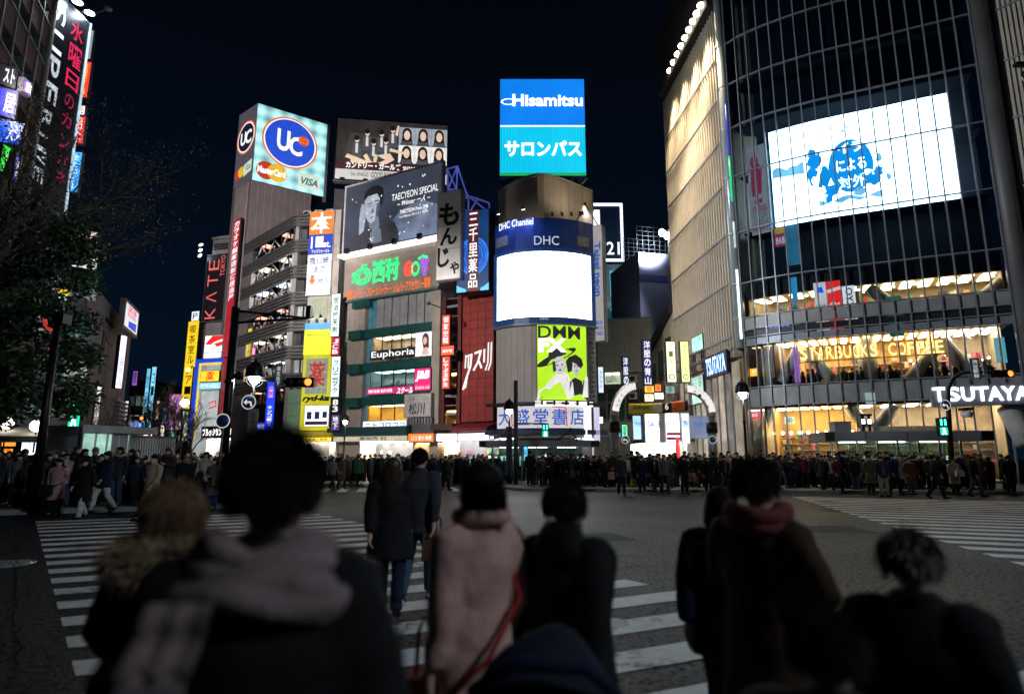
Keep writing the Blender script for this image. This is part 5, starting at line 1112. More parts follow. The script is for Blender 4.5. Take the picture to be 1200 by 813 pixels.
# the street arch: two lit curved arms on posts, a long inflatable-looking banner between them
t = thing('street_arch', 'pair of white lit curved arms on grey posts over the lane entrance', 'arch', gnd(778,578))
YA = 41.0
def arm(pts, cap):
 w3 = [at(a, b, YA) for a, b in pts]
 m = MB(); m.tube(w3,[.30] * len(w3),8); build('arm', m, mat('arm_beige',(.5,.42,.32),.4,.3), t)
 m = MB()
 for a, b in zip(w3[1:], w3[2:]):
  dr = (b - a).normalized(); sd = Vector((dr.z,0,-dr.x));
  q = [a + sd * .22, a - sd * .22, b - sd * .22, b + sd * .22]; m.add([p + Vector((0,-.33,0)) for p in q],[[0,1,2,3]])
 o = build('lit_face', m, glow('arch_white',(.85,.82,.8),1.0), t)
 return w3
def arcpts(x0, y0, x1, y1, n=10):
 return [(x0 + (x1 - x0) * sin(pi / 2 * i / n), y1 + (y0 - y1) * cos(pi / 2 * i / n)) for i in range(n + 1)]
LA = arcpts(720,487,744,453);
la = arm([(720 + (744 - 720) * (1 - cos(pi / 2 * i / 10)),487 - (487 - 453) * sin(pi / 2 * i / 10)) for i in range(11)],0)
ra = arm([(833.5 - (833.5 - 804) * (1 - cos(pi / 2 * i / 10)),488 - (488 - 456) * sin(pi / 2 * i / 10)) for i in range(11)],0)
for w3, lab in ((la, 'l'),(ra, 'r')):
 p = w3[0]; build('post', MB().bar((p.x, p.y,0),(p.x, p.y, p.z),.28,12), mat('post_grey',(.2,.2,.21),.4,.4), t); build('collar', MB().bar((p.x, p.y, p.z - 1.1),(p.x, p.y, p.z - .4),.36,12), M_BLACKM, t)
mb = MB()
def charsalong(w3, s_, flip):
 pass
FA = PT((719,470, YA - .36),(745,470, YA - .36))
for (a, b), ch in zip(((723.3,475),(725.5,469),(729,463),(733.6,458.5)), '渋谷セン'): put(mb, FA, FA.rect(a - 1.7, b - 1.9, a + 1.7, b + 1.9), ch,.0)
FA2 = PT((804,470, YA - .36),(834,470, YA - .36))
for (a, b), ch in zip(((814,459),(820,463.5),(825.5,469.5),(829.5,476.5)), 'ター街通'): put(mb, FA2, FA2.rect(a - 1.7, b - 1.9, a + 1.7, b + 1.9), ch,.0)
build('lettering', mb, M_BLACKM, t)
FBn = PT((737,477, YA + .3),(806,477, YA + .3)); R = FBn.rect(737,470.5,806,483.5)
sg = thing('banner', 'long yellow and black banner slung across the lane entrance', 'banner', FBn.W(FBn.L / 2, R[1]))
def seg(a, b, m, nm):
 k = MB(); n = 6; vs = []
 for i in range(n + 1):
  f = a + (b - a) * i / n
  u = R[0] + (R[2] - R[0]) * f; sag = .18 * (2 * f - 1) ** 2 * 0 - .1 * sin(pi * f) + .25 * f
  for q in range(8): an_ = 2 * pi * q / 8; vs.append(FBn.W(u,(R[1] + R[3]) / 2 + sag - .1 + .36 * sin(an_),.14 * cos(an_)))
 fs = [[i * 8 + q, i * 8 + (q + 1) % 8, i * 8 + 8 + (q + 1) % 8, i * 8 + 8 + q] for i in range(n) for q in range(8)] + [list(range(8)), list(range(n * 8, n * 8 + 8))[::-1]]
 k.add(vs, fs); build(nm, k, m, sg)
seg(0,.4, mat('banner_yellow',(.72,.56,.02),.6,0,.1,1), 'yellow_cloth'); seg(.4,.56, mat('banner_pale',(.75,.6,.4),.6), 'pale_cloth'); seg(.56,.72, mat('banner_black',(.02,.02,.025),.6), 'black_cloth'); seg(.72,.94, mat('banner_orange',(.85,.16,.03),.6), 'orange_cloth'); seg(.94,1, MATS['banner_black'], 'black_cloth')
mb = MB(); put(mb, FBn, sub(R,.05,.2,.33,.65), 'shibuya',.2,.02, shear=.3); build('lettering', mb, M_BLACKM, sg)
mb = MB(); put(mb, FBn, sub(R,.60,.25,.66,.85), '6',.2,.03); build('figure', mb, mat('print_white',(.7,.7,.7)), sg)
for (px, Yx) in ((738, YA + .3),(805.5, YA + .3)):
 p = at(px,477, Yx); build('tie', MB().bar(p, at(728 if px < 770 else 826,470, YA),.03,4), M_DARK, sg)
# ================================================================== the great glass building on the right
FG1 = PT((868.5,330,44.5),(886,330,43.5),(914,330,42.4),(943,330,41.5),(972,330,40.7),(1003,330,40.0),(1032,330,39.4),(1062,330,38.8),(1095,330,38.1),(1128,330,37.5),(1160,330,36.9),(1182,330,36.5))
FG2 = PT((789.5,300,58.5),(857,300,45.4))
qb = thing('glass_building', 'tall curved glass building with ribbed beige flank and giant screen inside', 'building', FG1.W(FG1.L / 2,0))
zq = lambda y: Z(FG1,1000, y)
HT = 46.0
M_MUL = mat('mullion_metal',(.26,.28,.31),.4,.3,.15,1.5)
M_INNER = mat('dark_interior',(.008,.011,.016),.8,0,.3,.4)
PANE_D = glass('dark_facade_glass',(.62,.74,.82),.035,.02); PANE_C = glass('clear_facade_glass',(.92,.95,.95),.03,.02)
NC = 18
cu = [FG1.L * i / NC for i in range(NC + 1)]
rows = [(.3, zq(474), 'c'),(zq(470.5), zq(448), 's'),(zq(446.5), zq(393), 'c'),(zq(392), zq(383.5), 'g'),(zq(382), zq(373.5), 'k'),(zq(372), zq(357), 's'),(zq(356), zq(312), 'c'),(zq(311), zq(245.5), 'd'),(zq(245), zq(171.5), 'd'),(zq(171), zq(108), 'd'),(zq(107.5), zq(51), 'd'),(zq(50.5), zq(-3), 'd'),(zq(-3.5), HT - 4, 'd')]
M_SPAN = mat('spandrel_grey',(.34,.335,.33),.45,.2,.2,1); M_SPAN2 = mat('spandrel_dark',(.02,.02,.022),.4)
for (z0, z1, k) in rows:
 for i in range(NC):
  a, b_ = cu[i] + .05, cu[i + 1] - .05
  if k in 'cd': build('pane', MB().fbox(FG1, a, b_, z0 + .03, z1 - .03,-.06,-.04), PANE_C if k == 'c' else PANE_D, qb)
  else: build('spandrel_panel', MB().fbox(FG1, a, b_, z0 + .02, z1 - .02,-.1,-.04), {'s': M_SPAN, 'g': M_MUL, 'k': M_SPAN2}[k], qb)
for i in range(NC + 1): build('mullion', MB().fbox(FG1, cu[i] - .038, cu[i] + .038,.1, HT - 4,-.16,.09), M_MUL, qb)
for k,(z0, z1, t_) in enumerate(rows[1:]): build('transom', MB().fbox(FG1,.05, FG1.L - .05, z0 - .045, z0 + .035,-.14,.06), M_MUL, qb)
# interiors: dark core, slabs
build('core', mass(MB(), FG1, rows[6][1] - .2, HT - 4.2,8,-2.6), M_INNER, qb)
build('core', mass(MB(), FG1,0, rows[6][1] - .22,8,-7.0), M_INNER, qb)
for z in (rows[1][0] + .1, rows[2][0] - 1.1, rows[3][0], rows[5][1] - .25): build('floor_slab', MB().fbox(FG1,.1, FG1.L - .1, z, z + .2,-7,-.2), M_DKCONC, qb)
for z in (rows[6][1], rows[7][1], rows[8][1], rows[9][1], rows[10][1]): build('floor_slab', MB().fbox(FG1,.1, FG1.L - .1, z - .08, z + .08,-2.6,-.7), M_INNER, qb)
def golden():
 m = mat('cafe_wall',(.55,.36,.15),.7,0,.3,2); n = m.node_tree.nodes; L = m.node_tree.links
 br = n.new('ShaderNodeTexVoronoi'); br.inputs['Scale'].default_value = 2.2; tc = n['Texture Coordinate']; L.new(tc.outputs['Object'], br.inputs['Vector'])
 r = n.new('ShaderNodeValToRGB'); r.color_ramp.elements[0].color = (.75,.52,.22,1); r.color_ramp.elements[1].color = (.28,.16,.06,1); r.color_ramp.elements[1].position = .8
 L.new(br.outputs['Distance'], r.inputs[0]); L.new(r.outputs[0], n['Principled BSDF'].inputs['Base Color']); return m
# second floor: panelled end, coffee counter, pale shop on the right
z0, z1 = rows[2][0], rows[2][1]
def bay(x0, x1, y, zz0, zz1, deep, wall, light, lamps, goods=0, nm='interior', lsize=.3):
 return room(FG1,(U(FG1, x0, y), zz0, U(FG1, x1, y), zz1), qb, deep, wall, light, goods, nm, lamps, back=-.5, lsize=lsize, full=True)
Lc, Lp = glow('cafe_ceiling',(1,.70,.34),14,0), glow('pale_ceiling',(1,.82,.6),11,0)
z0 -= .85
bay(873,904,420, z0, z1,1.4, mat('brown_wall_panel',(.12,.075,.05),.6,0,.2,1), glow('dim_warm_ceiling',(1,.7,.4),2,0),2)
bay(904.5,932,420, z0, z1,3.0, M_ROOMW, Lp,2,24)
bay(932.5,1099,420, z0, z1,3.6, golden(), Lc,12,60)
bay(1099.5,1180,420, z0, z1,4.0, mat('pale_shop_wall',(.5,.42,.32),.8), Lp,5,40)
# third floor
z0, z1 = rows[6][0], zq(333)
M_3F = mat('upper_room_wall',(.42,.34,.22),.8,0,.3,.8)
bay(873,968,345, z0, z1,3.0, M_3F, glow('upper_ceiling',(1,.80,.46),7,0),4,30)
bay(968.5,1010,345, z0, z1,2.0, M_ROOMD, glow('upper_ceiling',(1,.82,.5)),2)
bay(1010.5,1180,345, z0, z1,3.4, M_3F, glow('upper_ceiling',(1,.82,.5)),7,50)
build('dark_lintel', MB().fbox(FG1,.1, FG1.L - .1, zq(332), rows[6][1] - .1,-2.6,-.5), M_INNER, qb)
for k in range(8):
 u = FG1.L * (.12 + .115 * k); build('lamp_strip', MB().fbox(FG1, u, u + .8, zq(337 - .6 * (k % 2)), zq(335.5 - .6 * (k % 2)),-1.2,-1.05), glow('strip_lamp',(1,.95,.75),6,0), qb)
# ground floor
z0, z1 = rows[0][0], rows[0][1]
bay(873,893,500, z0, z1,1.5, mat('pale_stone_in',(.45,.40,.33),.7), Lp,2)
bay(893.5,1005,500, z0, z1,3.2, mat('honey_wall',(.62,.42,.17),.7,0,.25,1), Lc,8,90)
bay(1005.5,1180,500, z0, z1,3.6, M_ROOMW, Lp,6,80, lsize=.24)
for k in range(10):
 u = U(FG1,900 + 11 * k,505); build('pendant_lamp', MB().ball(FG1.W(u, zq(505),-1.0),.11,8), glow('pendant_bulb',(1,.75,.35),25,0), qb)
for k in range(16):
 rr = random.Random(k); u = FG1.L * rr.uniform(.62,.98); build('pendant_lamp', MB().ball(FG1.W(u, zq(rr.uniform(402,432)),-1.4),.08,6), glow('pendant_bulb',(1,.75,.35)), qb)
# white diagonal columns behind the glass
M_WCOL = mat('white_column',(.50,.49,.47),.6,0,.1,.8)
def diag(a, b, r=.42): build('diagonal_column', MB().bar(FG1.W(*a,-.95), FG1.W(*b,-.95), r,12), M_WCOL, qb)
W_ = lambda px, py: FG1.uz(px, py)
for a, b in (((911,447),(932,409)),((944,409),(978,447)),((1066,447),(1097,407)),((1108,397),(1152,447)),((994,474),(1020,503)),((1029,503),(1050,474)),((874,528),(900,474)),((1020,333),(1062,366)),((1130,366),(1180,326))): diag(W_(*a), W_(*b))
for px in (1019,893): build('column', MB().bar(FG1.W(U(FG1, px,420), rows[2][0],-1.3), FG1.W(U(FG1, px,420), rows[2][1],-1.3),.6,16), M_WCOL, qb)
build('counter', MB().fbox(FG1,.2, FG1.L - .2, rows[2][0] - .8, rows[2][0] + .1,-.75,-.5), mat('counter_dark',(.03,.025,.02),.5), qb)
# the giant screen behind the mullions
us0, us1 = U(FG1,903,205), U(FG1,1118,167)
zs0, zs1 = (zq(247.5) + Z(FG1,1120,228.5)) / 2,(zq(129) + Z(FG1,905,152)) / 2
zs0, zs1 = zq(248), zq(129.5)
scr = thing('screen', 'giant curved white video screen with blue round graphic behind the glass', 'screen', FG1.W((us0 + us1) / 2, zs0,-.3))
build('screen_panel', MB().fbox(FG1, us0, us1, zs0, zs1,-.5,-.3), glow('screen_cool_white',(.80,.92,1),9,.05,.3), scr)
RS = (us0, zs0, us1, zs1); SB, SB2 = glow('screen_blue',(.006,.33,.78),1.8,.1,.8), glow('screen_pale_blue',(.3,.7,.95),1.6,.3,.8)
def curved(nm, m, shapes, d):
 mb = MB()
 for s_ in shapes:
  xs = [a for a, b_ in s_]; n = max(1, int((max(xs) - min(xs)) / .03))
  # cut the outline into upright slices so it follows the curve
  poly(mb, FG1, RS, s_, d)
 build(nm, mb, m, scr)
def slices(shape_fn, x0, x1, n):
 out = []
 for i in range(n):
  a, b_ = x0 + (x1 - x0) * i / n, x0 + (x1 - x0) * (i + 1) / n
  l0, h0 = shape_fn(a); l1, h1 = shape_fn(b_)
  out.append([(a, l0),(b_, l1),(b_, h1),(a, h0)])
 return out
circ = lambda cx, cy, rx, ry: (lambda x: (cy - ry * sqrt(max(0,1 - ((x - cx) / rx) ** 2)), cy + ry * sqrt(max(0,1 - ((x - cx) / rx) ** 2))))
curved('blue_disc', SB, slices(circ(.465,.47,.125,.265),.341,.589,18),-.28)
rr = random.Random(5)
def splat(cx, cy, rx, ry, n=14):
 return [(cx + rx * cos(2 * pi * i / n) * rr.uniform(.55,1.15), cy + ry * sin(2 * pi * i / n) * rr.uniform(.55,1.15)) for i in range(n)]
curved('blue_splash', SB,[splat(.26,.56,.05,.10), splat(.245,.42,.035,.1), splat(.31,.38,.04,.14), splat(.35,.26,.07,.07), splat(.57,.3,.05,.06), splat(.61,.37,.03,.05), splat(.25,.66,.03,.05), splat(.33,.18,.03,.05)],-.275)
curved('pale_splash', SB2, slices(lambda x: (.50 - .1 * (x - .0),.575 + .03 * sin(40 * x)),.005,.2,8) + slices(lambda x: (.13 + .015 * sin(60 * x),.165 + .02 * sin(33 * x)),.27,.62,14) + [splat(.62,.5,.02,.05), splat(.44,.83,.015,.015,8), splat(.47,.86,.02,.012,8), splat(.14,.56,.05,.03), splat(.5,.2,.04,.05), splat(.66,.3,.015,.05)],-.277)
mb = MB(); WS = glow('screen_cool_white',(.86,.95,1))
put(mb, FG1, sub(RS,.385,.42,.55,.54), 'による',-.26,.02); put(mb, FG1, sub(RS,.40,.60,.54,.71), 'イラ',-.26,.03); put(mb, FG1, sub(RS,.39,.25,.54,.37), '対外',-.26,.01)
curved('white_splash', WS,[splat(.255,.38,.02,.05), splat(.30,.27,.02,.05), splat(.55,.38,.03,.03)],-.262)
build('lettering', mb, WS, scr)
# signs hung inside the glass; mirrored ones are reflections modelled as glowing banners
def inner(x0, y0, x1, y1, c, s_, lab, nm='hung_or_mirrored_sign', var=.2, d=-.45):
 R = FG1.rect(x0, y0, x1, y1); t = thing(nm, lab, 'banner', FG1.W((R[0] + R[2]) / 2, R[1], d))
 build('cloth', MB().fbox(FG1, R[0], R[2], R[1], R[3], d, d + .05), glow('inner_%d_%d' % (x0, y0), c, s_, var,.8), t); t['dd'] = d + .07; return t, R
t, R = inner(874.5,168,897,273,(.30,.27,.27),1, 'tall pale pink banner of red figure behind upper glass left of the screen')
print_on(t, FG1, R, glow('mirrored_red',(.35,.03,.06),1), lambda mb, d: [poly(mb, FG1, R, q, d) for q in (ell(.4,.82,.22,.07),[(.15,.55),(.75,.6),(.8,.74),(.5,.82),(.2,.74)],[(.2,.42),(.7,.45),(.75,.6),(.15,.58)])], 'figure_print')
mb = MB(); put(mb, FG1, sub(R,.12,.24,.9,.32), 'はなの', t['dd'],.03, mirror=True); put(mb, FG1, sub(R,.3,.34,.7,.39), 'ー', t['dd'],.03); put(mb, FG1, sub(R,.1,.03,.9,.08), 'OPEN', t['dd'],.02, mirror=True); build('red_lettering', mb, MATS['mirrored_red'], t)
mb = MB(); put(mb, FG1, sub(R,.1,.1,.9,.16), 'レストラン', t['dd'], mirror=True); put(mb, FG1, sub(R,.1,.17,.9,.22), 'フレンド', t['dd'], mirror=True); build('black_lettering', mb, M_BLACKM, t)
t, R = inner(898,172,901.5,268,(.01,.20,.25),.8, 'narrow teal strip at the left edge of the giant screen')
t, R = inner(905.5,264,919,287,(.45,.03,.09),.9, 'small crimson and gold poster under the left end of screen')
letters(t, FG1, sub(R,.1,.1,.9,.5), W_TXT, '飲み放', mirror=True); print_on(t, FG1, R, glow('mirrored_gold',(.7,.4,.05),.9), lambda mb, d: poly(mb, FG1, R,[(.05,.65),(.95,.65),(.95,.95),(.05,.95)], d), 'gold_band')
t, R = inner(920,261,935,309,(.05,.22,.33),.9, 'pale blue angled banner hanging below the giant screen')
t, R = inner(897.5,375.5,925,386,(.01,.07,.75),1.2, 'bright blue strip sign with white katakana behind third floor glass')
letters(t, FG1, sub(R,.08,.15,.92,.85), W_TXT, 'ドンメイン', bold=.03, mirror=True)
t, R = inner(954.5,329,969.5,388,(.52,.54,.6),1, 'pale lilac banner left of the red banner behind glass')
letters(t, FG1, sub(R,.2,.1,.9,.3), glow('mirrored_red',(.35,.03,.06)), 'ナリ', mirror=True, bold=.02); letters(t, FG1, sub(R,.1,.4,.9,.55), M_GREY, 'OIOI', mirror=True)
print_on(t, FG1, R, MATS['inner_897_375'], lambda mb, d: poly(mb, FG1, R,[(.2,.8),(.8,.78),(.7,.9),(.35,.9)], d), 'blue_print')
t, R = inner(970.5,327,987.5,394,(.75,.02,.025),1.0, 'vivid red hanging banner with white brush strokes behind the glass')
print_on(t, FG1, R, glow('mirrored_cream',(.75,.65,.6),.9), lambda mb, d: (put(mb, FG1, sub(R,.1,.3,.9,.62), 'ろくる', d,.02, mirror=True, rot=90), stroke(mb, FG1, R,[(.1,.82),(.9,.86)],.06, d)), 'lettering')
t, R = inner(988.5,333,1004,379,(.68,.74,.8),1.1, 'white banner with upright navy mirrored letters beside red banner')
letters(t, FG1, sub(R,.25,.05,.8,.95), mat('print_navy',(.03,.05,.2)), 'SINKYO', rot=90, mirror=True, bold=.02)
t, R = inner(926,323,933,350,(.02,.25,.5),1, 'narrow bright blue strip behind upper third floor glass');
t, R = inner(927,351,935,390,(.12,.22,.26),.9, 'dim blue grey strip under the bright blue strip')
letters(t, FG1, sub(R,.2,.1,.8,.9), M_DARK, '歯科', vertical=True)
t, R = inner(929,405,935,447,(.35,.12,.65),1, 'slim violet light strip beside the coffee counter')
t, R = inner(1041,345,1059,393,(.02,.12,.08),.8, 'dim green tinted strip behind glass over the coffee letters', var=.5)
t, R = inner(1183,396,1199,421,(.1,.32,.36),1.2, 'teal lit screen at the far right of the second floor') if False else inner(1168,394,1181,424,(.1,.32,.36),1.2, 'teal lit screen at the far right of the second floor')
t, R = inner(875,431,886,440,(1,.45,.02),1.6, 'small amber lit box at the left of second floor'); letters(t, FG1, sub(R,.3,.2,.7,.8), W_TXT, 'P')
t, R = inner(875,482,886.5,490,(.8,.02,.05),1.3, 'small red lit sign at the ground floor left corner'); letters(t, FG1, sub(R,.15,.2,.85,.8), W_TXT, '無印', bold=.02)
t, R = inner(917,488,929,496,(.75,.85,.7),1.4, 'white and green eye shaped sign over ground floor shop'); print_on(t, FG1, R, glow('eye_green',(.02,.25,.1),1), lambda mb, d: (ring(mb, FG1, R,.5,.5,.35,.4,.1, d), poly(mb, FG1, R, ell(.5,.5,.12,.2), d)), 'eye_mark')
t, R = inner(1014,460,1026,473,(.3,.4,.42),.8, 'pale square panel on the band above ground floor', d=.0)
# coffee letters
cs = thing('lit_letters', 'glowing gold coffee shop letters hung behind the second floor glass', 'sign', FG1.W(U(FG1,1020,412), zq(420),-.4))
mb = MB()
for s_, xa, xb in (('STARBUCKS',935,1030),('COFFEE',1041,1108)):
 n = len(s_)
 for i, ch in enumerate(s_):
  x = xa + (xb - xa) * (i + .5) / n; w_ = (xb - xa) / n * .42
  yc = 412 - (x - 935) * .055 + 2
  k = MB(); put(k, FG1, FG1.rect(x - w_, yc - 7.5, x + w_, yc + 7.5), ch,-.4,.012, ext=.04); build('letter', k, glow('gold_letter',(1,.66,.22),2.2,.15), cs)
build('rail', MB().fbox(FG1, U(FG1,932,420), U(FG1,1110,415), zq(420), zq(419),-.5,-.44), M_DARK, cs)
# the white letter sign box on the right
FTS = PT((1087,464,37.6),(1218,460,35.2)); R = FTS.rect(1090,451,1216,475)
sg = board('lit_sign', 'long grey box with big white letters across the right of the glass front', 'sign', FTS, R, M_GREY, mat('sign_grey_face',(.12,.13,.15),.5,0,.15,1),.8, d=-.3)
n = 0
for ch, x0, x1 in (('T',1091.5,1106),('S',1108,1122.5),('U',1124.5,1139.5),('T',1140.5,1156),('A',1155,1172.5),('Y',1171,1187),('A',1186,1204)):
 k = MB(); yc = 463.2 - (x0 - 1090) * .018; put(k, FTS, FTS.rect(x0, yc - 8.2, x1, yc + 8.2), ch, sg['dd'] + .06,.022, ext=.05); build('letter', k, glow('tsu_white',(.86,.9,1),3.5,0), sg)
# right-hand corner: pale column, then ribbed stone
cR = FG1.W(FG1.L + .55,0,-.25)
build('corner_column', MB().bar((cR.x, cR.y,0),(cR.x, cR.y, HT - 4),.55,20), mat('corner_grey',(.13,.125,.125),.5,.1,.15,.5), qb)
FG3 = PT((1195,330,36.8),(1290,330,34.0))
build('flank_wall', mass(MB(), FG3,0, HT - 4,6,-.5), mat('flank_beige',(.33,.26,.18),.7,0,.15,.6), qb)
for k in range(14): u = .15 + k * FG3.L / 14; build('rib', MB().fbox(FG3, u, u + .16, rows[2][0], HT - 4,-.5,-.1), mat('rib_beige',(.50,.44,.36),.6,0,.1,.7), qb)
for (z0, z1, k) in rows[7:]: build('flank_rail', MB().fbox(FG3,0, FG3.L, z0 - .06, z0 + .06,-.1,-.02), M_MUL, qb)
build('diagonal_column', MB().bar(at(1181,478,36.5), at(1204,520,35.4),.55,12), M_WCOL, qb)
room(FG3,(.2,.2, FG3.L, rows[0][1] - .1), qb,.42, mat('bronze_wall',(.2,.12,.06),.5), glow('dim_warm_ceiling',(1,.7,.4)),20, 'entrance',3)
# left-hand corner: glass tube with a light line in it
cL = at(862.5,330,45.0)
build('corner_tube', MB().bar((cL.x, cL.y, rows[2][1]),(cL.x, cL.y, HT - 4),.36,20), mat('tube_pale',(.40,.44,.46),.25,.2,.1,.5), qb)
pz = lambda y: Z(Face([(cL.x - 1, cL.y),(cL.x + 1, cL.y)]),862, y)
for y0, y1, m in ((398,318, glow('tube_white',(.8,.95,1),2.2,.2)),(292,262, glow('tube_faint',(.6,.75,.8),.7,.3)),(238,186, glow('tube_green',(.03,.75,.3),.8,.4,.6)),(184,122, glow('tube_indigo',(.05,.07,.6),.6,.4,.6))):
 build('light_line', MB().bar((cL.x - .02, cL.y - .36, pz(y0)),(cL.x - .02, cL.y - .36, pz(y1)),.09,8), m, qb)
for (z0, z1, k) in rows[6:]: build('tube_ring', MB().lathe((cL.x, cL.y, z0),[(.42,-.05),(.42,.05)],20), M_MUL, qb)
# the ribbed flank and its floodlit crown
zr0, zr1 = Z(FG2,845,410), Z(FG2,857,10)
build('flank_wall', mass(MB(), FG2,0, HT - 4,5,-.35), mat('flank_beige',(.33,.26,.18)), qb)
NR = 26
M_RIB = mat('rib_beige',(.50,.44,.36)); M_FPAN = mat('flank_panel',(.29,.25,.20),.22,.1,.15,.6)
for i in range(NR + 1):
 u = FG2.L * i / NR
 build('rib', MB().fbox(FG2, u - .07, u + .07, zr0 - 1.0, zr1 + 2,-.35,.34), M_RIB, qb)
 if i < NR: build('flank_panel', MB().fbox(FG2, u + .09, FG2.L * (i + 1) / NR - .09, zr0 - 1.0, zr1 + 2,-.35,-.12), M_FPAN, qb)
zz = [Z(FG2,855, y) for y in (398,335,277,216,160,105,51)]
for z in zz: build('flank_rail', MB().fbox(FG2,0, FG2.L, z - .07, z + .07,.34,.44), M_MUL, qb)
for z in zz[:1]: build('flank_rail', MB().fbox(FG2,0, FG2.L, z - 1.0, z - .8,.34,.5), M_MUL, qb)
for i in range(10):
 u = FG2.L * i / 10
 build('shop_pane', MB().fbox(FG2, u + .05, u + FG2.L / 10 - .05,.2, zr0 - 1.3,-.1,0), glow('lane_window_%d' % (i % 3),((.30,.25,.19),(.42,.36,.28),(.2,.18,.16))[i % 3],.9,.5,.8), qb)
 build('shop_post', MB().fbox(FG2, u - .05, u + .05,.2, zr0 - 1.2,-.1,.12), M_MUL, qb)
build('crown', mass(MB(), FG2, zr1 + 2.6, HT,6,.7), mat('crown_dark',(.05,.045,.04),.8,0,.3,.5), qb)
zl = Z(Face([at(785,83,55.1).xy, at(822,5,46).xy]),803,45)
for i in range(9):
 f_ = i / 8; p = at(785 + (821 - 785) * f_,83 + (8 - 83) * f_,1 / (1 / 55.1 + (1 / 46.2 - 1 / 55.1) * f_)); p.z = zl
 aim = FG2.W(FG2.L * (1 - (55.1 - p.y) / 0.0001 * 0) * (.12 + .8 * f_), zl - 6,0)
 t = thing('floodlight', '%s round warm floodlight, counted upward along the dark crown' % ('lowest', 'second', 'third', 'fourth', 'fifth', 'sixth', 'seventh', 'eighth', 'topmost')[i], 'floodlight', p, 'floodlights along the crown of the glass building')
 build('housing', MB().ball(p + Vector((0,.12,.16)),.3,10), M_DARK, t); build('lens', MB().ball(p,.30,10,0,(1,1,.8)), glow('crown_lens',(1,.86,.6),26,0), t)
 build('bracket', MB().bar(p + Vector((0,.1,.3)), p + Vector((1.4,.3,.9)),.06,5), M_DARK, t)
for i in range(4):
 u = FG2.L * (.25 + .22 * i); p = FG2.W(u, zr1 + .9,1.4)
 lamp('crown_beam', 'SPOT', p,10000 if i < 3 else 15000,(1,.80,.50),.5, FG2.W(u + .3, zr1 - 14,-.6),76,.9)
lamp('crown_beam_low', 'SPOT', FG2.W(FG2.L * .7, zr1 - 1,4.5),15000,(1,.83,.6),.8, FG2.W(FG2.L * .5, zr1 - 20,-2),64,.8)
R = FG2.rect(835,414,862,441); FTn = FG2
sg = board('neon_sign', 'blue white neon lettering on the ribbed flank above the lane', 'sign', FG2, R, M_DARK, mat('neon_back',(.03,.05,.12),.4),.3, d=.35)
letters(sg, FG2, sub(R,.06,.12,.94,.9), glow('neon_blue_white',(.35,.55,1),3.0,.3,2), 'TSUTAYA', bold=.02)
for (x0, y0, x1, y1, c, lab) in ((816,393,829,412,(.45,.9,.75), 'mint green lit window sign low on the ribbed flank'),(816,440,830,474,(.5,.8,.7), 'pale green lit window sign on flank above the right arch arm')):  # mint panel is a reflection in the flank, modelled as a glowing board
 R = FG2.rect(x0, y0, x1, y1); sg = board('green_flank_panel', lab, 'sign', FG2, R, M_DARK, glow('flank_green_%d' % y0, c,1.2,.5,.6),.1, d=.3); letters(sg, FG2, sub(R,.1,.6,.9,.8), mat('print_teal',(.02,.2,.25)), '本とCD')
# ================================================================== left side
FA_ = PT((-40,120,27.5),(44,120,35.9)); FS_ = PT((45.5,0,36.0),(99.5,28,40.2))
t = thing('dark_building', 'dark building at far left carrying the tall black sign board', 'building', FA_.W(FA_.L,0))
build('wall', mass(MB(), FA_,0,44,12,-.5), mat('left_wall',(.10,.085,.085),.8,0,.2,.6), t)
build('wall', mass(MB(), FS_,0, Z(FS_,90,18) - 1,11,-.5), MATS['left_wall'], t)
zs = [Z(FA_,30,15 + 62 * k) for k in range(-2,7)]
for za in zs:
 build('spandrel', MB().fbox(FA_,0, FA_.L - .4, za, za + 1.5,-.5,.12), mat('left_spandrel',(.13,.075,.075),.7,0,.2,.8), t)
 build('ledge', MB().fbox(FA_,0, FA_.L - .4, za + 1.5, za + 1.62,-.5,.25), M_GREY, t)
n = 5
for i in range(n):
 u = FA_.L * i / n
 build('mullion', MB().fbox(FA_, u, u + .16,0,44,-.45,.2), mat('mullion_pale',(.35,.34,.33),.5), t)
 for k, za in enumerate(zs[:-1]): build('pane', MB().fbox(FA_, u + .18, u + FA_.L / n - .03, zs[k + 1] + 1.65, zs[k] - .03,-.4,-.3), glow('left_pane_%d' % ((i + k) % 3),((.012,.06,.06),(.006,.015,.02),(.03,.05,.05))[(i + k) % 3],.9,.6,1), t)
build('edge_post', MB().bar(FA_.W(FA_.L - .15,0,.15), FA_.W(FA_.L - .15,44,.15),.22,8), mat('edge_post_pale',(.45,.42,.38),.5), t)
R = (0, Z(FS_,60,250), FS_.L, Z(FS_,99.5,28))
sg = board('tall_sign', 'huge black vertical board with sideways white letters and red characters', 'sign', FS_, R, mat('board_edge',(.5,.55,.6),.4,.3), mat('board_night',(.018,.019,.03),.35,0,.2,.4),.3,.08, d=.1)
FS = FS_; H_ = R[3] - R[1]
zc = lambda y, x=62: (Z(FS_, x, y) - R[1]) / H_
ul = lambda x, y: U(FS_, x, y) / FS_.L
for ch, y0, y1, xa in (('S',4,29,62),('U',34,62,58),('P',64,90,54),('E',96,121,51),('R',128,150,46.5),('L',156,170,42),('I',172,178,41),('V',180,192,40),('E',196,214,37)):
 c = U(FS_, xa,(y0 + y1) / 2); wd = .62 if y0 < 125 else .42
 letters(sg, FS_,(c - wd, Z(FS_, xa, y1), c + wd, Z(FS_, xa, y0)), glow('super_white',(.85,.9,1),1.15 if y0 < 60 else .8,0) if y0 < 60 else glow('super_dim',(.6,.68,.75),.8,.4,2), ch, 'letter', rot=-90, bold=.012)
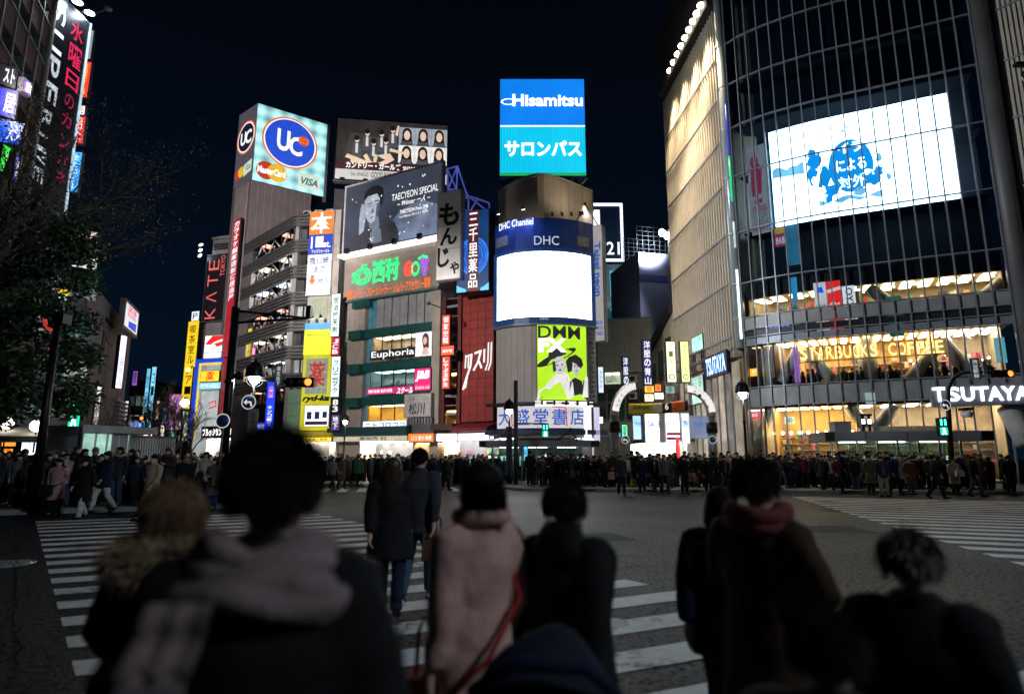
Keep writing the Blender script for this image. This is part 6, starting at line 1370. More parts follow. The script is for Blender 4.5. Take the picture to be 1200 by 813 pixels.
for ch, x, y0, y1 in (('水',83.5,26,50),('曜',81,53,81),('日',77.5,84,106),('の',74,110,128),('カ',71,132,150),('ン',68,158,176),('パ',66,180,196),('ネ',64,200,216)):
 c = U(FS_, x,(y0 + y1) / 2); wd = .62 if y0 < 100 else .45
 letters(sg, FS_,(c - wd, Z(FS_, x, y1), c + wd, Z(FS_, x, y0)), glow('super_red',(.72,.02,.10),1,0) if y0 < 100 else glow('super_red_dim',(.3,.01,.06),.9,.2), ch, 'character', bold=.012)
build('frame_tube', MB().bar(FS_.W(FS_.L, R[1],.45), FS_.W(FS_.L, R[3],.45),.08,8), glow('frame_cool',(.55,.75,.9),.9,.2), sg)
for i,(px, py, u) in enumerate(((91,3,.42),(104.8,15.5,.75))):
 p = at(px, py,38.0 + 1.6 * i); t = thing('floodlight', 'blazing white saucer floodlight on %s arm above the black board' % ('the nearer' if i == 0 else 'the farther'), 'floodlight', p)
 aim = FS_.W(FS_.L * u, R[3] - 1.2,.3); dr = Vector((-.2,-.1,-1)).normalized()
 build('shade', MB().lathe(p,[(.08,.34),(.25,.25),(.42,0.0)],16), M_GREY, t); build('lens', MB().lathe(p + Vector((0,0,.02)),[(.40,0),(.0001,-.10)],16), glow('flood_lens_hot',(.85,.95,1),22,0), t)
 build('arm', MB().bar(p + Vector((0,0,.3)), FS_.W(FS_.L * u, R[3],.2),.05,6), M_GREY, t)
 lamp('board_flood', 'SPOT', p + Vector((0,0,-.15)),420,(.75,.9,1),.3, aim,120,.8)
t = thing('floodlight', 'unlit grey lamp head on a long arm right of the saucer floodlights', 'floodlight', at(127,10.5,40)); build('shade', MB().ball(at(127,10.5,40),.28,10,0,(1,1,.6)), M_GREY, t); build('arm', MB().bar(at(127,10.5,40), at(99,20,40.2),.06,6), M_GREY, t)
# sleeve signs at the corner
for (x0, x1, y0, y1, c, s_, tx, tc, lab) in ((97,111,38,73,(.28,.36,.45),1, '', None, 'blank pale grey blue box at top of the sleeve signs on the far left building'),(91.5,108,75,118,(.95,.04,.01),1.2, '居酒屋甘太郎',(1,.6,.05), 'red sleeve sign with yellow brush characters by the black board'),(89.5,102.5,126,138,(.9,.85,.85),1.2, '㊥',(.5,.05,.02), 'small white sleeve sign with round red emblem'),(86,102,138.5,171,(.8,.02,.01),1.2, '鶏ロスト',(1,.9,.9), 'red sleeve sign with white katakana beneath the round emblem'),(81,97,180,228,(.02,.35,.9),1.3, '金太郎ビル',(.85,.95,1), 'azure sleeve sign lowest on the corner of the far left building')):
 F_ = PT((x0,(y0 + y1) / 2,40.8),(x1,(y0 + y1) / 2,41.0)); R = F_.rect(x0, y0, x1, y1); s2 = board('sleeve_sign', lab, 'sign', F_, R, M_DARK, glow('left_sleeve_%d' % y0, c, s_,.25,.8),.35, d=0, group='sleeve signs at the corner of the far left building')
 if tx: letters(s2, F_, sub(R,.22,.06,.78,.94), glow('left_letter_%d' % y0, tc,1.2,.1), tx, vertical=len(tx) > 1)
# small signs at the far left edge
for (x0, y0, x1, y1, c, s_, tx, lab) in ((-8,78,20,104,(.03,.03,.04),1, 'スト', 'dark sign with big white katakana at the left edge'),(-8,106,20,140,(.02,.03,.75),1.1, '居', 'indigo lit sign below the white katakana at the left edge'),(-6,144,28,172,(.02,.12,.85),1.2, '大シ', 'bright blue sign with white katakana at the left edge'),(-6,170,8,205,(.05,.8,.08),1.1, '食', 'vivid green lit sign at the left edge'),(8,176,13,214,(.04,.06,.5),.9, '酒', 'slim dim blue sign beside the vivid green sign'),(20,93,31,112,(.10,.02,.3),.9, '旅', 'small violet sign by the pale edge post')):
 F_ = PT((x0,(y0 + y1) / 2,29.6),(x1,(y0 + y1) / 2,30.2)); R = F_.rect(x0, y0, x1, y1); s2 = board('wall_sign', lab, 'sign', F_, R, M_DARK, glow('edge_sign_%d_%d' % (x0 + 10, y0), c, s_,.3,1),.3, d=0); letters(s2, F_, sub(R,.45 if x0 < 0 else .2,.15,.92,.85), W_TXT, tx, bold=.03)
# the long pale block behind the evergreen
FB1 = PT((-30,440,46),(97,400,52)); FB2 = PT((97,400,52),(150,430,74))
t = thing('department_store', 'long grey department store block receding behind the evergreen tree', 'building', FB1.W(FB1.L,0))
zB = Z(FB2,118,342)
M_DEP = mat('store_panel',(.24,.24,.27),.7,0,.12,.4)
build('wall', mass(MB(), FB1,0, zB - 1.5,16,-.1), M_DEP, t)
b = MB().prism([FB2.W(0,0,-.1).xy, FB2.W(FB2.L,0,-.1).xy, FB2.W(FB2.L,0,-.1).xy + V2(-18,2), FB2.W(0,0,-.1).xy + V2(-14,10)],0, zB); build('wall', b, M_DEP, t)
for i in range(9):
 for j in range(7):
  build('cladding_panel', MB().fbox(FB2, FB2.L * i / 9 + .03, FB2.L * (i + 1) / 9 - .03, zB - 3.1 * (j + 1) + .03, zB - 3.1 * j - .03,-.1,-.02), M_DEP, t)
for (x0, y0, x1, y1) in ((123,376,133,381),(124,398,132,403),(118,386,121,440)):
 q = FB2.rect(x0, y0, x1, y1); build('slot_window', MB().fbox(FB2, q[0], q[2], q[1], q[3],.0,.06), M_DARK, t)
for k in range(7): q = FB2.rect(133,470 + 5 * k,146,472.5 + 5 * k); build('balcony_rail', MB().fbox(FB2, q[0], q[2], q[1], q[3],.0,.5), mat('rail_pale',(.5,.5,.52),.5), t)
for j in range(5):
 for i in range(7):
  u = FB1.L * (.06 + .13 * i); z = 5 + 3.4 * j
  build('window', MB().fbox(FB1, u, u + 1.7, z, z + 1.6,-.1,.02), glow('store_win_%d' % ((i * 3 + j) % 4),((.02,.09,.09),(.2,.26,.26),(.03,.05,.06),(.4,.42,.38))[(i * 3 + j) % 4],.9,.6,1.2), t)
q = FB1.rect(86,270,116,317); F_ = PT((86,295,50.5),(116.5,295,51.5)); R = F_.rect(86,272,116.5,317)
sg = board('shop_sign', 'white square roof sign with two slanted red letters above the tree', 'sign', F_, R, M_DARK, glow('hm_white',(.9,.82,.82),1.0,.2,.6),.5, d=0); letters(sg, F_, sub(R,.2,.45,.75,.9), MATS['swoosh_red'], 'hM', bold=.03, shear=.3)
ts = thing('sign_post', 'steel posts holding the white roof sign with red letters', 'steel frame', F_.W(1, R[1] - 4)); [build('post', MB().bar(F_.W(u, zB - 1.5,-.2), F_.W(u, R[1],-.2),.12,6), M_DARK, ts) for u in (.4,1.4)]
F_ = PT((64,365,47),(79,365,47.4)); R = F_.rect(64,340,78.5,383); sg = board('sleeve_sign', 'yellow topped pale blue lit sign half hidden in the evergreen', 'sign', F_, R, M_DARK, glow('tree_sign',(.6,.8,.9),1.2,.4,.8),.3, d=0); print_on(sg, F_, R, MATS['edge_yellow'], lambda mb, d: poly(mb, F_, R,[(0,.82),(1,.82),(1,1),(0,1)], d), 'yellow_band'); letters(sg, F_, sub(R,.3,.1,.7,.75), mat('print_teal',(.02,.2,.25)), '眼科', vertical=True)
F_ = PT((56,410,47),(72,410,47.4)); R = F_.rect(56,404,72,417); sg = board('shop_sign', 'magenta lit sign glimpsed through the evergreen leaves', 'sign', F_, R, M_DARK, glow('tree_mag',(.75,.02,.15),1.2,.4,.8),.3, d=0); letters(sg, F_, sub(R,.2,.2,.8,.8), W_TXT, 'カラ')
FP_ = PT((139,370,61),(156.5,375,67)); q = FP_.rect(139,349,156.5,393); R = (0, Z(FP_,147,391), FP_.L, Z(FP_,147,354))
sg = board('roof_sign', 'slanting framed sign of red and blue print on the store roof', 'sign', FP_, R, mat('frame_grey',(.35,.36,.36),.5), glow('roof_sign_white',(.75,.78,.85),1.0,.2,.5),.5,.35, d=.0)
print_on(sg, FP_, R, glow('roof_sign_red',(.8,.04,.06),1), lambda mb, d: put(mb, FP_, sub(R,.2,.5,.8,.85), '西武', d,.02), 'lettering'); print_on(sg, FP_, R, glow('roof_sign_blue',(.02,.06,.6),1), lambda mb, d: poly(mb, FP_, R,[(.3,.15),(.85,.15),(.85,.45),(.3,.35)], d), 'blue_print')
F_ = PT((133,430,62),(142,430,63)); R = F_.rect(134,392,142,456); sg = board('strip_sign', 'tall white violet strip sign on the corner of the grey store', 'sign', F_, R, M_DARK, glow('store_strip',(.8,.82,1),1.5,.3,.6),.4, d=0); letters(sg, F_, sub(R,.2,.05,.8,.6), glow('strip_ink',(.25,.25,.5),.8), '百貨店', vertical=True)
F_ = PT((110,470,45),(116,470,45.3)); R = F_.rect(108,452,115,502); sg = board('strip_sign', 'narrow white sign of red and yellow print behind green signal', 'sign', F_, R, M_DARK, glow('narrow_sign',(.8,.82,.75),1.0,.5,1.2),.3, d=0); letters(sg, F_, sub(R,.2,.1,.8,.9), MATS['drug_red'], '渋谷駅前', vertical=True)
# far street mouth
for i,(x0, x1, ytop, Y, m) in enumerate(((148,172,445,105,(.03,.03,.035)),(168,198,468,130,(.05,.05,.055)),(196,214,455,120,(.04,.035,.05)),(210,226,470,112,(.06,.06,.06)))):
 F_ = PT((x0,480, Y),(x1,480, Y)); t = thing('street_building',('dark far block beside the grey store at the street mouth', 'far grey block in the middle of the street mouth', 'far dark block holding the pink panel', 'far block behind the street lamp at the street mouth')[i], 'building', F_.W(F_.L / 2,0))
 zt = Z(F_,(x0 + x1) / 2, ytop); build('wall', mass(MB(), F_,0, zt,12,-.3), mat('far_wall_%d' % i, m,.8), t)
 for j in range(int(zt / 3.2) - 1):
  for k in range(3):
   build('window', MB().fbox(F_, F_.L * (.1 + .3 * k), F_.L * (.3 + .3 * k),4 + 3.2 * j,5.6 + 3.2 * j,-.3,-.2), glow('far_win_%d' % ((i + j * 2 + k) % 3),((.25,.22,.16),(.02,.03,.03),(.1,.13,.15))[(i + j * 2 + k) % 3],.9,.4,1), t)
for (x0, y0, x1, y1, Y, c, s_, tx, lab) in ((170.5,432,175,500,104,(.15,.5,.75),1.3, '銀座線', 'left of the two long cyan lit strips in the far street'),(176.5,430,182,501,103,(.2,.6,.9),1.4, 'コーヒー', 'right of the two long cyan lit strips in the far street'),(198,462,212.5,504,100,(.62,.25,.55),1.2, '', 'pink violet lit panel in the far street'),(157,435,163,452,96,(.3,.1,.5),1, '服', 'small violet sign in the far street'),(189,498,194,515,96,(1,.95,.7),2, '茶', 'bright cream lit sign low in the far street'),(154,495,168,502,92,(.2,.3,.9),1.4, '夜市', 'low blue lit sign in the far street'),(200,505,206,516,90,(.3,.9,.5),1.2, '薬', 'green white lit sign low in the far street'),(208,492,214,503,88,(.9,.8,.7),1.4, '丼', 'small cream sign by the globe street lamp'),(182,500,188,513,94,(.9,.2,.2),1.6, '肉', 'small red sign low in the far street'),(184,470,188,492,98,(1,.8,.5),1.3, '酒場', 'amber strip sign between the cyan strips and pink panel'),(148,470,153,494,90,(.9,.9,1),1.6, '本', 'cool white strip at the corner of the grey store'),(192,478,197,497,97,(.3,.4,1),1.4, '薬', 'small blue strip left of the pink panel'),(213,506,221,517,84,(1,.85,.6),2.2, '麺', 'warm white lit box under the globe street lamp'),(143,500,153,509,86,(1,.3,.5),1.5, '歌', 'rose lit box above the louvre fence'),(170,505,181,514,92,(1,.9,.8),2, '店', 'cream lit shop panel below the cyan strips'),(216,440,220,462,92,(1,.6,.2),1.1, '宿', 'dim orange strip beside the tall yellow sign')):
 F_ = PT((x0,(y0 + y1) / 2, Y),(x1,(y0 + y1) / 2, Y)); R = F_.rect(x0, y0, x1, y1); sg = board('far_sign', lab, 'sign', F_, R, M_DARK, glow('far_%d_%d' % (x0, y0), c, s_,.35,.8),.4,.05, d=0)
 if tx: letters(sg, F_, sub(R,.2,.1,.8,.9), mat('print_navy',(.03,.05,.2)), tx, vertical=len(tx) > 1 and y1 - y0 > x1 - x0)
# kiosks and stalls along the left pavement
def kiosk():
 F_ = PT((92,515,27.5),(150,515,29.5)); t = thing('kiosk', 'white pavement kiosk with glass panes under a thick flat roof', 'kiosk', F_.W(F_.L / 2,0)); z1 = Z(F_,120,507)
 build('roof', MB().fbox(F_,-.2, F_.L + 1.2, z1, z1 + .32,-2.6,.35), mat('kiosk_roof',(.42,.43,.44),.5), t)
 build('wall', MB().fbox(F_,0,.14,0, z1,-2.4,0), M_WHITEP, t); build('wall', MB().fbox(F_, F_.L * .66, F_.L,0, z1,-2.4,0), mat('kiosk_wall',(.4,.42,.43),.5), t)
 for i in range(4):
  a, b_ = .2 + i * .52,.2 + (i + 1) * .52; build('pane', MB().fbox(F_, a + .03, b_ - .03,.5, z1 - .05,-.06,-.02), glow('kiosk_pane',(.35,.6,.5),.9,.5,1.5), t); build('mullion', MB().fbox(F_, b_ - .03, b_ + .03,0, z1,-.1,.05), M_WHITEP, t)
 F2 = PT((151,520,29.6),(206,520,31.5)); t2 = thing('louvre_fence', 'grey framed fence of upright pale louvres beside the kiosk', 'fence', F2.W(F2.L / 2,0)); z2 = Z(F2,180,513)
 build('top_rail', MB().fbox(F2,0, F2.L, z2, z2 + .1,-.15,.05), M_GREY, t2); build('bottom_rail', MB().fbox(F2,0, F2.L,.3,.38,-.15,.05), M_GREY, t2); build('backing', MB().fbox(F2,0, F2.L,.14, z2,-.3,-.25), M_BLACKM, t2)
 for i in range(19): u = F2.L * (i + .5) / 19; build('louvre', MB().fbox(F2, u - .035, u + .035,.38, z2,-.12,0), M_WHITEP, t2)
 F3 = PT((62,515,30),(92,515,31)); t3 = thing('tent', 'grey canvas tent roof between the kiosk and the lit stall', 'tent', F3.W(F3.L / 2,0)); za, zb = Z(F3,77,523), Z(F3,77,507)
 build('canvas', MB().add([F3.W(0, za,.9), F3.W(F3.L * .9, za,.9), F3.W(F3.L, zb,-1), F3.W(.35, zb,-1), F3.W(0, za - .05,.9), F3.W(F3.L * .9, za - .05,.9)],[[0,1,2,3],[4,5,1,0]]), mat('canvas_grey',(.34,.35,.35),.8), t3)
 for u in (.05, F3.L * .88): build('pole', MB().bar(F3.W(u,0,.85), F3.W(u, za,.85),.03,6), M_STEEL, t3)
 F4 = PT((-12,515,31),(60,515,32)); t4 = thing('stall', 'long cream canopied stall with glowing front under the evergreen', 'stall', F4.W(F4.L / 2,0)); za, zb = Z(F4,30,513), Z(F4,30,500)
 build('canopy', MB().hexa([F4.W(0, za,1.2), F4.W(F4.L, za,1.2), F4.W(F4.L, za,-2), F4.W(0, za,-2)],[F4.W(0, za + .06,1.2), F4.W(F4.L, za + .06,1.2), F4.W(F4.L, zb,-.8), F4.W(0, zb,-.8)]), mat('canopy_cream',(.50,.47,.38),.7), t4)
 build('wall', MB().fbox(F4,0, F4.L,0, za,-2,-1.9), M_DKCONC, t4)
 mb = MB(); put(mb, F4, F4.rect(7,513,28,516.5), 'MARKET 4',1.25,.01); build('lettering', mb, M_BLACKM, t4)
 build('fascia', MB().fbox(F4,0, F4.L, za - .25, za - .01,1.15,1.22), mat('canopy_cream',(.5,.47,.38)), t4)
 for x0, y0, x1, y1, c, s_, lab, tx in ((15.5,515,43,534,(.75,.85,1),2.2, 'white blue lit menu panel in the cream canopied stall', '渋谷'),(-8,524,8,534,(1,.3,.03),1.6, 'orange lit counter panel at the left edge stall', '焼'),(-8,513,12,523.5,(1,.9,.7),2.0, 'cream lit panel at the left edge stall', '祭')):
  Fq = F4; R = F4.rect(x0, y0, x1, y1); sg = board('menu_panel', lab, 'sign', F4, R, M_DARK, glow('stall_%d' % (x0 + 10), c, s_,.35,.8),.15, d=-1.2); letters(sg, F4, sub(R,.2,.55,.8,.85), mat('print_navy',(.03,.05,.2)), tx)
 F5 = PT((54,510,33),(64,510,33.2)); R = F5.rect(54,502,63.5,514.5); sg = board('small_sign', 'white lit sign with a round red mark beside the tent', 'sign', F5, R, M_DARK, glow('p_sign',(1,.8,.85),1.5,.2),.2, d=0); print_on(sg, F5, R, MATS['swoosh_red'], lambda mb, d: ring(mb, F5, R,.5,.5,.33,.36,.12, d), 'mark')
 for px, py in ((8,496),(43,499)):
  p = at(px, py,31); t5 = thing('globe_lamp', 'white globe lamp %s over the cream canopied stall' % ('at the far left' if px < 20 else 'by the pole'), 'lamp', p); build('globe', MB().ball(p,.3,12), glow('globe_white',(1,.95,.85),4,0), t5); build('stem', MB().bar((p.x, p.y, p.z - .28),(p.x, p.y,1.9),.04,6), M_DARK, t5)
kiosk()
# ================================================================== street furniture
BULB = glow('lamp_bulb',(1,.95,.86),110,0)
LABG = {}
def bell_lamp(px, Y, ytop, label, energy, s=1.0, globe=False):
 p = at(px, ytop, Y); h = p.z; x, y = p.x, p.y
 t = thing('street_lamp', label, 'street lamp',(x, y,0))
 M = mat('lamp_iron',(.02,.022,.024),.4,.5,.3,3)
 b = MB().lathe((x, y,.0),[(.2 * s,.1),(.2 * s,.5),(.15 * s,.62),(.15 * s,1.0),(.08 * s,1.1),(.065 * s, h * .6),(.09 * s, h * .62),(.06 * s, h * .64),(.05 * s, h - .95 * s)],14); build('post', b, M, t)
 if globe:
  build('bulb', MB().ball((x, y, h - .35),.27,12), BULB, t); build('cap', MB().lathe((x, y, h - .12),[(.2,0),(.08,.12),(.0001,.16)],12), M, t); build('neck', MB().bar((x, y, h - 1.0),(x, y, h - .6),.05,8), M, t)
 else:
  build('shade', MB().lathe((x, y, h),[(.37 * s,-.64 * s),(.36 * s,-.5 * s),(.33 * s,-.26 * s),(.22 * s,-.09 * s),(.06 * s,-.01 * s),(.03 * s,.1 * s),(.0001,.14 * s)],18, cap=False), M, t)
  build('bulb', MB().ball((x, y, h - .68 * s),.19 * s,12,0,(1,1,1.25)), BULB, t)
  g = MB()
  for k in range(4):
   a = pi / 4 + pi / 2 * k; g.tube([(x + .3 * s * cos(a), y + .3 * s * sin(a), h - .6 * s),(x + .31 * s * cos(a), y + .31 * s * sin(a), h - .85 * s),(x + .05 * cos(a), y + .05 * sin(a), h - 1.05 * s)],.015 * s,5)
  build('cage', g, M, t, kind='stuff')
 return t
bell_lamp(869,31.5,446, 'tall bell shaded street lamp with ornate dark post before the ribbed flank',700)
bell_lamp(405,56,485, 'small bell shaded street lamp before the fruit shop',500)
bell_lamp(300,23.5,423, 'near bell shaded street lamp with caged bulb over the left crossing',500)
bell_lamp(597,38,468, 'bell shaded street lamp standing before the bookshop sign',500)
bell_lamp(217,44,466, 'globe street lamp at the mouth of the far street',400, globe=True)
for px, Y, yt, lab in ((407.5,65.4,0, ''),): pass
def sig_mat(): pass
G_SR, G_SG, G_AM = glow('signal_red',(1,.10,.02),7,0), glow('signal_green',(.05,1,.55),5,0), glow('signal_amber',(1,.5,.05),5,0)
def car_signal(t, px, py, Y, w_, lit=2, red=True):
 c = at(px, py, Y); d = Vector((0,-1,0))
 b = MB().box(c + Vector((-w_ / 2,-.1,-w_ * .17)), c + Vector((w_ / 2,.12, w_ * .17))); build('signal_box', b, M_BLACKM, t)
 for k in range(3):
  p = c + Vector((w_ * (k - 1) * .32,-.105,0)); r = w_ * .125
  build('signal_lens', MB().bar(p, p + Vector((0,-.03,0)), r,14),(G_SR if red else G_SG) if k == lit else mat('dead_lens',(.03,.035,.03),.3), t)
  v = MB()
  v.lathe(p + Vector((0,-.10,0)),[(r * 1.2,0),(r * 1.2,.11)],14, axis='y', cap=False); build('visor', v, M_BLACKM, t)
def walk_signal(t, px, py, Y, w_, green=True):
 c = at(px, py, Y)
 build('signal_box', MB().box(c + Vector((-w_ / 2,-.1,-w_)), c + Vector((w_ / 2,.12, w_))), M_BLACKM, t)
 F_ = Face([(c.x - w_ / 2, c.y - .105),(c.x + w_ / 2, c.y - .105)])
 R0_ = (0.03, c.z + .03, w_ - .03, c.z + w_ - .04); R1_ = (.03, c.z - w_ + .04, w_ - .03, c.z - .03)
 build('top_lens', MB().fbox(F_, *[R0_[0], R0_[2], R0_[1], R0_[3]],0,.01), mat('dead_lens',(.03,.035,.03),.3), t)
 mb = MB(); [poly(mb, F_, R0_, q,.02) for q in ([(.12,.1),(.36,.1),(.36,.9),(.12,.9)],[(.64,.1),(.88,.1),(.88,.9),(.64,.9)])]; build('countdown_bars', mb, G_SG, t)
 build('lower_lens', MB().fbox(F_, R1_[0], R1_[2], R1_[1], R1_[3],0,.01), glow('walk_back',(.02,.6,.35),1.5,0), t)
 mb = MB(); [poly(mb, F_, R1_, q,.02) for q in (ell(.5,.84,.13,.11,10),[(.35,.4),(.65,.4),(.66,.72),(.34,.72)],[(.36,.42),(.5,.42),(.36,.06),(.22,.06)],[(.5,.42),(.64,.42),(.78,.08),(.64,.06)])]; build('walking_figure', mb, glow('walk_white',(.6,1,.85),6,0), t)
# leaning dark pole on the left
b0, tp = gnd(46,603), at(67.5,378,18.9)
t = thing('pole', 'tall plain black pole with camera box in front of the evergreen', 'pole', b0)
build('mast', MB().bar((tp.x, tp.y,0), tp,.14,12,.10), M_BLACKM, t); build('camera_box', MB().box(tp + Vector((-.05,-.2,-.05)), tp + Vector((.3,.2,.25))), M_BLACKM, t)
build('red_lamp', MB().tube([tp + Vector((-.42,0,.1)), tp + Vector((-.36,0,-.1)), tp + Vector((-.18,0,-.25))],.06,6), glow('dull_red',(.5,.04,.03),.9), t); build('arm', MB().bar(tp + Vector((-.3,0,-.12)), tp + Vector((0,0,-.12)),.05,6), M_BLACKM, t)
# signal pole with the long double arm
x = at(272,470,22); tp = at(276.5,360,22)
t = thing('signal_pole', 'thick black pole with a long double arm reaching right', 'signal pole',(x.x, x.y,0))
build('mast', MB().bar((tp.x,22,0), tp,.15,12), M_BLACKM, t); e_ = at(361,373,22)
build('arm', MB().bar(at(276,364,22), e_,.045,8), M_BLACKM, t); build('arm', MB().bar(at(276,378,22), e_,.045,8), M_BLACKM, t)
build('camera', MB().box(e_ + Vector((-.05,-.15,.02)), e_ + Vector((.12,.15,.45))), M_BLACKM, t); build('speaker', MB().bar(at(274,441,21.8), at(281,440,21.6),.06,10,.16), M_BLACKM, t); build('speaker', MB().bar(at(272,445,21.8), at(266,448,21.6),.05,10,.12), M_BLACKM, t)
t = thing('traffic_signal', 'horizontal traffic signal lit red with grey street name plate', 'traffic signal', at(345,448,23.3))
car_signal(t,352,448,23.3,1.05,2); build('arm', MB().bar(at(301,446,23.4), at(340,447,23.4),.035,6), M_BLACKM, t)
Fp = PT((322,440,23.2),(331,440,23.2)); R = Fp.rect(322.5,426,330.5,455); build('name_plate', MB().fbox(Fp, R[0], R[2], R[1], R[3],0,.03), mat('plate_grey_blue',(.2,.25,.33),.5), t)
mb = MB(); put(mb, Fp, sub(R,.2,.1,.8,.9), '道玄坂下',.035,.01, vertical=True); build('lettering', mb, mat('print_white',(.7,.7,.7)), t)
def disc_sign(px, py, Y, r, label, post=True, arrow=True, colr='sign_disc_blue'):
 c = at(px, py, Y); t = thing('road_sign', label, 'road sign',(c.x, c.y,0 if post else c.z))
 build('plate', MB().bar(c, c + Vector((0,.03,0)), r,24), mat('sign_disc_blue',(.02,.07,.25),.4,0,.1,1), t)
 F_ = Face([(c.x - r, c.y),(c.x + r, c.y)]); R = (0, c.z - r,2 * r, c.z + r); mb = MB()
 ring(mb, F_, R,.5,.5,.49,.49,.06,.008, n=24)
 if arrow: stroke(mb, F_, R,[(.7,.25),(.62,.5),(.3,.5)],.12,.008); poly(mb, F_, R,[(.14,.5),(.38,.7),(.38,.3)],.008)
 build('arrow', mb, mat('print_white',(.7,.7,.7)), t)
 if post: build('post', MB().bar((c.x, c.y + .06,0),(c.x, c.y + .06, c.z + r),.03,8), M_GREY, t)
disc_sign(291.5,471,23.1,.28, 'round blue left arrow sign under the near bell lamp'); disc_sign(261,493,21.6,.26, 'dark blue round sign on the thick black signal pole', arrow=False)
disc_sign(733,515,33,.22, 'round blue sign on a thin pole in the crowd by the left arch'); disc_sign(835,515,34,.22, 'round blue sign by the right arch post', arrow=False)
Fp = PT((290,497,23),(303,497,23)); R = Fp.rect(291,479,302,514); t = thing('street_sign', 'narrow pale vertical street sign with red characters under the blue arrow disc', 'sign', Fp.W(.2, R[1])); build('plate', MB().fbox(Fp, R[0], R[2], R[1], R[3],0,.04), mat('plate_pale',(.34,.31,.31),.5), t)
mb = MB(); put(mb, Fp, sub(R,.25,.1,.75,.9), '禁煙区',.05,.005, vertical=True); build('lettering', mb, mat('print_red_dk',(.3,.03,.02)), t); build('post', MB().bar((Fp.W(.05,0,-.03).x,23.03,0),(Fp.W(.05,0,-.03).x,23.03, R[3]),.03,6), M_GREY, t)
# signals in the far left
t = thing('pedestrian_signal', 'green lit walk signal glowing before the kiosk roof', 'pedestrian signal',(at(90,488,26).x,26,0)); walk_signal(t,89.5,486,26,.52); p = at(103,440,26.2); build('mast', MB().bar((p.x, p.y,0), p,.07,8), M_BLACKM, t); build('bracket', MB().bar(at(92,486,26.1), at(102,486,26.2),.03,6), M_BLACKM, t)
t = thing('traffic_signal', 'small red lit traffic signal far down the street', 'traffic signal',(at(163,490,62).x,62,0)); car_signal(t,162,490,62,1.3,2); p = at(152,470,62); build('mast', MB().bar((p.x, p.y,0), p,.1,8), M_BLACKM, t); build('arm', MB().bar(at(152,489,62.1), at(160,490,62.1),.05,6), M_BLACKM, t)
t = thing('street_lamp', 'orange lit street lamp above the far street trees', 'street lamp',(at(220,433,66).x,66,0)); p = at(220.5,433,66); build('bulb', MB().ball(p,.24,10), glow('sodium_bulb',(1,.45,.08),10,0), t); build('mast', MB().bar((p.x + .6, p.y,0),(p.x + .6, p.y, p.z + .3),.08,8), M_BLACKM, t); build('arm', MB().bar((p.x + .6, p.y, p.z + .28), p + Vector((0,0,.25)),.04,6), M_BLACKM, t)
# centre pole with the walk signal
p = at(604.5,446,36.5); t = thing('pedestrian_signal', 'green lit walk signal hung before the blue and white bookshop sign', 'pedestrian signal',(p.x, p.y,0)); build('mast', MB().bar((p.x, p.y,0), p,.13,10), mat('pole_grey',(.12,.13,.135),.5,.3), t); build('arm', MB().bar(at(604,496,36.5), at(639,496,36.5),.04,6), M_GREY, t); walk_signal(t,639,504.5,36.4,.40)
c = at(596.5,516,37.6); t = thing('control_box', 'grey steel control box on the lamp post before the bookshop', 'control box',(c.x, c.y,0)); build('cabinet', MB().box((c.x - .19, c.y - .25,.9),(c.x + .19, c.y + .1, at(596,500,37.6).z)), mat('cabinet_grey',(.24,.25,.26),.5,.2,.2,1), t); build('door', MB().box((c.x - .15, c.y - .28,1.0),(c.x + .15, c.y - .252, at(596,502,37.6).z)), M_GREY, t)
# right hand signal pole with the curved arm
Y = 31.0; pts = [(1113.5,540),(1112.5,500),(1111,470),(1111.5,455),(1117,443),(1128,437),(1145,435.5),(1172,437)]
t = thing('signal_pole', 'dark signal pole with curved arm bearing a red signal near the white letters', 'signal pole',(at(1113,500, Y).x, Y,0)); w3 = [at(a, b_, Y) for a, b_ in pts]; w3[0].z = 0; build('mast', MB().tube(w3,[.12,.12,.11,.1,.09,.08,.08,.07],10), mat('pole_green_black',(.012,.03,.03),.4,.4), t)
car_signal(t,1173,438, Y - .1,1.15,2); walk_signal(t,1104,500, Y - .15,.44); build('bracket', MB().bar(at(1105,489, Y), at(1112,489, Y),.03,6), M_BLACKM, t)
for px, py, w_, h_, tx, m in ((1142.5,432,.46,1.06, '渋谷駅前',(.12,.25,.36)),(1153.5,431,.2,.72, '西口',(.5,.52,.55))):
 c = at(px, py, Y - .15); Fp = Face([(c.x - w_ / 2, c.y),(c.x + w_ / 2, c.y)]); R = (0, c.z - h_ / 2, w_, c.z + h_ / 2); o = build('sign_plate', MB().fbox(Fp,0, w_, R[1], R[3],0,.04), mat('plate_%d' % px, m,.45), t); mb = MB(); put(mb, Fp, sub(R,.2,.05,.8,.95), tx,.05,.01, vertical=True); build('lettering', mb, mat('print_white',(.7,.7,.7)) if px < 1150 else M_DARK, o)
disc_sign(1108,474.5, Y - .12,.27, 'round blue arrow sign on the curved signal pole', post=False)
p = at(1129,485,34); t = thing('security_camera', 'white security camera with black hood over the grey canopy', 'camera', p); build('body', MB().bar(p, p + Vector((.0,-.5,-.05)),.18,12), M_WHITEP, t); build('hood', MB().box(p + Vector((-.2,-.45,.18)), p + Vector((.25,.1,.32))), M_BLACKM, t); build('stem', MB().bar(p,(p.x, p.y, at(1129,506,34).z),.04,6), M_GREY, t)
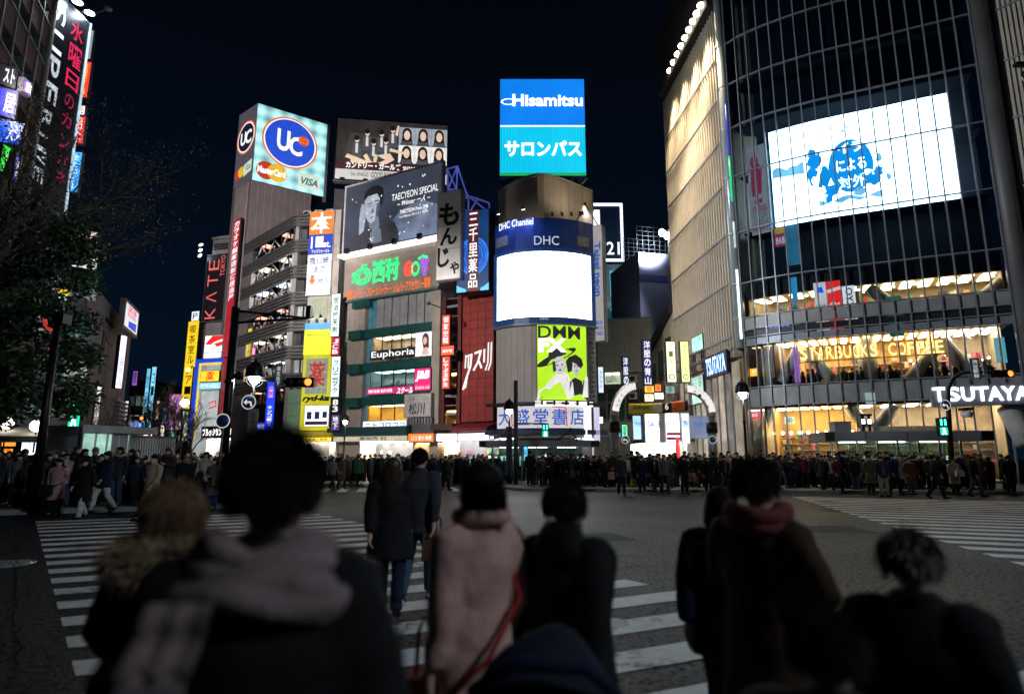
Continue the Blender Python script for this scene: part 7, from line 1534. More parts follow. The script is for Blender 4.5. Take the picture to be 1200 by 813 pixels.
# loudspeaker at the right edge
p = at(1196,86,20); t = thing('loudspeaker', 'black loudspeaker jutting in at the right edge', 'loudspeaker', p); build('horn', MB().bar(p + Vector((.1,0,0)), p + Vector((.3,-.3,-.5)),.12,10,.32), M_BLACKM, t); build('bracket', MB().box(p + Vector((-.16,-.1,.28)), p + Vector((3.5,.1,.40))), M_BLACKM, t); build('mast', MB().bar((p.x + 3.4, p.y,0),(p.x + 3.4, p.y, p.z + .6),.15,10), M_BLACKM, t)
# subway entrance canopies
def canopy(x0, x1, y0, y1, Y0, Y1, lab, roof_things):
 F_ = PT((x0,515, Y0),(x1,515, Y1)); zb_, zt_ = Z(F_,(x0 + x1) / 2, y1), Z(F_,(x0 + x1) / 2, y0)
 t = thing('subway_entrance', lab, 'subway entrance', F_.W(F_.L / 2,0)); L = F_.L
 build('roof_edge', MB().fbox(F_, L * .06, L * .93, zb_, zt_,-3.2,.2), mat('canopy_grey',(.36,.36,.38),.5,.1,.12,.6), t)
 for a, b_ in ((0,.058),(.932,1)): build('end_cap', MB().fbox(F_, L * a, L * b_, zb_ - .02, zt_ - .01,-3.2,.21), mat('cap_dark',(.03,.032,.036),.4), t)
 for k in range(1,4): build('roof_joint', MB().fbox(F_, L * k / 4 - .015, L * k / 4 + .015, zb_ + .02, zt_ - .02,.2,.212), M_DARK, t)
 for k in range(7):
  u = L * (.1 + .125 * k); build('post', MB().fbox(F_, u - .04, u + .04,.14, zb_ - .01,-.7,-.6), M_STEEL, t)
  if k < 6: build('pane', MB().fbox(F_, u + .06, u + L * .125 - .06,.3, zb_ - .1,-.68,-.65), glass('kiosk_glass',(.75,.95,.88),.08), t)
 for k in range(5): u = L * (.14 + .17 * k); build('light_panel', MB().fbox(F_, u, u + .45,1.15,1.75,-2.6,-2.55), glow('ticket_panel_%d' % (k % 2),((.55,.75,.68),(.3,.42,.4))[k % 2],1.2,.4,3), t)
 for k in range(3): u = L * (.15 + .25 * k); build('ceiling_light', MB().fbox(F_, u, u + L * .16, zb_ - .06, zb_ - .02,-1.8,-1.4), glow('entrance_light',(.85,1,.95),5,0), t)
 return F_, t, zt_
F_, t, zt_ = canopy(966,1163,505,516,33.2,31.6, 'long grey flat canopy over glass walls before the glass building',0)
for k in range(4): u = F_.L * (.36 + .12 * k); build('roof_light', MB().fbox(F_, u, u + F_.L * .115, zt_ + .01, zt_ + .32,-2.6,-1.2), mat('roof_light_cream',(.6,.52,.38),.5), t)
for (x0, y0, x1, y1, lab) in ((982,494,1002,505, 'grey metal cabinet on the left end of the long canopy'),): R = F_.rect(x0, y0, x1, y1); c = thing('roof_cabinet', lab, 'cabinet', F_.W(R[0], zt_,-.8)); build('cabinet', MB().fbox(F_, R[0], R[2], zt_ + .001, R[3],-1.6,-.6), mat('cabinet_grey',(.12,.125,.13)), c); build('lid', MB().fbox(F_, R[0] - .04, R[2] + .04, R[3], R[3] + .05,-1.65,-.55), M_GREY, c)
for px, lab in ((1019, 'left one of two upright lamp stands on the long canopy'),(1026.5, 'right one of two upright lamp stands on the long canopy')):
 u = U(F_, px,495); c = thing('lamp_stand', lab, 'lamp', F_.W(u, zt_,-1)); zq_ = Z(F_, px,486); build('stand', MB().fbox(F_, u - .06, u + .06, zt_ + .001, zq_,-1.06,-.94), M_BLACKM, c); build('lens', MB().fbox(F_, u - .09, u + .09, zq_ - .42, zq_ - .18,-.93,-.9), glow('stand_lens',(.9,.95,1),3,0), c); build('head', MB().fbox(F_, u - .13, u + .13, zq_, zq_ + .12,-1.1,-.85), M_BLACKM, c)
F_, t, zt_ = canopy(562,702,516,523,38.5,37.8, 'low grey subway canopy in front of the corner bookshop',0)
c = thing('roof_ornament', 'dark triangular iron frame standing on the low grey canopy', 'ornament', F_.W(F_.L * .75, zt_)); p0, p1, p2 = F_.W(F_.L * .64, zt_ + .02,-1), F_.W(F_.L * .83, zt_ + .02,-1), F_.W(F_.L * .765, zt_ + .62,-1)
for a, b_ in ((p0, p2),(p1, p2),(p0, p1)): build('bar', MB().bar(a, b_,.05,6), M_BLACKM, c)
build('ball', MB().ball(p2 + Vector((0,0,.08)),.12,8), M_BLACKM, c)
for (px, y0, y1, Y, c_, lab) in ((616,522,541,36.8,(.1,.5,.75), 'blue lit advertising column under the low canopy'),(638,530,537,36.9,(.8,.9,.95), 'white lit notice board under the low canopy')):
 Fp = PT((px - 3.5,530, Y),(px + 3.5,530, Y)); R = Fp.rect(px - 3.3, y0, px + 3.3, y1); sg = board('notice_board', lab, 'sign', Fp, R, M_DARK, glow('notice_%d' % px, c_,1.5,.4,3),.1, d=0); letters(sg, Fp, sub(R,.15,.5,.85,.8), mat('print_navy',(.03,.05,.2)), '案内')
for px, py, lab in ((23,594, 'grey bollard with yellow band at the left kerb'),(700,569, 'dark bollard beside the bookshop crowd'),(946,574, 'dark bollard in front of the warm corner shop')):
 p = gnd(px, py); p.y += .4; t = thing('bollard', lab, 'bollard',(p.x, p.y,.14)); build('post', MB().lathe((p.x, p.y,.14),[(.1,0),(.1,.75),(.06,.85),(.0001,.87)],12), M_GREY if px < 100 else M_DARK, t); build('band', MB().lathe((p.x, p.y,.14),[(.105,.55),(.105,.65)],12), mat('band_yellow',(.6,.4,.03)) if px < 100 else M_STEEL, t)
# cars held beyond the crossing
def car(loc, rz, colr, label, tail):
 t = thing('car', label, 'car', loc); t.rotation_euler = (0,0,0)
 R_ = Matrix.Rotation(rz,4, 'Z'); o = Vector(loc)
 def B(nm, mb, m, par=t):
  mb.v = [R_ @ v + o for v in mb.v]; return build(nm, mb, m, par)
 prof = [(-2.2,.35),(-2.25,.75),(-2.1,.95),(-1.25,1.02),(-.6,1.46),(.7,1.48),(1.35,1.05),(2.1,.98),(2.22,.7),(2.2,.35)]
 mb = MB(); n = len(prof); vs = []
 for yy, k in ((-.83,1),(-.70,0),(.70,0),(.83,1)):
  for a, h in prof: vs.append((a * (1 if k else 1), yy * (1 if h < 1.1 else .86), h))
 for s_ in range(3):
  for i in range(n): mb_f = [s_ * n + i, s_ * n + (i + 1) % n,(s_ + 1) * n + (i + 1) % n,(s_ + 1) * n + i]; mb.f.append(mb_f); mb.m.append(0); mb.sm.append(False)
 mb.v = [Vector(v) for v in vs]; mb.f += [list(range(n))[::-1], list(range(3 * n,4 * n))]; mb.m += [0,0]; mb.sm += [False, False]
 B('body', mb, colr)
 for s_ in (-1,1):
  B('side_window', MB().hexa([(-1.05, s_ * .735,1.06),(1.1, s_ * .735,1.06),(1.1, s_ * .75,1.06),(-1.05, s_ * .75,1.06)],[(-.55, s_ * .70,1.4),(.62, s_ * .70,1.4),(.62, s_ * .72,1.4),(-.55, s_ * .72,1.4)]), mat('car_glass',(.01,.012,.015),.05), t)
  for a in (-1.35,1.35):
   w_ = B('wheel', MB().lathe((a, s_ * .80 - .1,.32),[(.1,0),(.32,.01),(.32,.19),(.1,.2)],18, axis='y'), mat('tyre',(.015,.015,.015),.8)); B('rim', MB().lathe((a, s_ * .80 - .11 if s_ < 0 else s_ * .8 + .0,.32),[(.0001,0),(.2,0),(.2,.11),(.0001,.11)],12, axis='y'), M_STEEL, w_)
  B('headlight', MB().box((-2.27, s_ * .58 - .18,.66),(-2.2, s_ * .58 + .18,.82)), glow('headlight_lens',(1,.95,.85),12 if not tail else 0.2,0) if not tail else mat('lens_clear',(.5,.5,.5),.1))
  B('tail_lamp', MB().box((2.16, s_ * .6 - .16,.72),(2.25, s_ * .6 + .16,.9)), glow('tail_red',(1,.03,.02),5,0))
 B('windscreen', MB().hexa([(-1.2,-.62,1.06),(-1.2,.62,1.06),(-1.14,.62,1.03),(-1.14,-.62,1.03)],[(-.66,-.55,1.44),(-.66,.55,1.44),(-.6,.55,1.42),(-.6,-.55,1.42)]), mat('car_glass',(.01,.012,.015),.05))
 B('number_plate', MB().box((-2.27,-.2,.45),(-2.24,.2,.6)), M_WHITEP)
 return t
g_ = at(513,560,42); car((g_.x,42,.0), radians(15), mat('car_dark_paint',(.015,.016,.02),.25,.4), 'dark saloon car waiting with headlamp lit beyond the middle crossing', False)
g_ = at(576,560,44); car((g_.x,44,.0), radians(10), mat('car_silver_paint',(.3,.31,.33),.3,.5), 'silver saloon car waiting beyond the far crossing', False)
g_ = at(262,560,29); car((g_.x,29.5,.0), radians(100 + 180), mat('car_black_paint',(.01,.01,.012),.25,.4), 'black car with red tail lamp lit behind the left crowd', True)
# ================================================================== trees
def branchwork(mb, p, d, L, r, depth, rng, tips, spread=.6, up=.15, sides=5):
 segs = 3; pts = [Vector(p)]; rs = [r]
 for k in range(segs):
  d = (d + Vector((rng.uniform(-1,1), rng.uniform(-1,1), rng.uniform(-1,1))) * .18 + Vector((0,0, up * .3))).normalized()
  pts.append(pts[-1] + d * L / segs); rs.append(r * (1 - .45 * (k + 1) / segs))
 mb.tube(pts, rs, sides if depth > 1 else 3)
 if depth == 0: tips.append((pts[-1], d)); tips.append((pts[-2], d)); return
 n = rng.randint(2,3) + (1 if depth > 2 else 0)
 for k in range(n):
  i = rng.randint(1, segs); a = Vector((rng.uniform(-1,1), rng.uniform(-1,1), rng.uniform(-.5,1)))
  nd = (d + a * spread).normalized() + Vector((0,0, up)); nd.normalize()
  branchwork(mb, pts[i], nd, L * rng.uniform(.6,.82), rs[i] * .62, depth - 1, rng, tips, spread, up, sides)
 tips.append((pts[-1], d))
def leafcloud(mb, centres, n, rad, size, rng):
 for k in range(n):
  c = rng.choice(centres)
  while True:
   o = Vector((rng.uniform(-1,1), rng.uniform(-1,1), rng.uniform(-1,1)))
   if o.length < 1: break
  q = Vector(c) + Vector((o.x * rad, o.y * rad, o.z * rad * .75))
  a = Vector((rng.gauss(0,1), rng.gauss(0,1), rng.gauss(0,.5))).normalized(); b_ = a.cross(Vector((rng.gauss(0,1), rng.gauss(0,1), rng.gauss(0,1)))).normalized(); s_ = size * rng.uniform(.6,1.3)
  mb.add([q - a * s_, q + b_ * s_ * .45, q + a * s_, q - b_ * s_ * .45],[[0,1,2,3]], rng.randrange(3))
M_BARK = mat('bark',(.10,.078,.062),.9,0,.4,6,.5); M_BARK2 = mat('bark_grey',(.22,.18,.16),.9,0,.4,6,.4)
def leafm(nm, c):
 m = mat(nm, c,.45,0,.35,1.5); return m
LEAF = [leafm('leaf_dark',(.018,.05,.022)), leafm('leaf_mid',(.035,.085,.035)), leafm('leaf_light',(.05,.11,.04))]
DRY = [leafm('dry_leaf_dark',(.09,.06,.035)), leafm('dry_leaf_brown',(.17,.11,.07)), leafm('dry_leaf_pale',(.28,.2,.14))]
rng = random.Random(11)
c0 = at(-45,430,24); t = thing('evergreen_tree', 'dense dark evergreen tree behind the black pole', 'tree',(c0.x, c0.y,0))
mb = MB(); tips = []; mb.tube([(c0.x,24,0),(c0.x + .1,24.1,1.6),(c0.x,24,3)],[.3,.24,.2],8)
for k in range(8): a = 2 * pi * k / 8; branchwork(mb,(c0.x,24,2.6 + .25 * (k % 4)), Vector((cos(a) + .55, sin(a),.8)).normalized(),2.1,.10,2, rng, tips,.6,.12)
build('trunk', mb, M_BARK, t)
cent = []
for k in range(60):
 px, py = rng.uniform(-60,98), rng.uniform(348,496)
 if (px - 18) ** 2 / 92 ** 2 + (py - 422) ** 2 / 88 ** 2 < 1: cent.append(at(px, py,24 + rng.uniform(-2.2,2.2)))
mb = MB(); leafcloud(mb, cent,13000,.8,.14, rng); build('crown', mb, LEAF, t)
# the big half bare tree leaning in from the left
c1 = Vector((-14.8,13.6,0)); t = thing('bare_tree', 'large half bare tree reaching in from the left with sparse brown leaves', 'tree', c1)
mb = MB(); tips = []; mb.tube([c1, c1 + Vector((.2,.1,2)), c1 + Vector((.5,.2,4.2))],[.34,.28,.24],8)
for tx, ty, tz, d_ in ((60,250,14.5,0),(120,230,15.5,0),(150,270,15,0),(90,190,14,0),(30,190,14,0),(180,190,16,0),(20,280,14,0),(70,300,15,0)):
 tg = at(tx, ty, tz); st_ = c1 + Vector((.5,.2,4.2)); m_ = st_.lerp(tg,.45) + Vector((0,0,-.3))
 mb.tube([st_, m_, st_.lerp(tg,.75)],[.18,.12,.075],6)
 for k in range(3): branchwork(mb, st_.lerp(tg,.45 + .15 * k) + Vector((0,0,-.3 * (1 - k / 3))),((tg - st_).normalized() + Vector((rng.uniform(-.5,.5), rng.uniform(-.5,.5), rng.uniform(-.2,.5)))).normalized(),1.35,.05,4, rng, tips,.75,.08,4)
build('trunk', mb, M_BARK, t)
vis = [p for p, d in tips]; mb = MB(); leafcloud(mb, vis,9000,.30,.036, rng); build('crown', mb, DRY, t)
mb = MB(); cc = [at(rng.uniform(-30,112), rng.uniform(262,352), rng.uniform(13.5,16.5)) for _ in range(34)]; cc = [c for c in cc if True]; leafcloud(mb, cc,6000,.5,.075, rng); build('lower_leaves', mb, LEAF, t)
for px, Y, yb, h, lab, dp in ((122,33,500,5.0, 'bare winter tree rising behind the white kiosk',5),(206,60,500,8.2, 'bare street tree before the pink far panel',5),(182,66,500,8.8, 'bare street tree further along in front of cyan strips',5),(226,74,500,8.2, 'bare street tree behind the globe street lamp',4)):
 c = at(px,500, Y); t = thing('bare_tree', lab, 'tree',(c.x, Y,0)); mb = MB(); tips = []
 mb.tube([(c.x, Y,0),(c.x + .05, Y, h * .2),(c.x - .03, Y, h * .34)],[h * .028, h * .022, h * .019],7)
 for k in range(5): a = 2 * pi * k / 5 + .4; branchwork(mb,(c.x, Y, h * (.26 + .025 * k)), Vector((cos(a) * .7, sin(a) * .7,1)).normalized(), h * .26, h * .012, dp - 1, rng, tips,.55,.12,4)
 build('trunk', mb, M_BARK2, t); mb = MB()
 for p, d in tips: mb.bar(p, p + d * .3 + Vector((rng.uniform(-.2,.2), rng.uniform(-.2,.2), rng.uniform(0,.2))),.008 * Y / 33,3)
 build('twigs', mb, M_BARK2, t, kind='stuff')
# ================================================================== people
def skinmesh(nm, V, E, sub=1):
 names = list(V); idx = {k: i for i, k in enumerate(names)}
 me = bpy.data.meshes.new(nm); me.from_pydata([V[k][0] for k in names],[(idx[a], idx[b_]) for a, b_ in E],[])
 o = bpy.data.objects.new(nm, me); COL.objects.link(o)
 md = o.modifiers.new('s', 'SKIN'); md.use_smooth_shade = True; md.branch_smoothing = .3
 for k in names:
  r = V[k][1]; sv = me.skin_vertices[0].data[idx[k]]; sv.radius = r if isinstance(r, tuple) else (r, r); sv.use_root = (k == 'pelvis')
 s2 = o.modifiers.new('b', 'SUBSURF'); s2.levels = sub
 dg = bpy.context.evaluated_depsgraph_get(); out = bpy.data.meshes.new_from_object(o.evaluated_get(dg))
 bpy.data.objects.remove(o); bpy.data.meshes.remove(me); out.name = nm
 for p in out.polygons: p.use_smooth = True
 return out
def skeleton(pose):
 """joints of a 1.70 m figure facing -Y; pose overrides joints by name"""
 J = dict(pelvis=((0,0,.93),.125), spine=((0,.005,1.12),.12), chest=((0,0,1.30),(.15,.125)), neckb=((0,.01,1.44),.06), neck=((0,0,1.50),.052), jaw=((0,-.03,1.545),.062), face=((0,-.012,1.61),.082), skull=((0,.008,1.67),.07), nose=((0,-.115,1.595),.013))
 for s, n in ((-1, 'L'),(1, 'R')):
  J.update({'sh' + n: ((s * .165,.01,1.40),.062), 'el' + n: ((s * .215,.03,1.13),.044), 'wr' + n: ((s * .22,-.03,.90),.030), 'hip' + n: ((s * .09,0,.87),.085), 'kn' + n: ((s * .10,-.015,.48),.058), 'an' + n: ((s * .10,.02,.10),.04), 'toe' + n: ((s * .115,-.13,.045),.036), 'ear' + n: ((s * .088,.0,1.60),.018)})
 for k, v in pose.items(): J[k] = (v, J[k][1])
 E = [('pelvis', 'spine'),('spine', 'chest'),('chest', 'neckb'),('neckb', 'neck'),('neck', 'jaw'),('jaw', 'face'),('face', 'skull'),('face', 'nose')]
 for s, n in ((-1, 'L'),(1, 'R')):
  E += [('chest', 'sh' + n),('sh' + n, 'el' + n),('el' + n, 'wr' + n),('pelvis', 'hip' + n),('hip' + n, 'kn' + n),('kn' + n, 'an' + n),('an' + n, 'toe' + n),('face', 'ear' + n)]
  w_, e_ = Vector(J['wr' + n][0]), Vector(J['el' + n][0]); d = (w_ - e_).normalized(); side = Vector((0,-1,0)) - d * d.dot(Vector((0,-1,0))); side.normalize()
  p = w_ + d * .07; J['pa' + n] = (tuple(p),(.036,.02)); E.append(('wr' + n, 'pa' + n)); inn = d.cross(side) * s
  for i,(o_, l) in enumerate(((-.024,.058),(-.008,.072),(.008,.076),(.024,.066))):
   a = p + d * .035 + side * o_; b_ = a + d * l * .55 + inn * .012; c = b_ + d * l * .4 + inn * .03
   J['f%d%s' % (i, n)] = (tuple(a),.0095); J['g%d%s' % (i, n)] = (tuple(b_),.0085); J['h%d%s' % (i, n)] = (tuple(c),.007); E += [('pa' + n, 'f%d%s' % (i, n)),('f%d%s' % (i, n), 'g%d%s' % (i, n)),('g%d%s' % (i, n), 'h%d%s' % (i, n))]
  a = w_ + d * .045 + side * .035; b_ = a + d * .035 + side * .018; J['t0' + n] = (tuple(a),.011); J['t1' + n] = (tuple(b_),.009); E += [('wr' + n, 't0' + n),('t0' + n, 't1' + n)]
 return J, E
def J_(J, k): return Vector(J[k][0])
def ringtube(mb, rings, n=14, cap=True):
 """loft through (centre, rx, ry) ellipses lying flat"""
 vs = []
 for c, rx, ry in rings:
  for k in range(n): a = 2 * pi * k / n; vs.append(Vector(c) + Vector((rx * cos(a), ry * sin(a),0)))
 fs = [[i * n + k, i * n + (k + 1) % n,(i + 1) * n + (k + 1) % n,(i + 1) * n + k] for i in range(len(rings) - 1) for k in range(n)]
 if cap: fs += [list(range(n))[::-1], list(range((len(rings) - 1) * n, len(rings) * n))]
 mb.add(vs, fs,0, True)
def coat_mb(J, hem=.80, puff=1.0, n=14, hood=False):
 mb = MB(); fl = .19 + max(0,.85 - hem) * .16
 ringtube(mb,[((0,0, hem), fl * puff, fl * .78 * puff),((0,0, hem + .02), fl * puff * 1.01, fl * .79 * puff),((0,0,.98),.19 * puff,.15 * puff),((0,0,1.12),.178 * puff,.145 * puff),((0,0,1.28),.20 * puff,.155 * puff),((0,0.005,1.38),.205,.14),((0,.008,1.445),.15,.11),((0,.008,1.475),.085,.085),((0,.005,1.525),.092,.092)], n)
 for s in 'LR':
  a, e, w_ = J_(J, 'sh' + s), J_(J, 'el' + s), J_(J, 'wr' + s); o = Vector((.02 if s == 'R' else -.02,0,.0))
  mb.tube([a - o * 2 + Vector((0,0,.01)), a + o * .8, a.lerp(e,.5) + o * .7, e + o * .3, e.lerp(w_,.55), w_],[.085 * puff,.088 * puff,.075 * puff,.066 * puff,.060 * puff,.052 * puff], max(8, n - 4))
 if hood: mb.ball((0,.085,1.50),.125,10,0,(1.05,.8,.75))
 return mb
def trousers_mb(J, n=10, r=1.0):
 mb = MB(); ringtube(mb,[((0,0,.80),.165,.125),((0,0,.90),.165,.13),((0,0,.99),.145,.12)], n)
 for s in 'LR':
  h, k, a = J_(J, 'hip' + s), J_(J, 'kn' + s), J_(J, 'an' + s); mb.tube([h + Vector((0,0,.03)), h.lerp(k,.5), k, k.lerp(a,.5), a + (a - k).normalized() * .03],[.10 * r,.092 * r,.076 * r,.074 * r,.066 * r], n)
 return mb
def shoes_mb(J, boots=False):
 mb = MB()
 for s in 'LR':
  a, t_ = J_(J, 'an' + s), J_(J, 'toe' + s); d = t_ - a; d.z = 0; d.normalize()
  mb.tube([a - d * .05 + Vector((0,0,-.05)), a + d * .03 + Vector((0,0,-.045)), t_ + d * .0 + Vector((0,0,.0)), t_ + d * .055],[.043,.05,.044,.026],8)
  mb.tube([a + Vector((0,0,.16 if boots else .03)), a + Vector((0,0,-.04))],[.062 if boots else .05,.05],8)
 return mb
def hair_mb(kind):
 mb = MB();
 if kind == 'short': mb.ball((0,.022,1.655),.100,12,0,(.95,1.02,.95)); mb.ball((0,-.03,1.70),.075,8,0,(1.05,.9,.5))
 elif kind == 'bob': mb.ball((0,.025,1.65),.105,12,0,(.98,1.0,.95)); ringtube(mb,[((0,.035,1.46),.09,.07),((0,.035,1.52),.112,.09),((0,.03,1.62),.108,.09),((0,.03,1.66),.09,.08)],12); mb.ball((0,-.035,1.70),.07,8,0,(1.1,.9,.5))
 elif kind == 'long': mb.ball((0,.025,1.65),.104,12,0,(.97,1.0,.95)); ringtube(mb,[((0,.07,1.26),.06,.03),((0,.075,1.34),.105,.05),((0,.06,1.46),.12,.075),((0,.035,1.58),.11,.085),((0,.03,1.66),.09,.08)],12); mb.ball((0,-.035,1.70),.07,8,0,(1.1,.9,.5))
 elif kind == 'cap': mb.ball((0,.015,1.665),.102,12,0,(.98,1.02,.85)); mb.ball((0,-.10,1.665),.07,8,0,(1.0,.9,.16))
 elif kind == 'beanie': mb.ball((0,.015,1.67),.106,12,0,(.98,1.0,1.05))
 return mb
def mesh_of(nm, mb):
 me = bpy.data.meshes.new(nm); me.from_pydata([tuple(v) for v in mb.v],[], mb.f); me.polygons.foreach_set('use_smooth', mb.sm); me.update(); me.materials.append(None); return me
POSES = dict(
 stand={}, relax=dict(elL=(-.23,.05,1.14), wrL=(-.2,-.06,.92), knR=(.12,-.05,.48), anR=(.13,.0,.10), toeR=(.17,-.14,.045)),
 phone=dict(elR=(.21,-.04,1.15), wrR=(.09,-.26,1.24), elL=(-.22,.03,1.13)),
 phone2=dict(elL=(-.21,-.03,1.14), wrL=(-.05,-.25,1.16), elR=(.2,-.05,1.13), wrR=(.06,-.24,1.12)),
 pockets=dict(elL=(-.26,.07,1.15), wrL=(-.18,-.06,.96), elR=(.26,.07,1.15), wrR=(.18,-.06,.96)),
 walk=dict(knL=(-.1,-.16,.50), anL=(-.1,-.22,.12), toeL=(-.11,-.37,.08), knR=(.1,.06,.50), anR=(.1,.30,.17), toeR=(.11,.2,.05), elL=(-.22,.12,1.15), wrL=(-.22,.16,.92), elR=(.22,-.05,1.14), wrR=(.21,-.20,.95)),
 walk2=dict(knR=(.1,-.12,.49), anR=(.1,-.16,.10), toeR=(.11,-.31,.05), knL=(-.1,.05,.49), anL=(-.1,.22,.14), toeL=(-.11,.12,.045), elR=(.22,.1,1.15), wrR=(.22,.12,.92), elL=(-.22,-.04,1.14), wrL=(-.21,-.16,.94)),
 bagarm=dict(elR=(.23,.02,1.15), wrR=(.2,-.2,1.05), elL=(-.23,.03,1.13)),
 reach=dict(elR=(.26,-.05,1.55), wrR=(.2,-.12,1.78), elL=(-.2,-.05,1.14), wrL=(-.1,-.24,1.2)))
PRO = {}
for k, v in POSES.items():
 J, E = skeleton(v); PRO[k] = dict(J=J, body=skinmesh('person_body', J, E,1), coat=mesh_of('coat', coat_mb(J)), long_coat=mesh_of('long_coat', coat_mb(J,.50,1.04)), parka=mesh_of('parka', coat_mb(J,.74,1.12, hood=True)), trousers=mesh_of('trousers', trousers_mb(J)), shoes=mesh_of('shoes', shoes_mb(J)), boots=mesh_of('boots', shoes_mb(J, True)))
 PRO[k]['body'].materials.clear(); PRO[k]['body'].materials.append(None)
HAIRM = {k: mesh_of('hair', hair_mb(k)) for k in ('short', 'bob', 'long', 'cap', 'beanie')}
_m = MB(); _m.ball((0,-.075,1.565),.058,8,0,(1,.6,.8)); MASKM = mesh_of('face_mask', _m)
_m = MB(); ringtube(_m,[((0,0,.48),.25,.19),((0,0,.52),.25,.19),((0,0,.78),.19,.15),((0,0,.98),.15,.125)],12); SKIRTM = mesh_of('skirt', _m)
_m = MB(); _m.tube([(.12 * cos(a),.115 * sin(a) + .005,1.475 + .02 * sin(2 * a)) for a in [2 * pi * i / 12 for i in range(13)]],.048,7); SCARFM = mesh_of('scarf', _m)
SKINS = [mat('skin_%s' % n, c,.5,0,.08,6) for n, c in (('fair',(.58,.38,.28)),('tan',(.46,.29,.2)))]
CLOTH = dict(black=(.012,.012,.013), charcoal=(.035,.036,.04), navy=(.012,.018,.045), grey=(.13,.13,.135), brown=(.10,.055,.03), beige=(.38,.29,.19), white=(.6,.59,.57), khaki=(.12,.10,.055), blue=(.03,.07,.2), denim=(.05,.075,.13), pink=(.48,.27,.25), burgundy=(.12,.015,.025), green=(.03,.14,.07), purple=(.14,.05,.16), olive=(.06,.06,.03), cream=(.5,.44,.34), yellow=(.6,.42,.05), red=(.4,.03,.03), kraft=(.36,.24,.13), salmon=(.66,.38,.33), dark_brown=(.05,.027,.016))
CM = {k: mat('cloth_%s' % k, v,.85,0,.22,7,.25,.2,30) for k, v in CLOTH.items()}
HC = dict(black=mat('hair_black',(.008,.007,.007),.75,0,.3,20,0,.15), brown=mat('hair_brown',(.05,.028,.016),.45,0,.3,20), blonde=mat('hair_blonde',(.35,.22,.09),.45,0,.3,20), dark=CM['black'], grey=CM['grey'])
def child(nm, me, par, m):
 o = bpy.data.objects.new(nm, me); COL.objects.link(o); o.parent = par
 if not me.materials: me.materials.append(None)
 o.material_slots[0].link = 'OBJECT'; o.material_slots[0].material = m; return o
LABELS = {}
def person(x, y, z, face, H, pose, coat, cc, legs, lc, hair, hc, label, group, mask=False, scarf=None, skin=0, boots=False):
 pr = PRO[pose]; b = bpy.data.objects.new('person', pr['body']); COL.objects.link(b)
 b.material_slots[0].link = 'OBJECT'; b.material_slots[0].material = SKINS[skin]
 b.location = (x, y, z); b.rotation_euler = (0,0, face); s = H / 1.72; b.scale = (s * random.uniform(.95,1.06), s * random.uniform(.95,1.06), s)
 child(coat, pr[coat], b, CM[cc])
 if legs == 'trousers': child('trousers', pr['trousers'], b, CM[lc])
 else: child('trousers', pr['trousers'], b, CM['black']); child('skirt', SKIRTM, b, CM[lc])
 child('boots' if boots else 'shoes', pr['boots' if boots else 'shoes'], b, CM['black' if lc != 'black' or boots else 'charcoal'])
 child('hat' if hair in ('cap', 'beanie') else 'hair', HAIRM[hair], b, HC[hc])
 if mask: child('face_mask', MASKM, b, CM['white'])
 if scarf: child('scarf', SCARFM, b, CM[scarf])
 b['label'] = label; b['category'] = 'person'
 if group: b['group'] = group
 LABELS[label] = LABELS.get(label,0) + 1
 return b
def bag(x, y, z, w_, h_, d_, cc, label, kind='tote'):
 t = thing('bag', label, 'bag',(x, y, z)); mb = MB()
 mb.hexa([(x - w_ / 2, y - d_ / 2, z),(x + w_ / 2, y - d_ / 2, z),(x + w_ / 2, y + d_ / 2, z),(x - w_ / 2, y + d_ / 2, z)],[(x - w_ * .46, y - d_ * .4, z + h_),(x + w_ * .46, y - d_ * .4, z + h_),(x + w_ * .46, y + d_ * .4, z + h_),(x - w_ * .46, y + d_ * .4, z + h_)]); build('pouch', mb, CM[cc], t)
 mb = MB(); mb.tube([(x - w_ * .25, y, z + h_),(x - w_ * .2, y, z + h_ + .16),(x, y, z + h_ + .22),(x + w_ * .2, y, z + h_ + .16),(x + w_ * .25, y, z + h_)],.010,5); build('handle', mb, CM[cc], t)
CTW = dict(coat='jacket', long_coat='long coat', parka='hooded parka'); HW = dict(short='short hair', bob='bobbed hair', long='long hair', cap='cap', beanie='beanie')
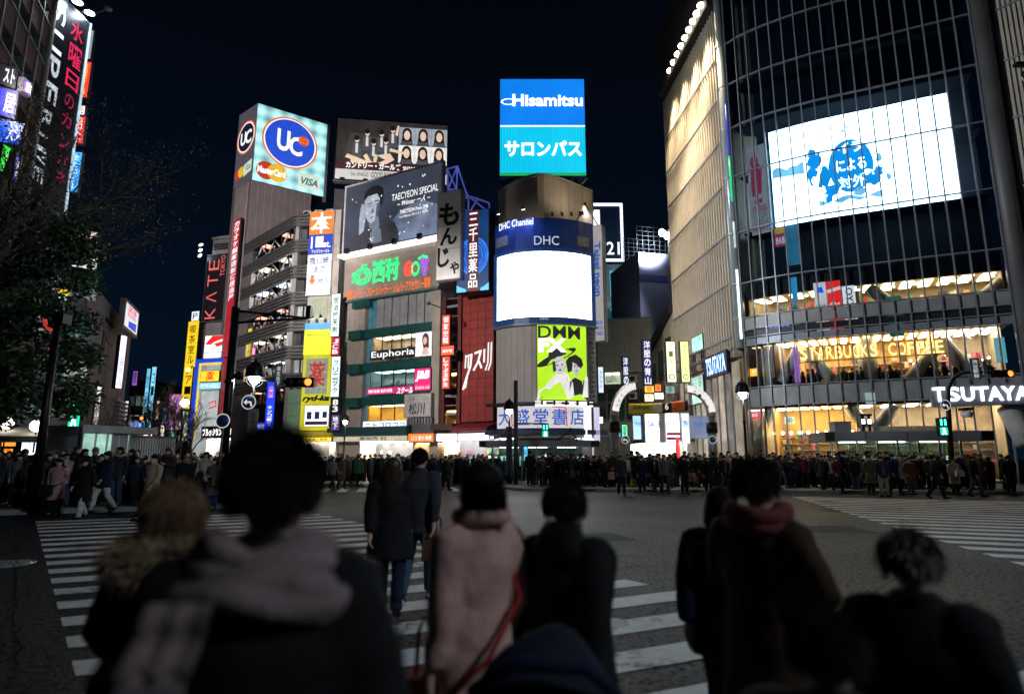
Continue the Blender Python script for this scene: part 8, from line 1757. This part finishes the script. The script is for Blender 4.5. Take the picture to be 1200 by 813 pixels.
# --- the people one can pick out
WALK = [
# px, feet y, facing, H, pose, coat, colour, legs, colour, hair, hair colour, label, extras
(728.5,580,0,1.75, 'walk2', 'coat', 'charcoal', 'trousers', 'black', 'short', 'black', 'man in dark grey suit walking ahead of the crowd under the arch', {}),
(709.5,574,.3,1.62, 'walk', 'coat', 'black', 'trousers', 'black', 'long', 'blonde', 'blonde woman in black carrying a pale pink tote', {}),
(753,577,0,1.7, 'stand', 'coat', 'navy', 'trousers', 'black', 'short', 'black', 'man in navy hoodie with grey print right of the suited man', {}),
(767.5,577,0,1.76, 'walk', 'coat', 'black', 'trousers', 'charcoal', 'short', 'black', 'man with open black jacket over white shirt, striding forward', {'front': 'white'}),
(779.5,578,0,1.8, 'walk2', 'coat', 'grey', 'trousers', 'charcoal', 'short', 'brown', 'tall man in mid grey jacket next to the white shirt man', {}),
(803,579,.2,1.74, 'phone', 'coat', 'black', 'trousers', 'black', 'short', 'black', 'man in black raising a phone to his chest', {}),
(831,578.5,0,1.66, 'bagarm', 'long_coat', 'black', 'trousers', 'black', 'long', 'black', 'woman in long black coat with a white handbag at her waist', {}),
(850.5,577,0,1.74, 'walk2', 'coat', 'black', 'trousers', 'denim', 'cap', 'dark', 'person in black jacket, dark cap and pale jeans', {'front': 'grey'}),
(890,577,0,1.6, 'relax', 'long_coat', 'cream', 'skirt', 'pink', 'bob', 'brown', 'woman in cream coat and pink skirt right of the bell lamp', {}),
(966,577,-.2,1.76, 'walk', 'parka', 'charcoal', 'trousers', 'black', 'short', 'black', 'man in charcoal parka stepping off by the left canopy end', {}),
(983,578,.2,1.68, 'walk2', 'coat', 'burgundy', 'trousers', 'navy', 'short', 'black', 'person in dark burgundy jacket beside the charcoal parka', {}),
(1004,577,0,1.7, 'stand', 'coat', 'black', 'trousers', 'denim', 'bob', 'black', 'woman in black jacket and jeans under the lamp stands', {}),
(1022,579.5,0,1.74, 'pockets', 'long_coat', 'khaki', 'trousers', 'black', 'short', 'black', 'masked person in grey brown long coat under the canopy', {'mask': True}),
(1036.5,582,0,1.7, 'relax', 'coat', 'charcoal', 'trousers', 'beige', 'short', 'black', 'man in charcoal jacket with light beige trousers', {'front': 'grey'}),
(1050.5,580,.1,1.78, 'walk2', 'coat', 'navy', 'trousers', 'black', 'short', 'black', 'tall man in navy jacket behind the beige trousers', {}),
(1069,579.5,0,1.66, 'pockets', 'long_coat', 'brown', 'trousers', 'denim', 'bob', 'brown', 'woman in brown fur trimmed coat and jeans', {'scarf': 'beige'}),
(1099,585,1.2,1.74, 'walk', 'coat', 'black', 'trousers', 'black', 'short', 'black', 'black clad person striding sideways before the curved signal pole', {}),
(1121,579,0,1.62, 'bagarm', 'long_coat', 'beige', 'trousers', 'black', 'bob', 'black', 'woman in beige coat holding a pale folder', {}),
(1145,582,.4,1.72, 'walk2', 'coat', 'black', 'trousers', 'denim', 'cap', 'dark', 'person in black jacket and loose pale jeans under canopy end', {}),
(1186,580,-.2,1.7, 'stand', 'parka', 'black', 'skirt', 'charcoal', 'long', 'black', 'woman in black parka and dark skirt near the right edge', {}),
(643,570,1.0,1.74, 'walk', 'coat', 'black', 'trousers', 'black', 'short', 'black', 'person in black walking left before the subway canopy', {}),
(663,570,.8,1.76, 'walk2', 'coat', 'charcoal', 'trousers', 'beige', 'short', 'black', 'person in charcoal with pale trousers walking by the bookshop', {}),
(671,562,.2,1.74, 'reach', 'coat', 'navy', 'trousers', 'denim', 'short', 'black', 'man with arm raised high holding a phone before the canopy', {}),
(522,575,1.3,1.74, 'walk', 'coat', 'black', 'trousers', 'black', 'short', 'black', 'lone person in black walking across in front of the cars', {}),
(389,574,1.0,1.68, 'walk', 'coat', 'grey', 'trousers', 'black', 'long', 'black', 'woman in light grey jacket crossing before the fruit shop', {}),
(400,573,.9,1.7, 'walk2', 'long_coat', 'brown', 'trousers', 'black', 'bob', 'brown', 'woman in dark brown coat close behind the light grey jacket', {}),
(419,569,.6,1.72, 'walk', 'parka', 'green', 'trousers', 'black', 'short', 'black', 'person in bright green parka crossing before the fruit shop', {}),
(62,605,.1,1.6, 'bagarm', 'long_coat', 'pink', 'trousers', 'black', 'long', 'black', 'woman in pale pink coat with black bag beside the leaning pole', {'boots': True}),
(94,608,-.2,1.62, 'walk2', 'long_coat', 'black', 'trousers', 'white', 'bob', 'black', 'masked woman in black coat and white trousers at crossing end', {'mask': True}),
(118,601,-.4,1.82, 'walk', 'parka', 'navy', 'trousers', 'white', 'short', 'black', 'big man in navy parka and white trousers', {}),
(174,611,-.3,1.72, 'walk', 'long_coat', 'beige', 'trousers', 'khaki', 'short', 'black', 'masked person in beige coat stepping onto the crossing', {'mask': True}),
(247,598,-.2,1.64, 'phone2', 'long_coat', 'grey', 'trousers', 'blue', 'bob', 'black', 'masked woman in grey coat and bright blue jeans with paper bag', {'mask': True, 'boots': True}),
(212,594,0,1.66, 'stand', 'coat', 'black', 'skirt', 'black', 'bob', 'black', 'woman in plain black jacket left of the purple jacket', {}),
(223,592,.1,1.64, 'relax', 'coat', 'purple', 'trousers', 'black', 'long', 'brown', 'woman in purple jacket with white and red carrier bag', {}),
(233,593,-.1,1.72, 'pockets', 'parka', 'grey', 'trousers', 'black', 'short', 'black', 'masked person in grey parka right of the purple jacket', {'mask': True}),
(15,600,.3,1.62, 'relax', 'coat', 'grey', 'skirt', 'black', 'long', 'black', 'woman in light grey jacket and black skirt at the left edge', {}),
]
taken = []
for px, py, fc, H, pose, coat, cc, legs, lc, hair, hc, lab, ex in WALK:
 p = gnd(px, py); z = .14 if (px < 60 or (px > 600 and py < 571)) else 0
 front = ex.pop('front', None)
 b = person(p.x, p.y, z, fc, H, pose, coat, cc, legs, lc, hair, hc, lab, None, **ex)
 if front:
  m_ = MB(); ringtube(m_,[((0,-.075,.92),.075,.085),((0,-.08,1.2),.075,.085),((0,-.075,1.42),.05,.07)],10); child('shirt_front', mesh_of('shirt_front', m_), b, CM[front])
 taken.append((p.x, p.y))
for px, py, zz, w_, h_, cc, lab in ((716,574,.55,.34,.38, 'pink', 'pale pink tote carried by the blonde woman'),(826,577.5,.80,.34,.22, 'white', 'white handbag at the waist of the long black coat'),(742,576,.3,.3,.34, 'yellow', 'yellow carrier bag by the navy hoodie'),(786,577,.3,.28,.36, 'yellow', 'yellow carrier bag by the tall grey jacket'),(811,576,.5,.3,.4, 'pink', 'pinkish carrier bag right of the raised phone'),(861,577,.4,.32,.4, 'white', 'pale carrier bag beside dark cap and jeans'),(820,577.5,.45,.3,.34, 'kraft', 'tan carrier bag in front of the arch post'),(256,598,.78,.34,.3, 'kraft', 'brown paper bag held by the woman in blue jeans'),(226,592,.7,.28,.3, 'white', 'white and red carrier bag before the purple jacket'),(56,605,.6,.36,.3, 'black', 'black shoulder bag of the pale pink coat'),(1124,579.5,.82,.36,.28, 'white', 'pale folder held by the woman in the beige coat'),(33,596,.35,.3,.5, 'cream', 'cream carrier bag in the left crowd by the pole')):
 p = gnd(px, py); bag(p.x, p.y - .22, zz, w_, h_,.12, cc, lab)
# --- the packed crowds
LM_R = [(632, 'by the low subway canopy'),(668, 'before the bookshop corner'),(700, 'left of the left arch post'),(724, 'at the left arch post'),(750, 'under the yellow banner end'),(778, 'under the black banner part'),(805, 'under the orange banner end'),(833, 'at the right arch post'),(855, 'just left of the bell lamp'),(882, 'just right of the bell lamp'),(910, 'before the honey lit shop'),(940, 'left of the long canopy'),(972, 'at the left canopy end'),(1003, 'under the roof cabinet'),(1030, 'under the lamp stands'),(1062, 'under the canopy roof lights'),(1092, 'left of the curved signal pole'),(1122, 'right of the curved signal pole'),(1152, 'under the right canopy end'),(1185, 'by the right edge column')]
LM_L = [(8, 'at the left edge stall'),(32, 'left of the leaning pole'),(58, 'behind the leaning pole'),(84, 'before the tent'),(108, 'before the kiosk panes'),(132, 'by the kiosk wall'),(158, 'by the left louvres'),(184, 'by the right louvres'),(210, 'below the globe street lamp'),(240, 'near the thick black pole'),(268, 'behind the black pole')]
LM_C = [(385, 'before the yellow awning shop'),(430, 'before the cream fascia'),(470, 'by the fruit shop'),(500, 'before the orange fascia'),(540, 'by the stepped white fascia'),(575, 'before the red awning shop'),(605, 'by the grey control box')]
rng = random.Random(21)
COLS = ['black'] * 14 + ['charcoal'] * 7 + ['navy'] * 6 + ['grey', 'brown', 'brown', 'beige', 'khaki', 'olive', 'burgundy', 'cream']
LEGC = ['black'] * 6 + ['charcoal'] * 2 + ['navy', 'denim', 'denim', 'beige', 'grey', 'khaki']
def px_of(x, y):
 return 600 + FPX * x / (y * cos(TH) - 0)     # along the horizon
def crowd(pts, LM, group, rowname, face0, z):
 for x, y, row in pts:
  if any((x - a) ** 2 + (y - b_) ** 2 < .13 for a, b_ in taken) or rng.random() < (.2 if row == 0 else .06): continue
  taken.append((x, y))
  u_, v_, w_ = x, y * cos(TH),0
  px = 600 + FPX * x / (y * cos(TH) + (1.6 - CH) * sin(TH))
  if px < -15 or px > 1215: continue
  lm = min(LM, key=lambda q: abs(q[0] - px))[1]
  for _try in range(25):
   coat = rng.choice(['coat', 'coat', 'long_coat', 'parka']); cc = rng.choice(COLS); lc = rng.choice(LEGC); hair = rng.choice(['short', 'short', 'short', 'bob', 'long', 'cap', 'beanie', 'bob']); hc = rng.choice(['black', 'black', 'black', 'brown', 'dark']) if hair not in ('cap', 'beanie') else rng.choice(['dark', 'dark', 'grey'])
   mask = rng.random() < .16 and row < 2
   pose = rng.choice(['stand', 'relax', 'pockets', 'phone2', 'relax', 'bagarm', 'phone', 'walk2', 'walk']); legs = 'skirt' if hair in ('bob', 'long') and rng.random() < .35 else 'trousers'
   lab = '%sperson in %s %s and %s %s, %s row, %s' % ('masked ' if mask else '', cc, CTW[coat], lc, legs if row == 0 else HW[hair], rowname[min(row, len(rowname) - 1)], lm)
   if row > 0: lab = '%sperson in %s %s, %s, %s row, %s' % ('masked ' if mask else '', cc, CTW[coat], HW[hair], rowname[min(row, len(rowname) - 1)], lm)
   if lab not in LABELS: break
  person(x, y, z, face0 + rng.uniform(-1.0,1.0) + (pi if rng.random() < .06 else 0), rng.choice([rng.uniform(1.50,1.66), rng.uniform(1.6,1.86)]), pose, coat, cc, legs, lc, hair, hc, lab, group, mask=mask, scarf=rng.choice([None, None, None, 'grey', 'burgundy', 'beige']) if row < 2 else None, skin=rng.randrange(2))
RW_ = ['front', 'second', 'third', 'rear']
a, b_ = gnd(622,572.5), gnd(1206,578.5); pts = []
d = (b_ - a); n = int(d.length / .56); tdir = d.normalized(); ndir = Vector((-tdir.y, tdir.x,0))
for r in range(3):
 for i in range(n):
  p = a + tdir * (i * .56 + .28 * (r % 2) + rng.uniform(-.16,.16)) + ndir * (.35 + r * .62 + rng.uniform(-.2,.2)); pts.append((p.x, p.y, r))
crowd(pts, LM_R, 'people waiting along the far right kerb', RW_,0,.14)
rear_R = (a, tdir, ndir, n)
a = Vector((kl[0].x, kl[0].y,0)) + Vector((-1.5,-.7,0)); tdir = Vector((.9,.43,0)).normalized(); ndir = Vector((-tdir.y, tdir.x,0)); pts = []
for r in range(3):
 for i in range(18):
  p = a + tdir * (i * .55 + .27 * (r % 2) + rng.uniform(-.16,.16)) + ndir * (.4 + r * .62 + rng.uniform(-.2,.2)); pts.append((p.x, p.y, r))
crowd(pts, LM_L, 'people waiting along the far left kerb', RW_,.5,.14)
rear_L = (a, tdir, ndir,18)
pts = []
for i in range(34):
 px, Y = rng.uniform(372,622), rng.uniform(36,47); p = at(px,536, Y); pts.append((p.x, p.y,1 if Y > 40 else 0))
crowd(pts, LM_C, 'people crossing in front of the far shops',['near', 'far'],.8,0)
# people at the upper windows of the coffee shop
LM_S = [(880, 'at the dark panelled end'),(910, 'left of the first white brace'),(945, 'between the first white braces'),(985, 'under the first gold letters'),(1030, 'by the round white column'),(1060, 'left of the third white brace'),(1110, 'between the right white braces'),(1160, 'at the right pale windows')]
for i, px in enumerate((880,886,899,907,921,938,944,951,957,982,990,1000,1006,1012,1035,1041,1047,1054,1086,1092,1097,1103,1112,1125,1134,1150,1166)):
 u = U(FG1, px,440); p = FG1.W(u, rows[2][0] + .2,-.98 if i % 3 else -1.3); lm = min(LM_S, key=lambda q: abs(q[0] - px))[1]; cc = rng.choice(COLS[:16]); hair = rng.choice(['short', 'bob', 'short', 'long'])
 for _try in range(25):
  cc = rng.choice(COLS); hair = rng.choice(['short', 'bob', 'short', 'long', 'cap']); who = ('person', 'taller person', 'onlooker')[i % 3]; lab = '%s in %s jacket, %s, behind upstairs glass %s' % (who, cc, HW[hair], lm)
  if lab not in LABELS: break
 person(p.x, p.y, rows[2][0] - .75, rng.choice([.6,.2,1.4,-.6,.9]),1.6 if i % 3 == 0 else 1.8 if i % 3 == 1 else 1.7, rng.choice(['stand', 'phone', 'relax', 'phone2']), 'coat', cc, 'trousers', 'black', hair, 'black', lab, 'people at the upstairs window')
# the mass behind the front rows: heads and shoulders nobody could count
mb = MB(); mats = [CM[k] for k in ('black', 'charcoal', 'navy', 'brown', 'grey')] + [HC['black'], HC['brown'], SKINS[0]]
def rear(a, tdir, ndir, n, r0, r1):
 for r in range(r0, r1):
  for i in range(n):
   p = a + tdir * (i * .56 + .28 * (r % 2) + rng.uniform(-.2,.2)) + ndir * (.4 + r * .62 + rng.uniform(-.22,.22)); H = rng.uniform(1.55,1.8); k = rng.randrange(5)
   px = 600 + FPX * p.x / p.y
   if px < -20 or px > 1220: continue
   mb.lathe((p.x, p.y,.14),[(.13,.05),(.2,.8),(.19,1.1 * H / 1.7),(.21,1.36 * H / 1.7),(.1,1.46 * H / 1.7)],7, k)
   mb.ball((p.x, p.y - .02,.14 + H - .13),.088,6,7,(.9,.95,1.2)); mb.ball((p.x, p.y + .025,.14 + H - .085),.102,6,5 + (rng.random() < .2),(.95,1,.9))
rear(*rear_R,3,6); rear(*rear_L,3,6)
a = at(372,536,39); a.z = 0; b_ = at(640,536,40.5); b_.z = 0; d = b_ - a; rear(a, d.normalized(), Vector((0,1,0)), int(d.length / .56),0,4)
o = build('crowd', mb, mats, kind='stuff')
# ------------------------------------------------------------------ the walkers close to the camera
def place(mb, loc, rz, H=1.7):
 R_ = Matrix.Rotation(rz,4, 'Z'); s = H / 1.72; o = Vector(loc); mb.v = [R_ @ (v * s) + o for v in mb.v]; return mb
def noised(mb, amp, freq, seed=0):
 from mathutils import noise
 o = Vector((seed * 7.1, seed * 3.3, seed))
 mb.v = [v + Vector(noise.noise_vector(v * freq + o)) * amp for v in mb.v]; return mb
def spikes(mb, c, R3, n, ln, wd, droop=.3, rng_=None, zmin=-1.0, mi=0, front=None):
 rng_ = rng_ or random.Random(1)
 for _ in range(int(n * 1.7)):
  while True:
   v = Vector((rng_.gauss(0,1), rng_.gauss(0,1), rng_.gauss(0,1))).normalized()
   if v.z > zmin and (front is None or v.y > front): break
  p = Vector(c) + Vector((v.x * R3[0], v.y * R3[1], v.z * R3[2]))
  d = (v * .38 + Vector((rng_.uniform(-.35,.35), rng_.uniform(-.35,.35), rng_.uniform(-.3,.3) - droop - .45 + max(0, v.z) * .4))).normalized(); s_ = d.orthogonal().normalized() * wd * .55; L = ln * rng_.uniform(.5,1.2)
  mb.add([p - s_, p + s_, p + d * L * .6 + s_ * .6, p + d * L],[[0,1,2,3]], mi, True)
_tx = {}
def fuse(nm, mb, vox=.02, folds=.03, fine=.008):
 """melt overlapping cloth shapes into one continuous skin and wrinkle it"""
 me = mesh_of(nm, mb); o = bpy.data.objects.new(nm, me); COL.objects.link(o)
 r = o.modifiers.new('r', 'REMESH'); r.mode = 'VOXEL'; r.voxel_size = vox; r.use_smooth_shade = True
 m = o.modifiers.new('m', 'SMOOTH'); m.factor = .5; m.iterations = 7
 for k,(sz, st) in enumerate(((.16, folds),(.05, fine))):
  if sz not in _tx:
   t_ = bpy.data.textures.new('cloth_fold', 'CLOUDS'); t_.noise_scale = sz; t_.noise_depth = 2; _tx[sz] = t_
  d = o.modifiers.new('d', 'DISPLACE'); d.texture = _tx[sz]; d.strength = st; d.mid_level = .5; d.texture_coords = 'LOCAL'
 out = bpy.data.meshes.new_from_object(o.evaluated_get(bpy.context.evaluated_depsgraph_get())); bpy.data.objects.remove(o)
 out.materials.clear(); out.materials.append(None)
 for p in out.polygons: p.use_smooth = True
 return out
def hero(loc, rz, H, pose, label, coat=None, cc='black', coatkw=None, legs='trousers', lc='black', boots=False, n=30, skin=0):
 J, E = skeleton(POSES[pose] if isinstance(pose, str) else pose)
 me = skinmesh('person_body', J, E,2); b = bpy.data.objects.new('person', me); COL.objects.link(b); me.materials.clear(); me.materials.append(SKINS[skin])
 b.location = loc; b.rotation_euler = (0,0, rz); s = H / 1.72; b.scale = (s, s, s); b['label'] = label; b['category'] = 'person'
 def add(nm, mb, m, sub=True):
  me = mesh_of(nm, mb); o = child(nm, me, b, m)
  if sub: md = o.modifiers.new('sub', 'SUBSURF'); md.levels = md.render_levels = 1
  return o
 kw = dict(hem=.8, puff=1.05, n=n); kw.update(coatkw or {})
 c = coat_mb(J, **kw)
 # finer rings so the cloth can fold
 for q in 'LR':
  a_ = J_(J, 'sh' + q); c.ball(a_ + Vector((0,0,-.02)),.10 * kw['puff'],12); c.ball(a_ * .75 + Vector((0,0,.33)),.085,12)
  c.ball((a_.x * .9,.01,1.27),.085 * kw['puff'],12,0,(.8,.9,1.5))
 cm_ = fuse('coat', c); o_ = child('coat', cm_, b, CM[cc])
 if legs == 'trousers': child('trousers', fuse('trousers', trousers_mb(J,16),.02,.02), b, CM[lc])
 add('boots' if boots else 'shoes', shoes_mb(J, boots), CM['black'])
 return b, J, add
BACK = pi
# man with the thick dark hair and draped scarf, nearest of all
p = at(322,560,1.46); loc = (p.x, p.y,0)
b, J, add = hero(loc, BACK + .12,1.68, dict(elR=(.30,.02,1.14), wrR=(.33,-.12,.92), elL=(-.27,.03,1.14), wrL=(-.22,-.12,.93)), 'man seen from behind with thick dark hair and a draped pinkish grey scarf', cc='black', coatkw=dict(puff=1.14, hem=.74))
h = MB(); h.ball((0,.018,1.655),.106,24,0,(1.0,1.04,1.02)); noised(h,.012,14,2); spikes(h,(0,.018,1.655),(.101,.106,.103),3600,.036,.005,.2, random.Random(4),-.6, front=-.75); add('hair', h, HC['black'], False)
M_SCARF = mat('scarf_wool',(.30,.215,.215),.9,0,.25,9,.5,.1,60)
sc_ = MB()
for rr_, zz_, th_ in ((.105,1.49,.038),(.12,1.455,.042),(.145,1.425,.042),(.17,1.405,.036)):
 sc_.tube([((rr_ + .02) * cos(a), rr_ * sin(a) + .012, zz_ + .018 * sin(3 * a + rr_ * 60)) for a in [2 * pi * i / 28 for i in range(29)]], th_,12)
noised(sc_,.016,16,3); add('scarf', sc_, M_SCARF)
def drape(x0, x1, y0, ztop, zbot, seed):
 d = MB(); nx, nz = 10,14; rg = random.Random(seed); vs = []
 for j in range(nz + 1):
  for i in range(nx + 1):
   f_, g_ = i / nx, j / nz; x = x0 + (x1 - x0) * f_ + .02 * g_ * (f_ - .5); z = ztop + (zbot - ztop) * g_; x += .03 * g_ ** 1.5; y = y0 + .02 * sin(g_ * 1.6) + .007 * sin(f_ * 15 + seed) + .006 * sin(g_ * 9)
   vs.append((x, y, z))
 n0 = len(vs); vs += [(x, y - .014, z) for x, y, z in vs]
 fs = [[j * (nx + 1) + i, j * (nx + 1) + i + 1,(j + 1) * (nx + 1) + i + 1,(j + 1) * (nx + 1) + i] for j in range(nz) for i in range(nx)]
 fs += [[n0 + k for k in f_[::-1]] for f_ in fs]; d.add(vs, fs,0, True)
 for i in range(64):
  x = x0 + (x1 - x0) * i / 63 + .03; d.tube([(x, y0 + .02, zbot + .01),(x + rg.uniform(-.004,.004), y0 + .02, zbot - .03),(x + rg.uniform(-.006,.006), y0 + .015, zbot - .055)],[.0026,.002,.001],4)
 return d
add('scarf_end', noised(drape(.05,.17,.222,1.42,1.29,1),.003,12), M_SCARF, False)
# fur hooded person to his left
p = at(212,560,2.45); b, J, add = hero((p.x, p.y,0), BACK - .25,1.53, 'pockets', 'person from behind in black coat with brown fur hood', cc='black', coatkw=dict(hem=.55, puff=1.18))
M_FUR = [mat('fur_brown',(.16,.085,.045),.9,0,.4,12), mat('fur_tan',(.30,.20,.12),.9,0,.4,12), mat('fur_dark',(.06,.03,.02),.9,0,.4,12)]
h = MB(); h.ball((0,.02,1.64),.125,20,0,(1,1.05,1.05)); spikes(h,(0,.02,1.64),(.12,.125,.125),1600,.045,.004,.3, random.Random(2),-.7); o = add('fur_hat', h, M_FUR[0], False)
h = MB(); h.tube([(.19 * cos(a),.15 * sin(a) + .02,1.44 + .02 * sin(2 * a)) for a in [2 * pi * i / 24 for i in range(25)]],.06,10)
rg = random.Random(9)
for _ in range(3600):
 a, c_ = rg.uniform(0,2 * pi), rg.uniform(0,2 * pi); ra = .19 + .062 * cos(c_); p_ = Vector((ra * cos(a),(ra - .04) * sin(a) + .02,1.44 + .062 * sin(c_))); d = (Vector((cos(a) * cos(c_), sin(a) * cos(c_), sin(c_))) + Vector((rg.uniform(-.5,.5), rg.uniform(-.5,.5), rg.uniform(-.7,.3)))).normalized(); s_ = d.orthogonal().normalized() * .0035; L = rg.uniform(.04,.085); h.add([p_ - s_, p_ + s_, p_ + d * L],[[0,1,2]])
add('fur_collar', h, M_FUR[1], False)
# the couple walking away in the middle distance
p = gnd(455,722); b, J, add = hero((p.x, p.y,0), BACK + .1,1.64, 'walk2', 'long haired woman from behind in flared black coat on the crossing', cc='black', coatkw=dict(hem=.62, puff=1.2), lc='navy', boots=True)
h = hair_mb('long'); noised(h,.01,10,1); spikes(h,(0,.05,1.5),(.11,.08,.22),500,.12,.006,1.2, random.Random(5),-1, front=0); add('hair', h, HC['brown'], False)
p = gnd(488,706); b, J, add = hero((p.x, p.y,0), BACK - .1,1.74, 'walk', 'man from behind in dark jacket and jeans beside the flared coat', cc='charcoal', coatkw=dict(hem=.78, puff=1.1), lc='denim')
h = hair_mb('short'); spikes(h,(0,.022,1.655),(.095,.1,.095),500,.04,.006,.2, random.Random(6),-.5); add('hair', h, HC['black'], False)
m_ = MB()
for s in 'LR': a_, t_ = J_(J, 'an' + s), J_(J, 'toe' + s); d = (t_ - a_); d.z = 0; d.normalize(); m_.tube([a_ - d * .06 + Vector((0,0,-.085)), t_ + d * .05 + Vector((0,0,-.03))],[.04,.03],8)
add('shoe_sole', m_, CM['white'], False)
bag(p.x + .22, p.y - .15,.50,.3,.3,.1, 'brown', 'brown carrier bag held by the man in jeans')
# woman in the pink coat
p = at(560,560,2.75); b, J, add = hero((p.x, p.y,0), BACK + .8,1.62, 'relax', 'woman in salmon pink coat with dark bobbed hair', cc='salmon', coatkw=dict(hem=.70, puff=.95), lc='black')
h = hair_mb('bob'); h.ball((0,.05,1.56),.10,14,0,(1.12,.9,1.2)); noised(h,.01,12,5); spikes(h,(0,.04,1.58),(.115,.1,.15),900,.07,.005,1.0, random.Random(7),-.9, front=-.3); add('hair', h, HC['black'], False)
m_ = MB(); m_.tube([(-.19,-.02,1.40),(-.10,.17,1.15),(.12,.2,.95),(.23,.08,.80)],.012,6); add('bag_strap', m_, CM['red'], False)
m_ = MB(); m_.tube([(.10 * cos(a),.10 * sin(a) + .02,1.50) for a in [2 * pi * i / 20 for i in range(21)]],.04,10); add('collar', noised(m_,.01,12), CM['salmon'])
bag(p.x - .22, p.y + .02,.48,.12,.30,.22, 'red', 'small red bag at the hip of the pink coat')
# dark hooded walker with the big blue shoulder bag
p = at(664,590,2.85); b, J, add = hero((p.x, p.y,0), BACK - .7,1.52, 'walk', 'short walker in dark high collared jacket right of the pink coat', cc='black', coatkw=dict(hem=.72, puff=1.22), lc='navy')
h = MB(); h.ball((0,.02,1.665),.104,20,0,(.97,1.05,1.0)); ringtube(h,[((0,.06,1.36),.17,.11),((0,.07,1.43),.16,.11),((0,.05,1.49),.12,.10),((0,.02,1.56),.088,.095)],20); noised(h,.02,9,3); spikes(h,(0,.02,1.66),(.1,.104,.1),900,.045,.006,.3, random.Random(12),-.5, front=-.6); add('hair', h, HC['black'], False)
m_ = MB(); m_.ball((.28,.02,1.0),.12,12,0,(.7,1,1.6)); add('fur_cuff', noised(m_,.015,20), CM['brown'])
p = at(636,740,2.1); t = thing('bag', 'bulky dark blue holdall carried low before the short walker', 'bag',(p.x, p.y,.55)); m_ = MB(); m_.ball((p.x, p.y,.84),.28,24,0,(.85,.5,.95)); noised(m_,.05,4,2); build('pouch', m_, mat('cloth_midnight',(.008,.012,.028),.85,0,.25,7,.3), t)
m_ = MB(); m_.tube([(p.x - .22, p.y - .10,.97),(p.x - .1, p.y - .17,1.07),(p.x + .12, p.y - .17,1.06),(p.x + .23, p.y - .1,.95)],.022,8); build('handle', noised(m_,.01,9), CM['navy'], t)
# right-hand group
p = at(886,560,2.9); b, J, add = hero((p.x, p.y,0), BACK - .9,1.62, dict(elR=(.28,-.05,1.18), wrR=(.12,-.28,1.10), elL=(-.28,-.02,1.16), wrL=(-.12,-.28,1.08), **{k: v for k, v in POSES['walk2'].items() if k[:2] in ('kn', 'an', 'to')}), 'walker in dark brown coat and dull red scarf on the right', cc='dark_brown', coatkw=dict(hem=.58, puff=.98), lc='black')
h = hair_mb('short'); noised(h,.008,12,8); spikes(h,(0,.022,1.655),(.1,.105,.1),800,.05,.006,.3, random.Random(8),-.6); add('hair', h, HC['black'], False)
m_ = MB()
for zz_ in (1.45,1.50): m_.tube([(.125 * cos(a),.12 * sin(a) + .01, zz_ + .015 * sin(2 * a)) for a in [2 * pi * i / 24 for i in range(25)]],.045,10)
add('scarf', noised(m_,.014,14,6), mat('scarf_dull_red',(.20,.055,.05),.9,0,.25,9,.4,.1,60))
p = at(846,590,3.5); b, J, add = hero((p.x, p.y,0), BACK - .5,1.48, 'walk2', 'smaller walker in navy jacket beyond the dark brown coat', cc='navy', coatkw=dict(hem=.74, puff=1.15), lc='black')
h = hair_mb('bob'); noised(h,.008,12,9); add('hair', h, HC['black'], False)
p = at(1066,640,2.1); b, J, add = hero((p.x, p.y,0), BACK - .8,1.40, 'pockets', 'short person in black coat close by at lower right', cc='black', coatkw=dict(hem=.5, puff=1.2), lc='black')
h = hair_mb('short'); noised(h,.01,10,4); spikes(h,(0,.022,1.655),(.1,.105,.1),700,.05,.006,.3, random.Random(10),-.6); add('hair', h, HC['brown'], False)
p = at(965,700,1.5); b, J, add = hero((p.x, p.y,0), BACK - .5,1.30, 'pockets', 'short walker in padded black jacket lowest at the bottom right', cc='black', coatkw=dict(hem=.6, puff=1.3), lc='black')
h = hair_mb('short'); noised(h,.01,10,6); spikes(h,(0,.022,1.655),(.1,.105,.1),900,.05,.006,.3, random.Random(14),-.6); add('hair', h, HC['black'], False)
# ------------------------------------------------------------------ floodlight masts added out of view to brighten the facades and near crossing
def mast(x, y, h, aims, label):
 t = thing('added_fill_mast', label, 'street lamp',(x, y,0)); build('mast', MB().bar((x, y,0),(x, y, h),.22,12,.12), M_DARK, t); build('crossbar', MB().bar((x - 1.2, y, h),(x + 1.2, y, h),.07,8), M_DARK, t)
 for k,(aim, e, sz, col) in enumerate(aims):
  p = Vector((x - .9 + 1.8 * k / max(1, len(aims) - 1), y, h + .25)); d = (Vector(aim) - p).normalized()
  build('lamp_head', MB().bar(p - d * .4, p,.28,12,.42), M_DARK, t); build('lens', MB().bar(p + d * .01, p + d * .03,.40,12), glow('mast_lens',(.9,.95,1),14,0), t)
  lamp('fill_beam', 'SPOT', p + d * .1, e, col,.45, aim, sz,.7)
mast(-22.5,22,19,[((-29,80,27),105000,42,(1,.88,.86)),((-13,62,12),50000,42,(1,.91,.86)),((2,54,10),42000,46,(1,.92,.86)),((22,40,21),46000,58,(.85,.92,1))], 'tall floodlight mast on the station side, left of the view')
mast(19,-7,16,[((-1,7,0),5600,75,(.72,.87,1)),((2,24,0),6500,70,(.72,.87,1))], 'tall floodlight mast at the right hand corner, outside the view')
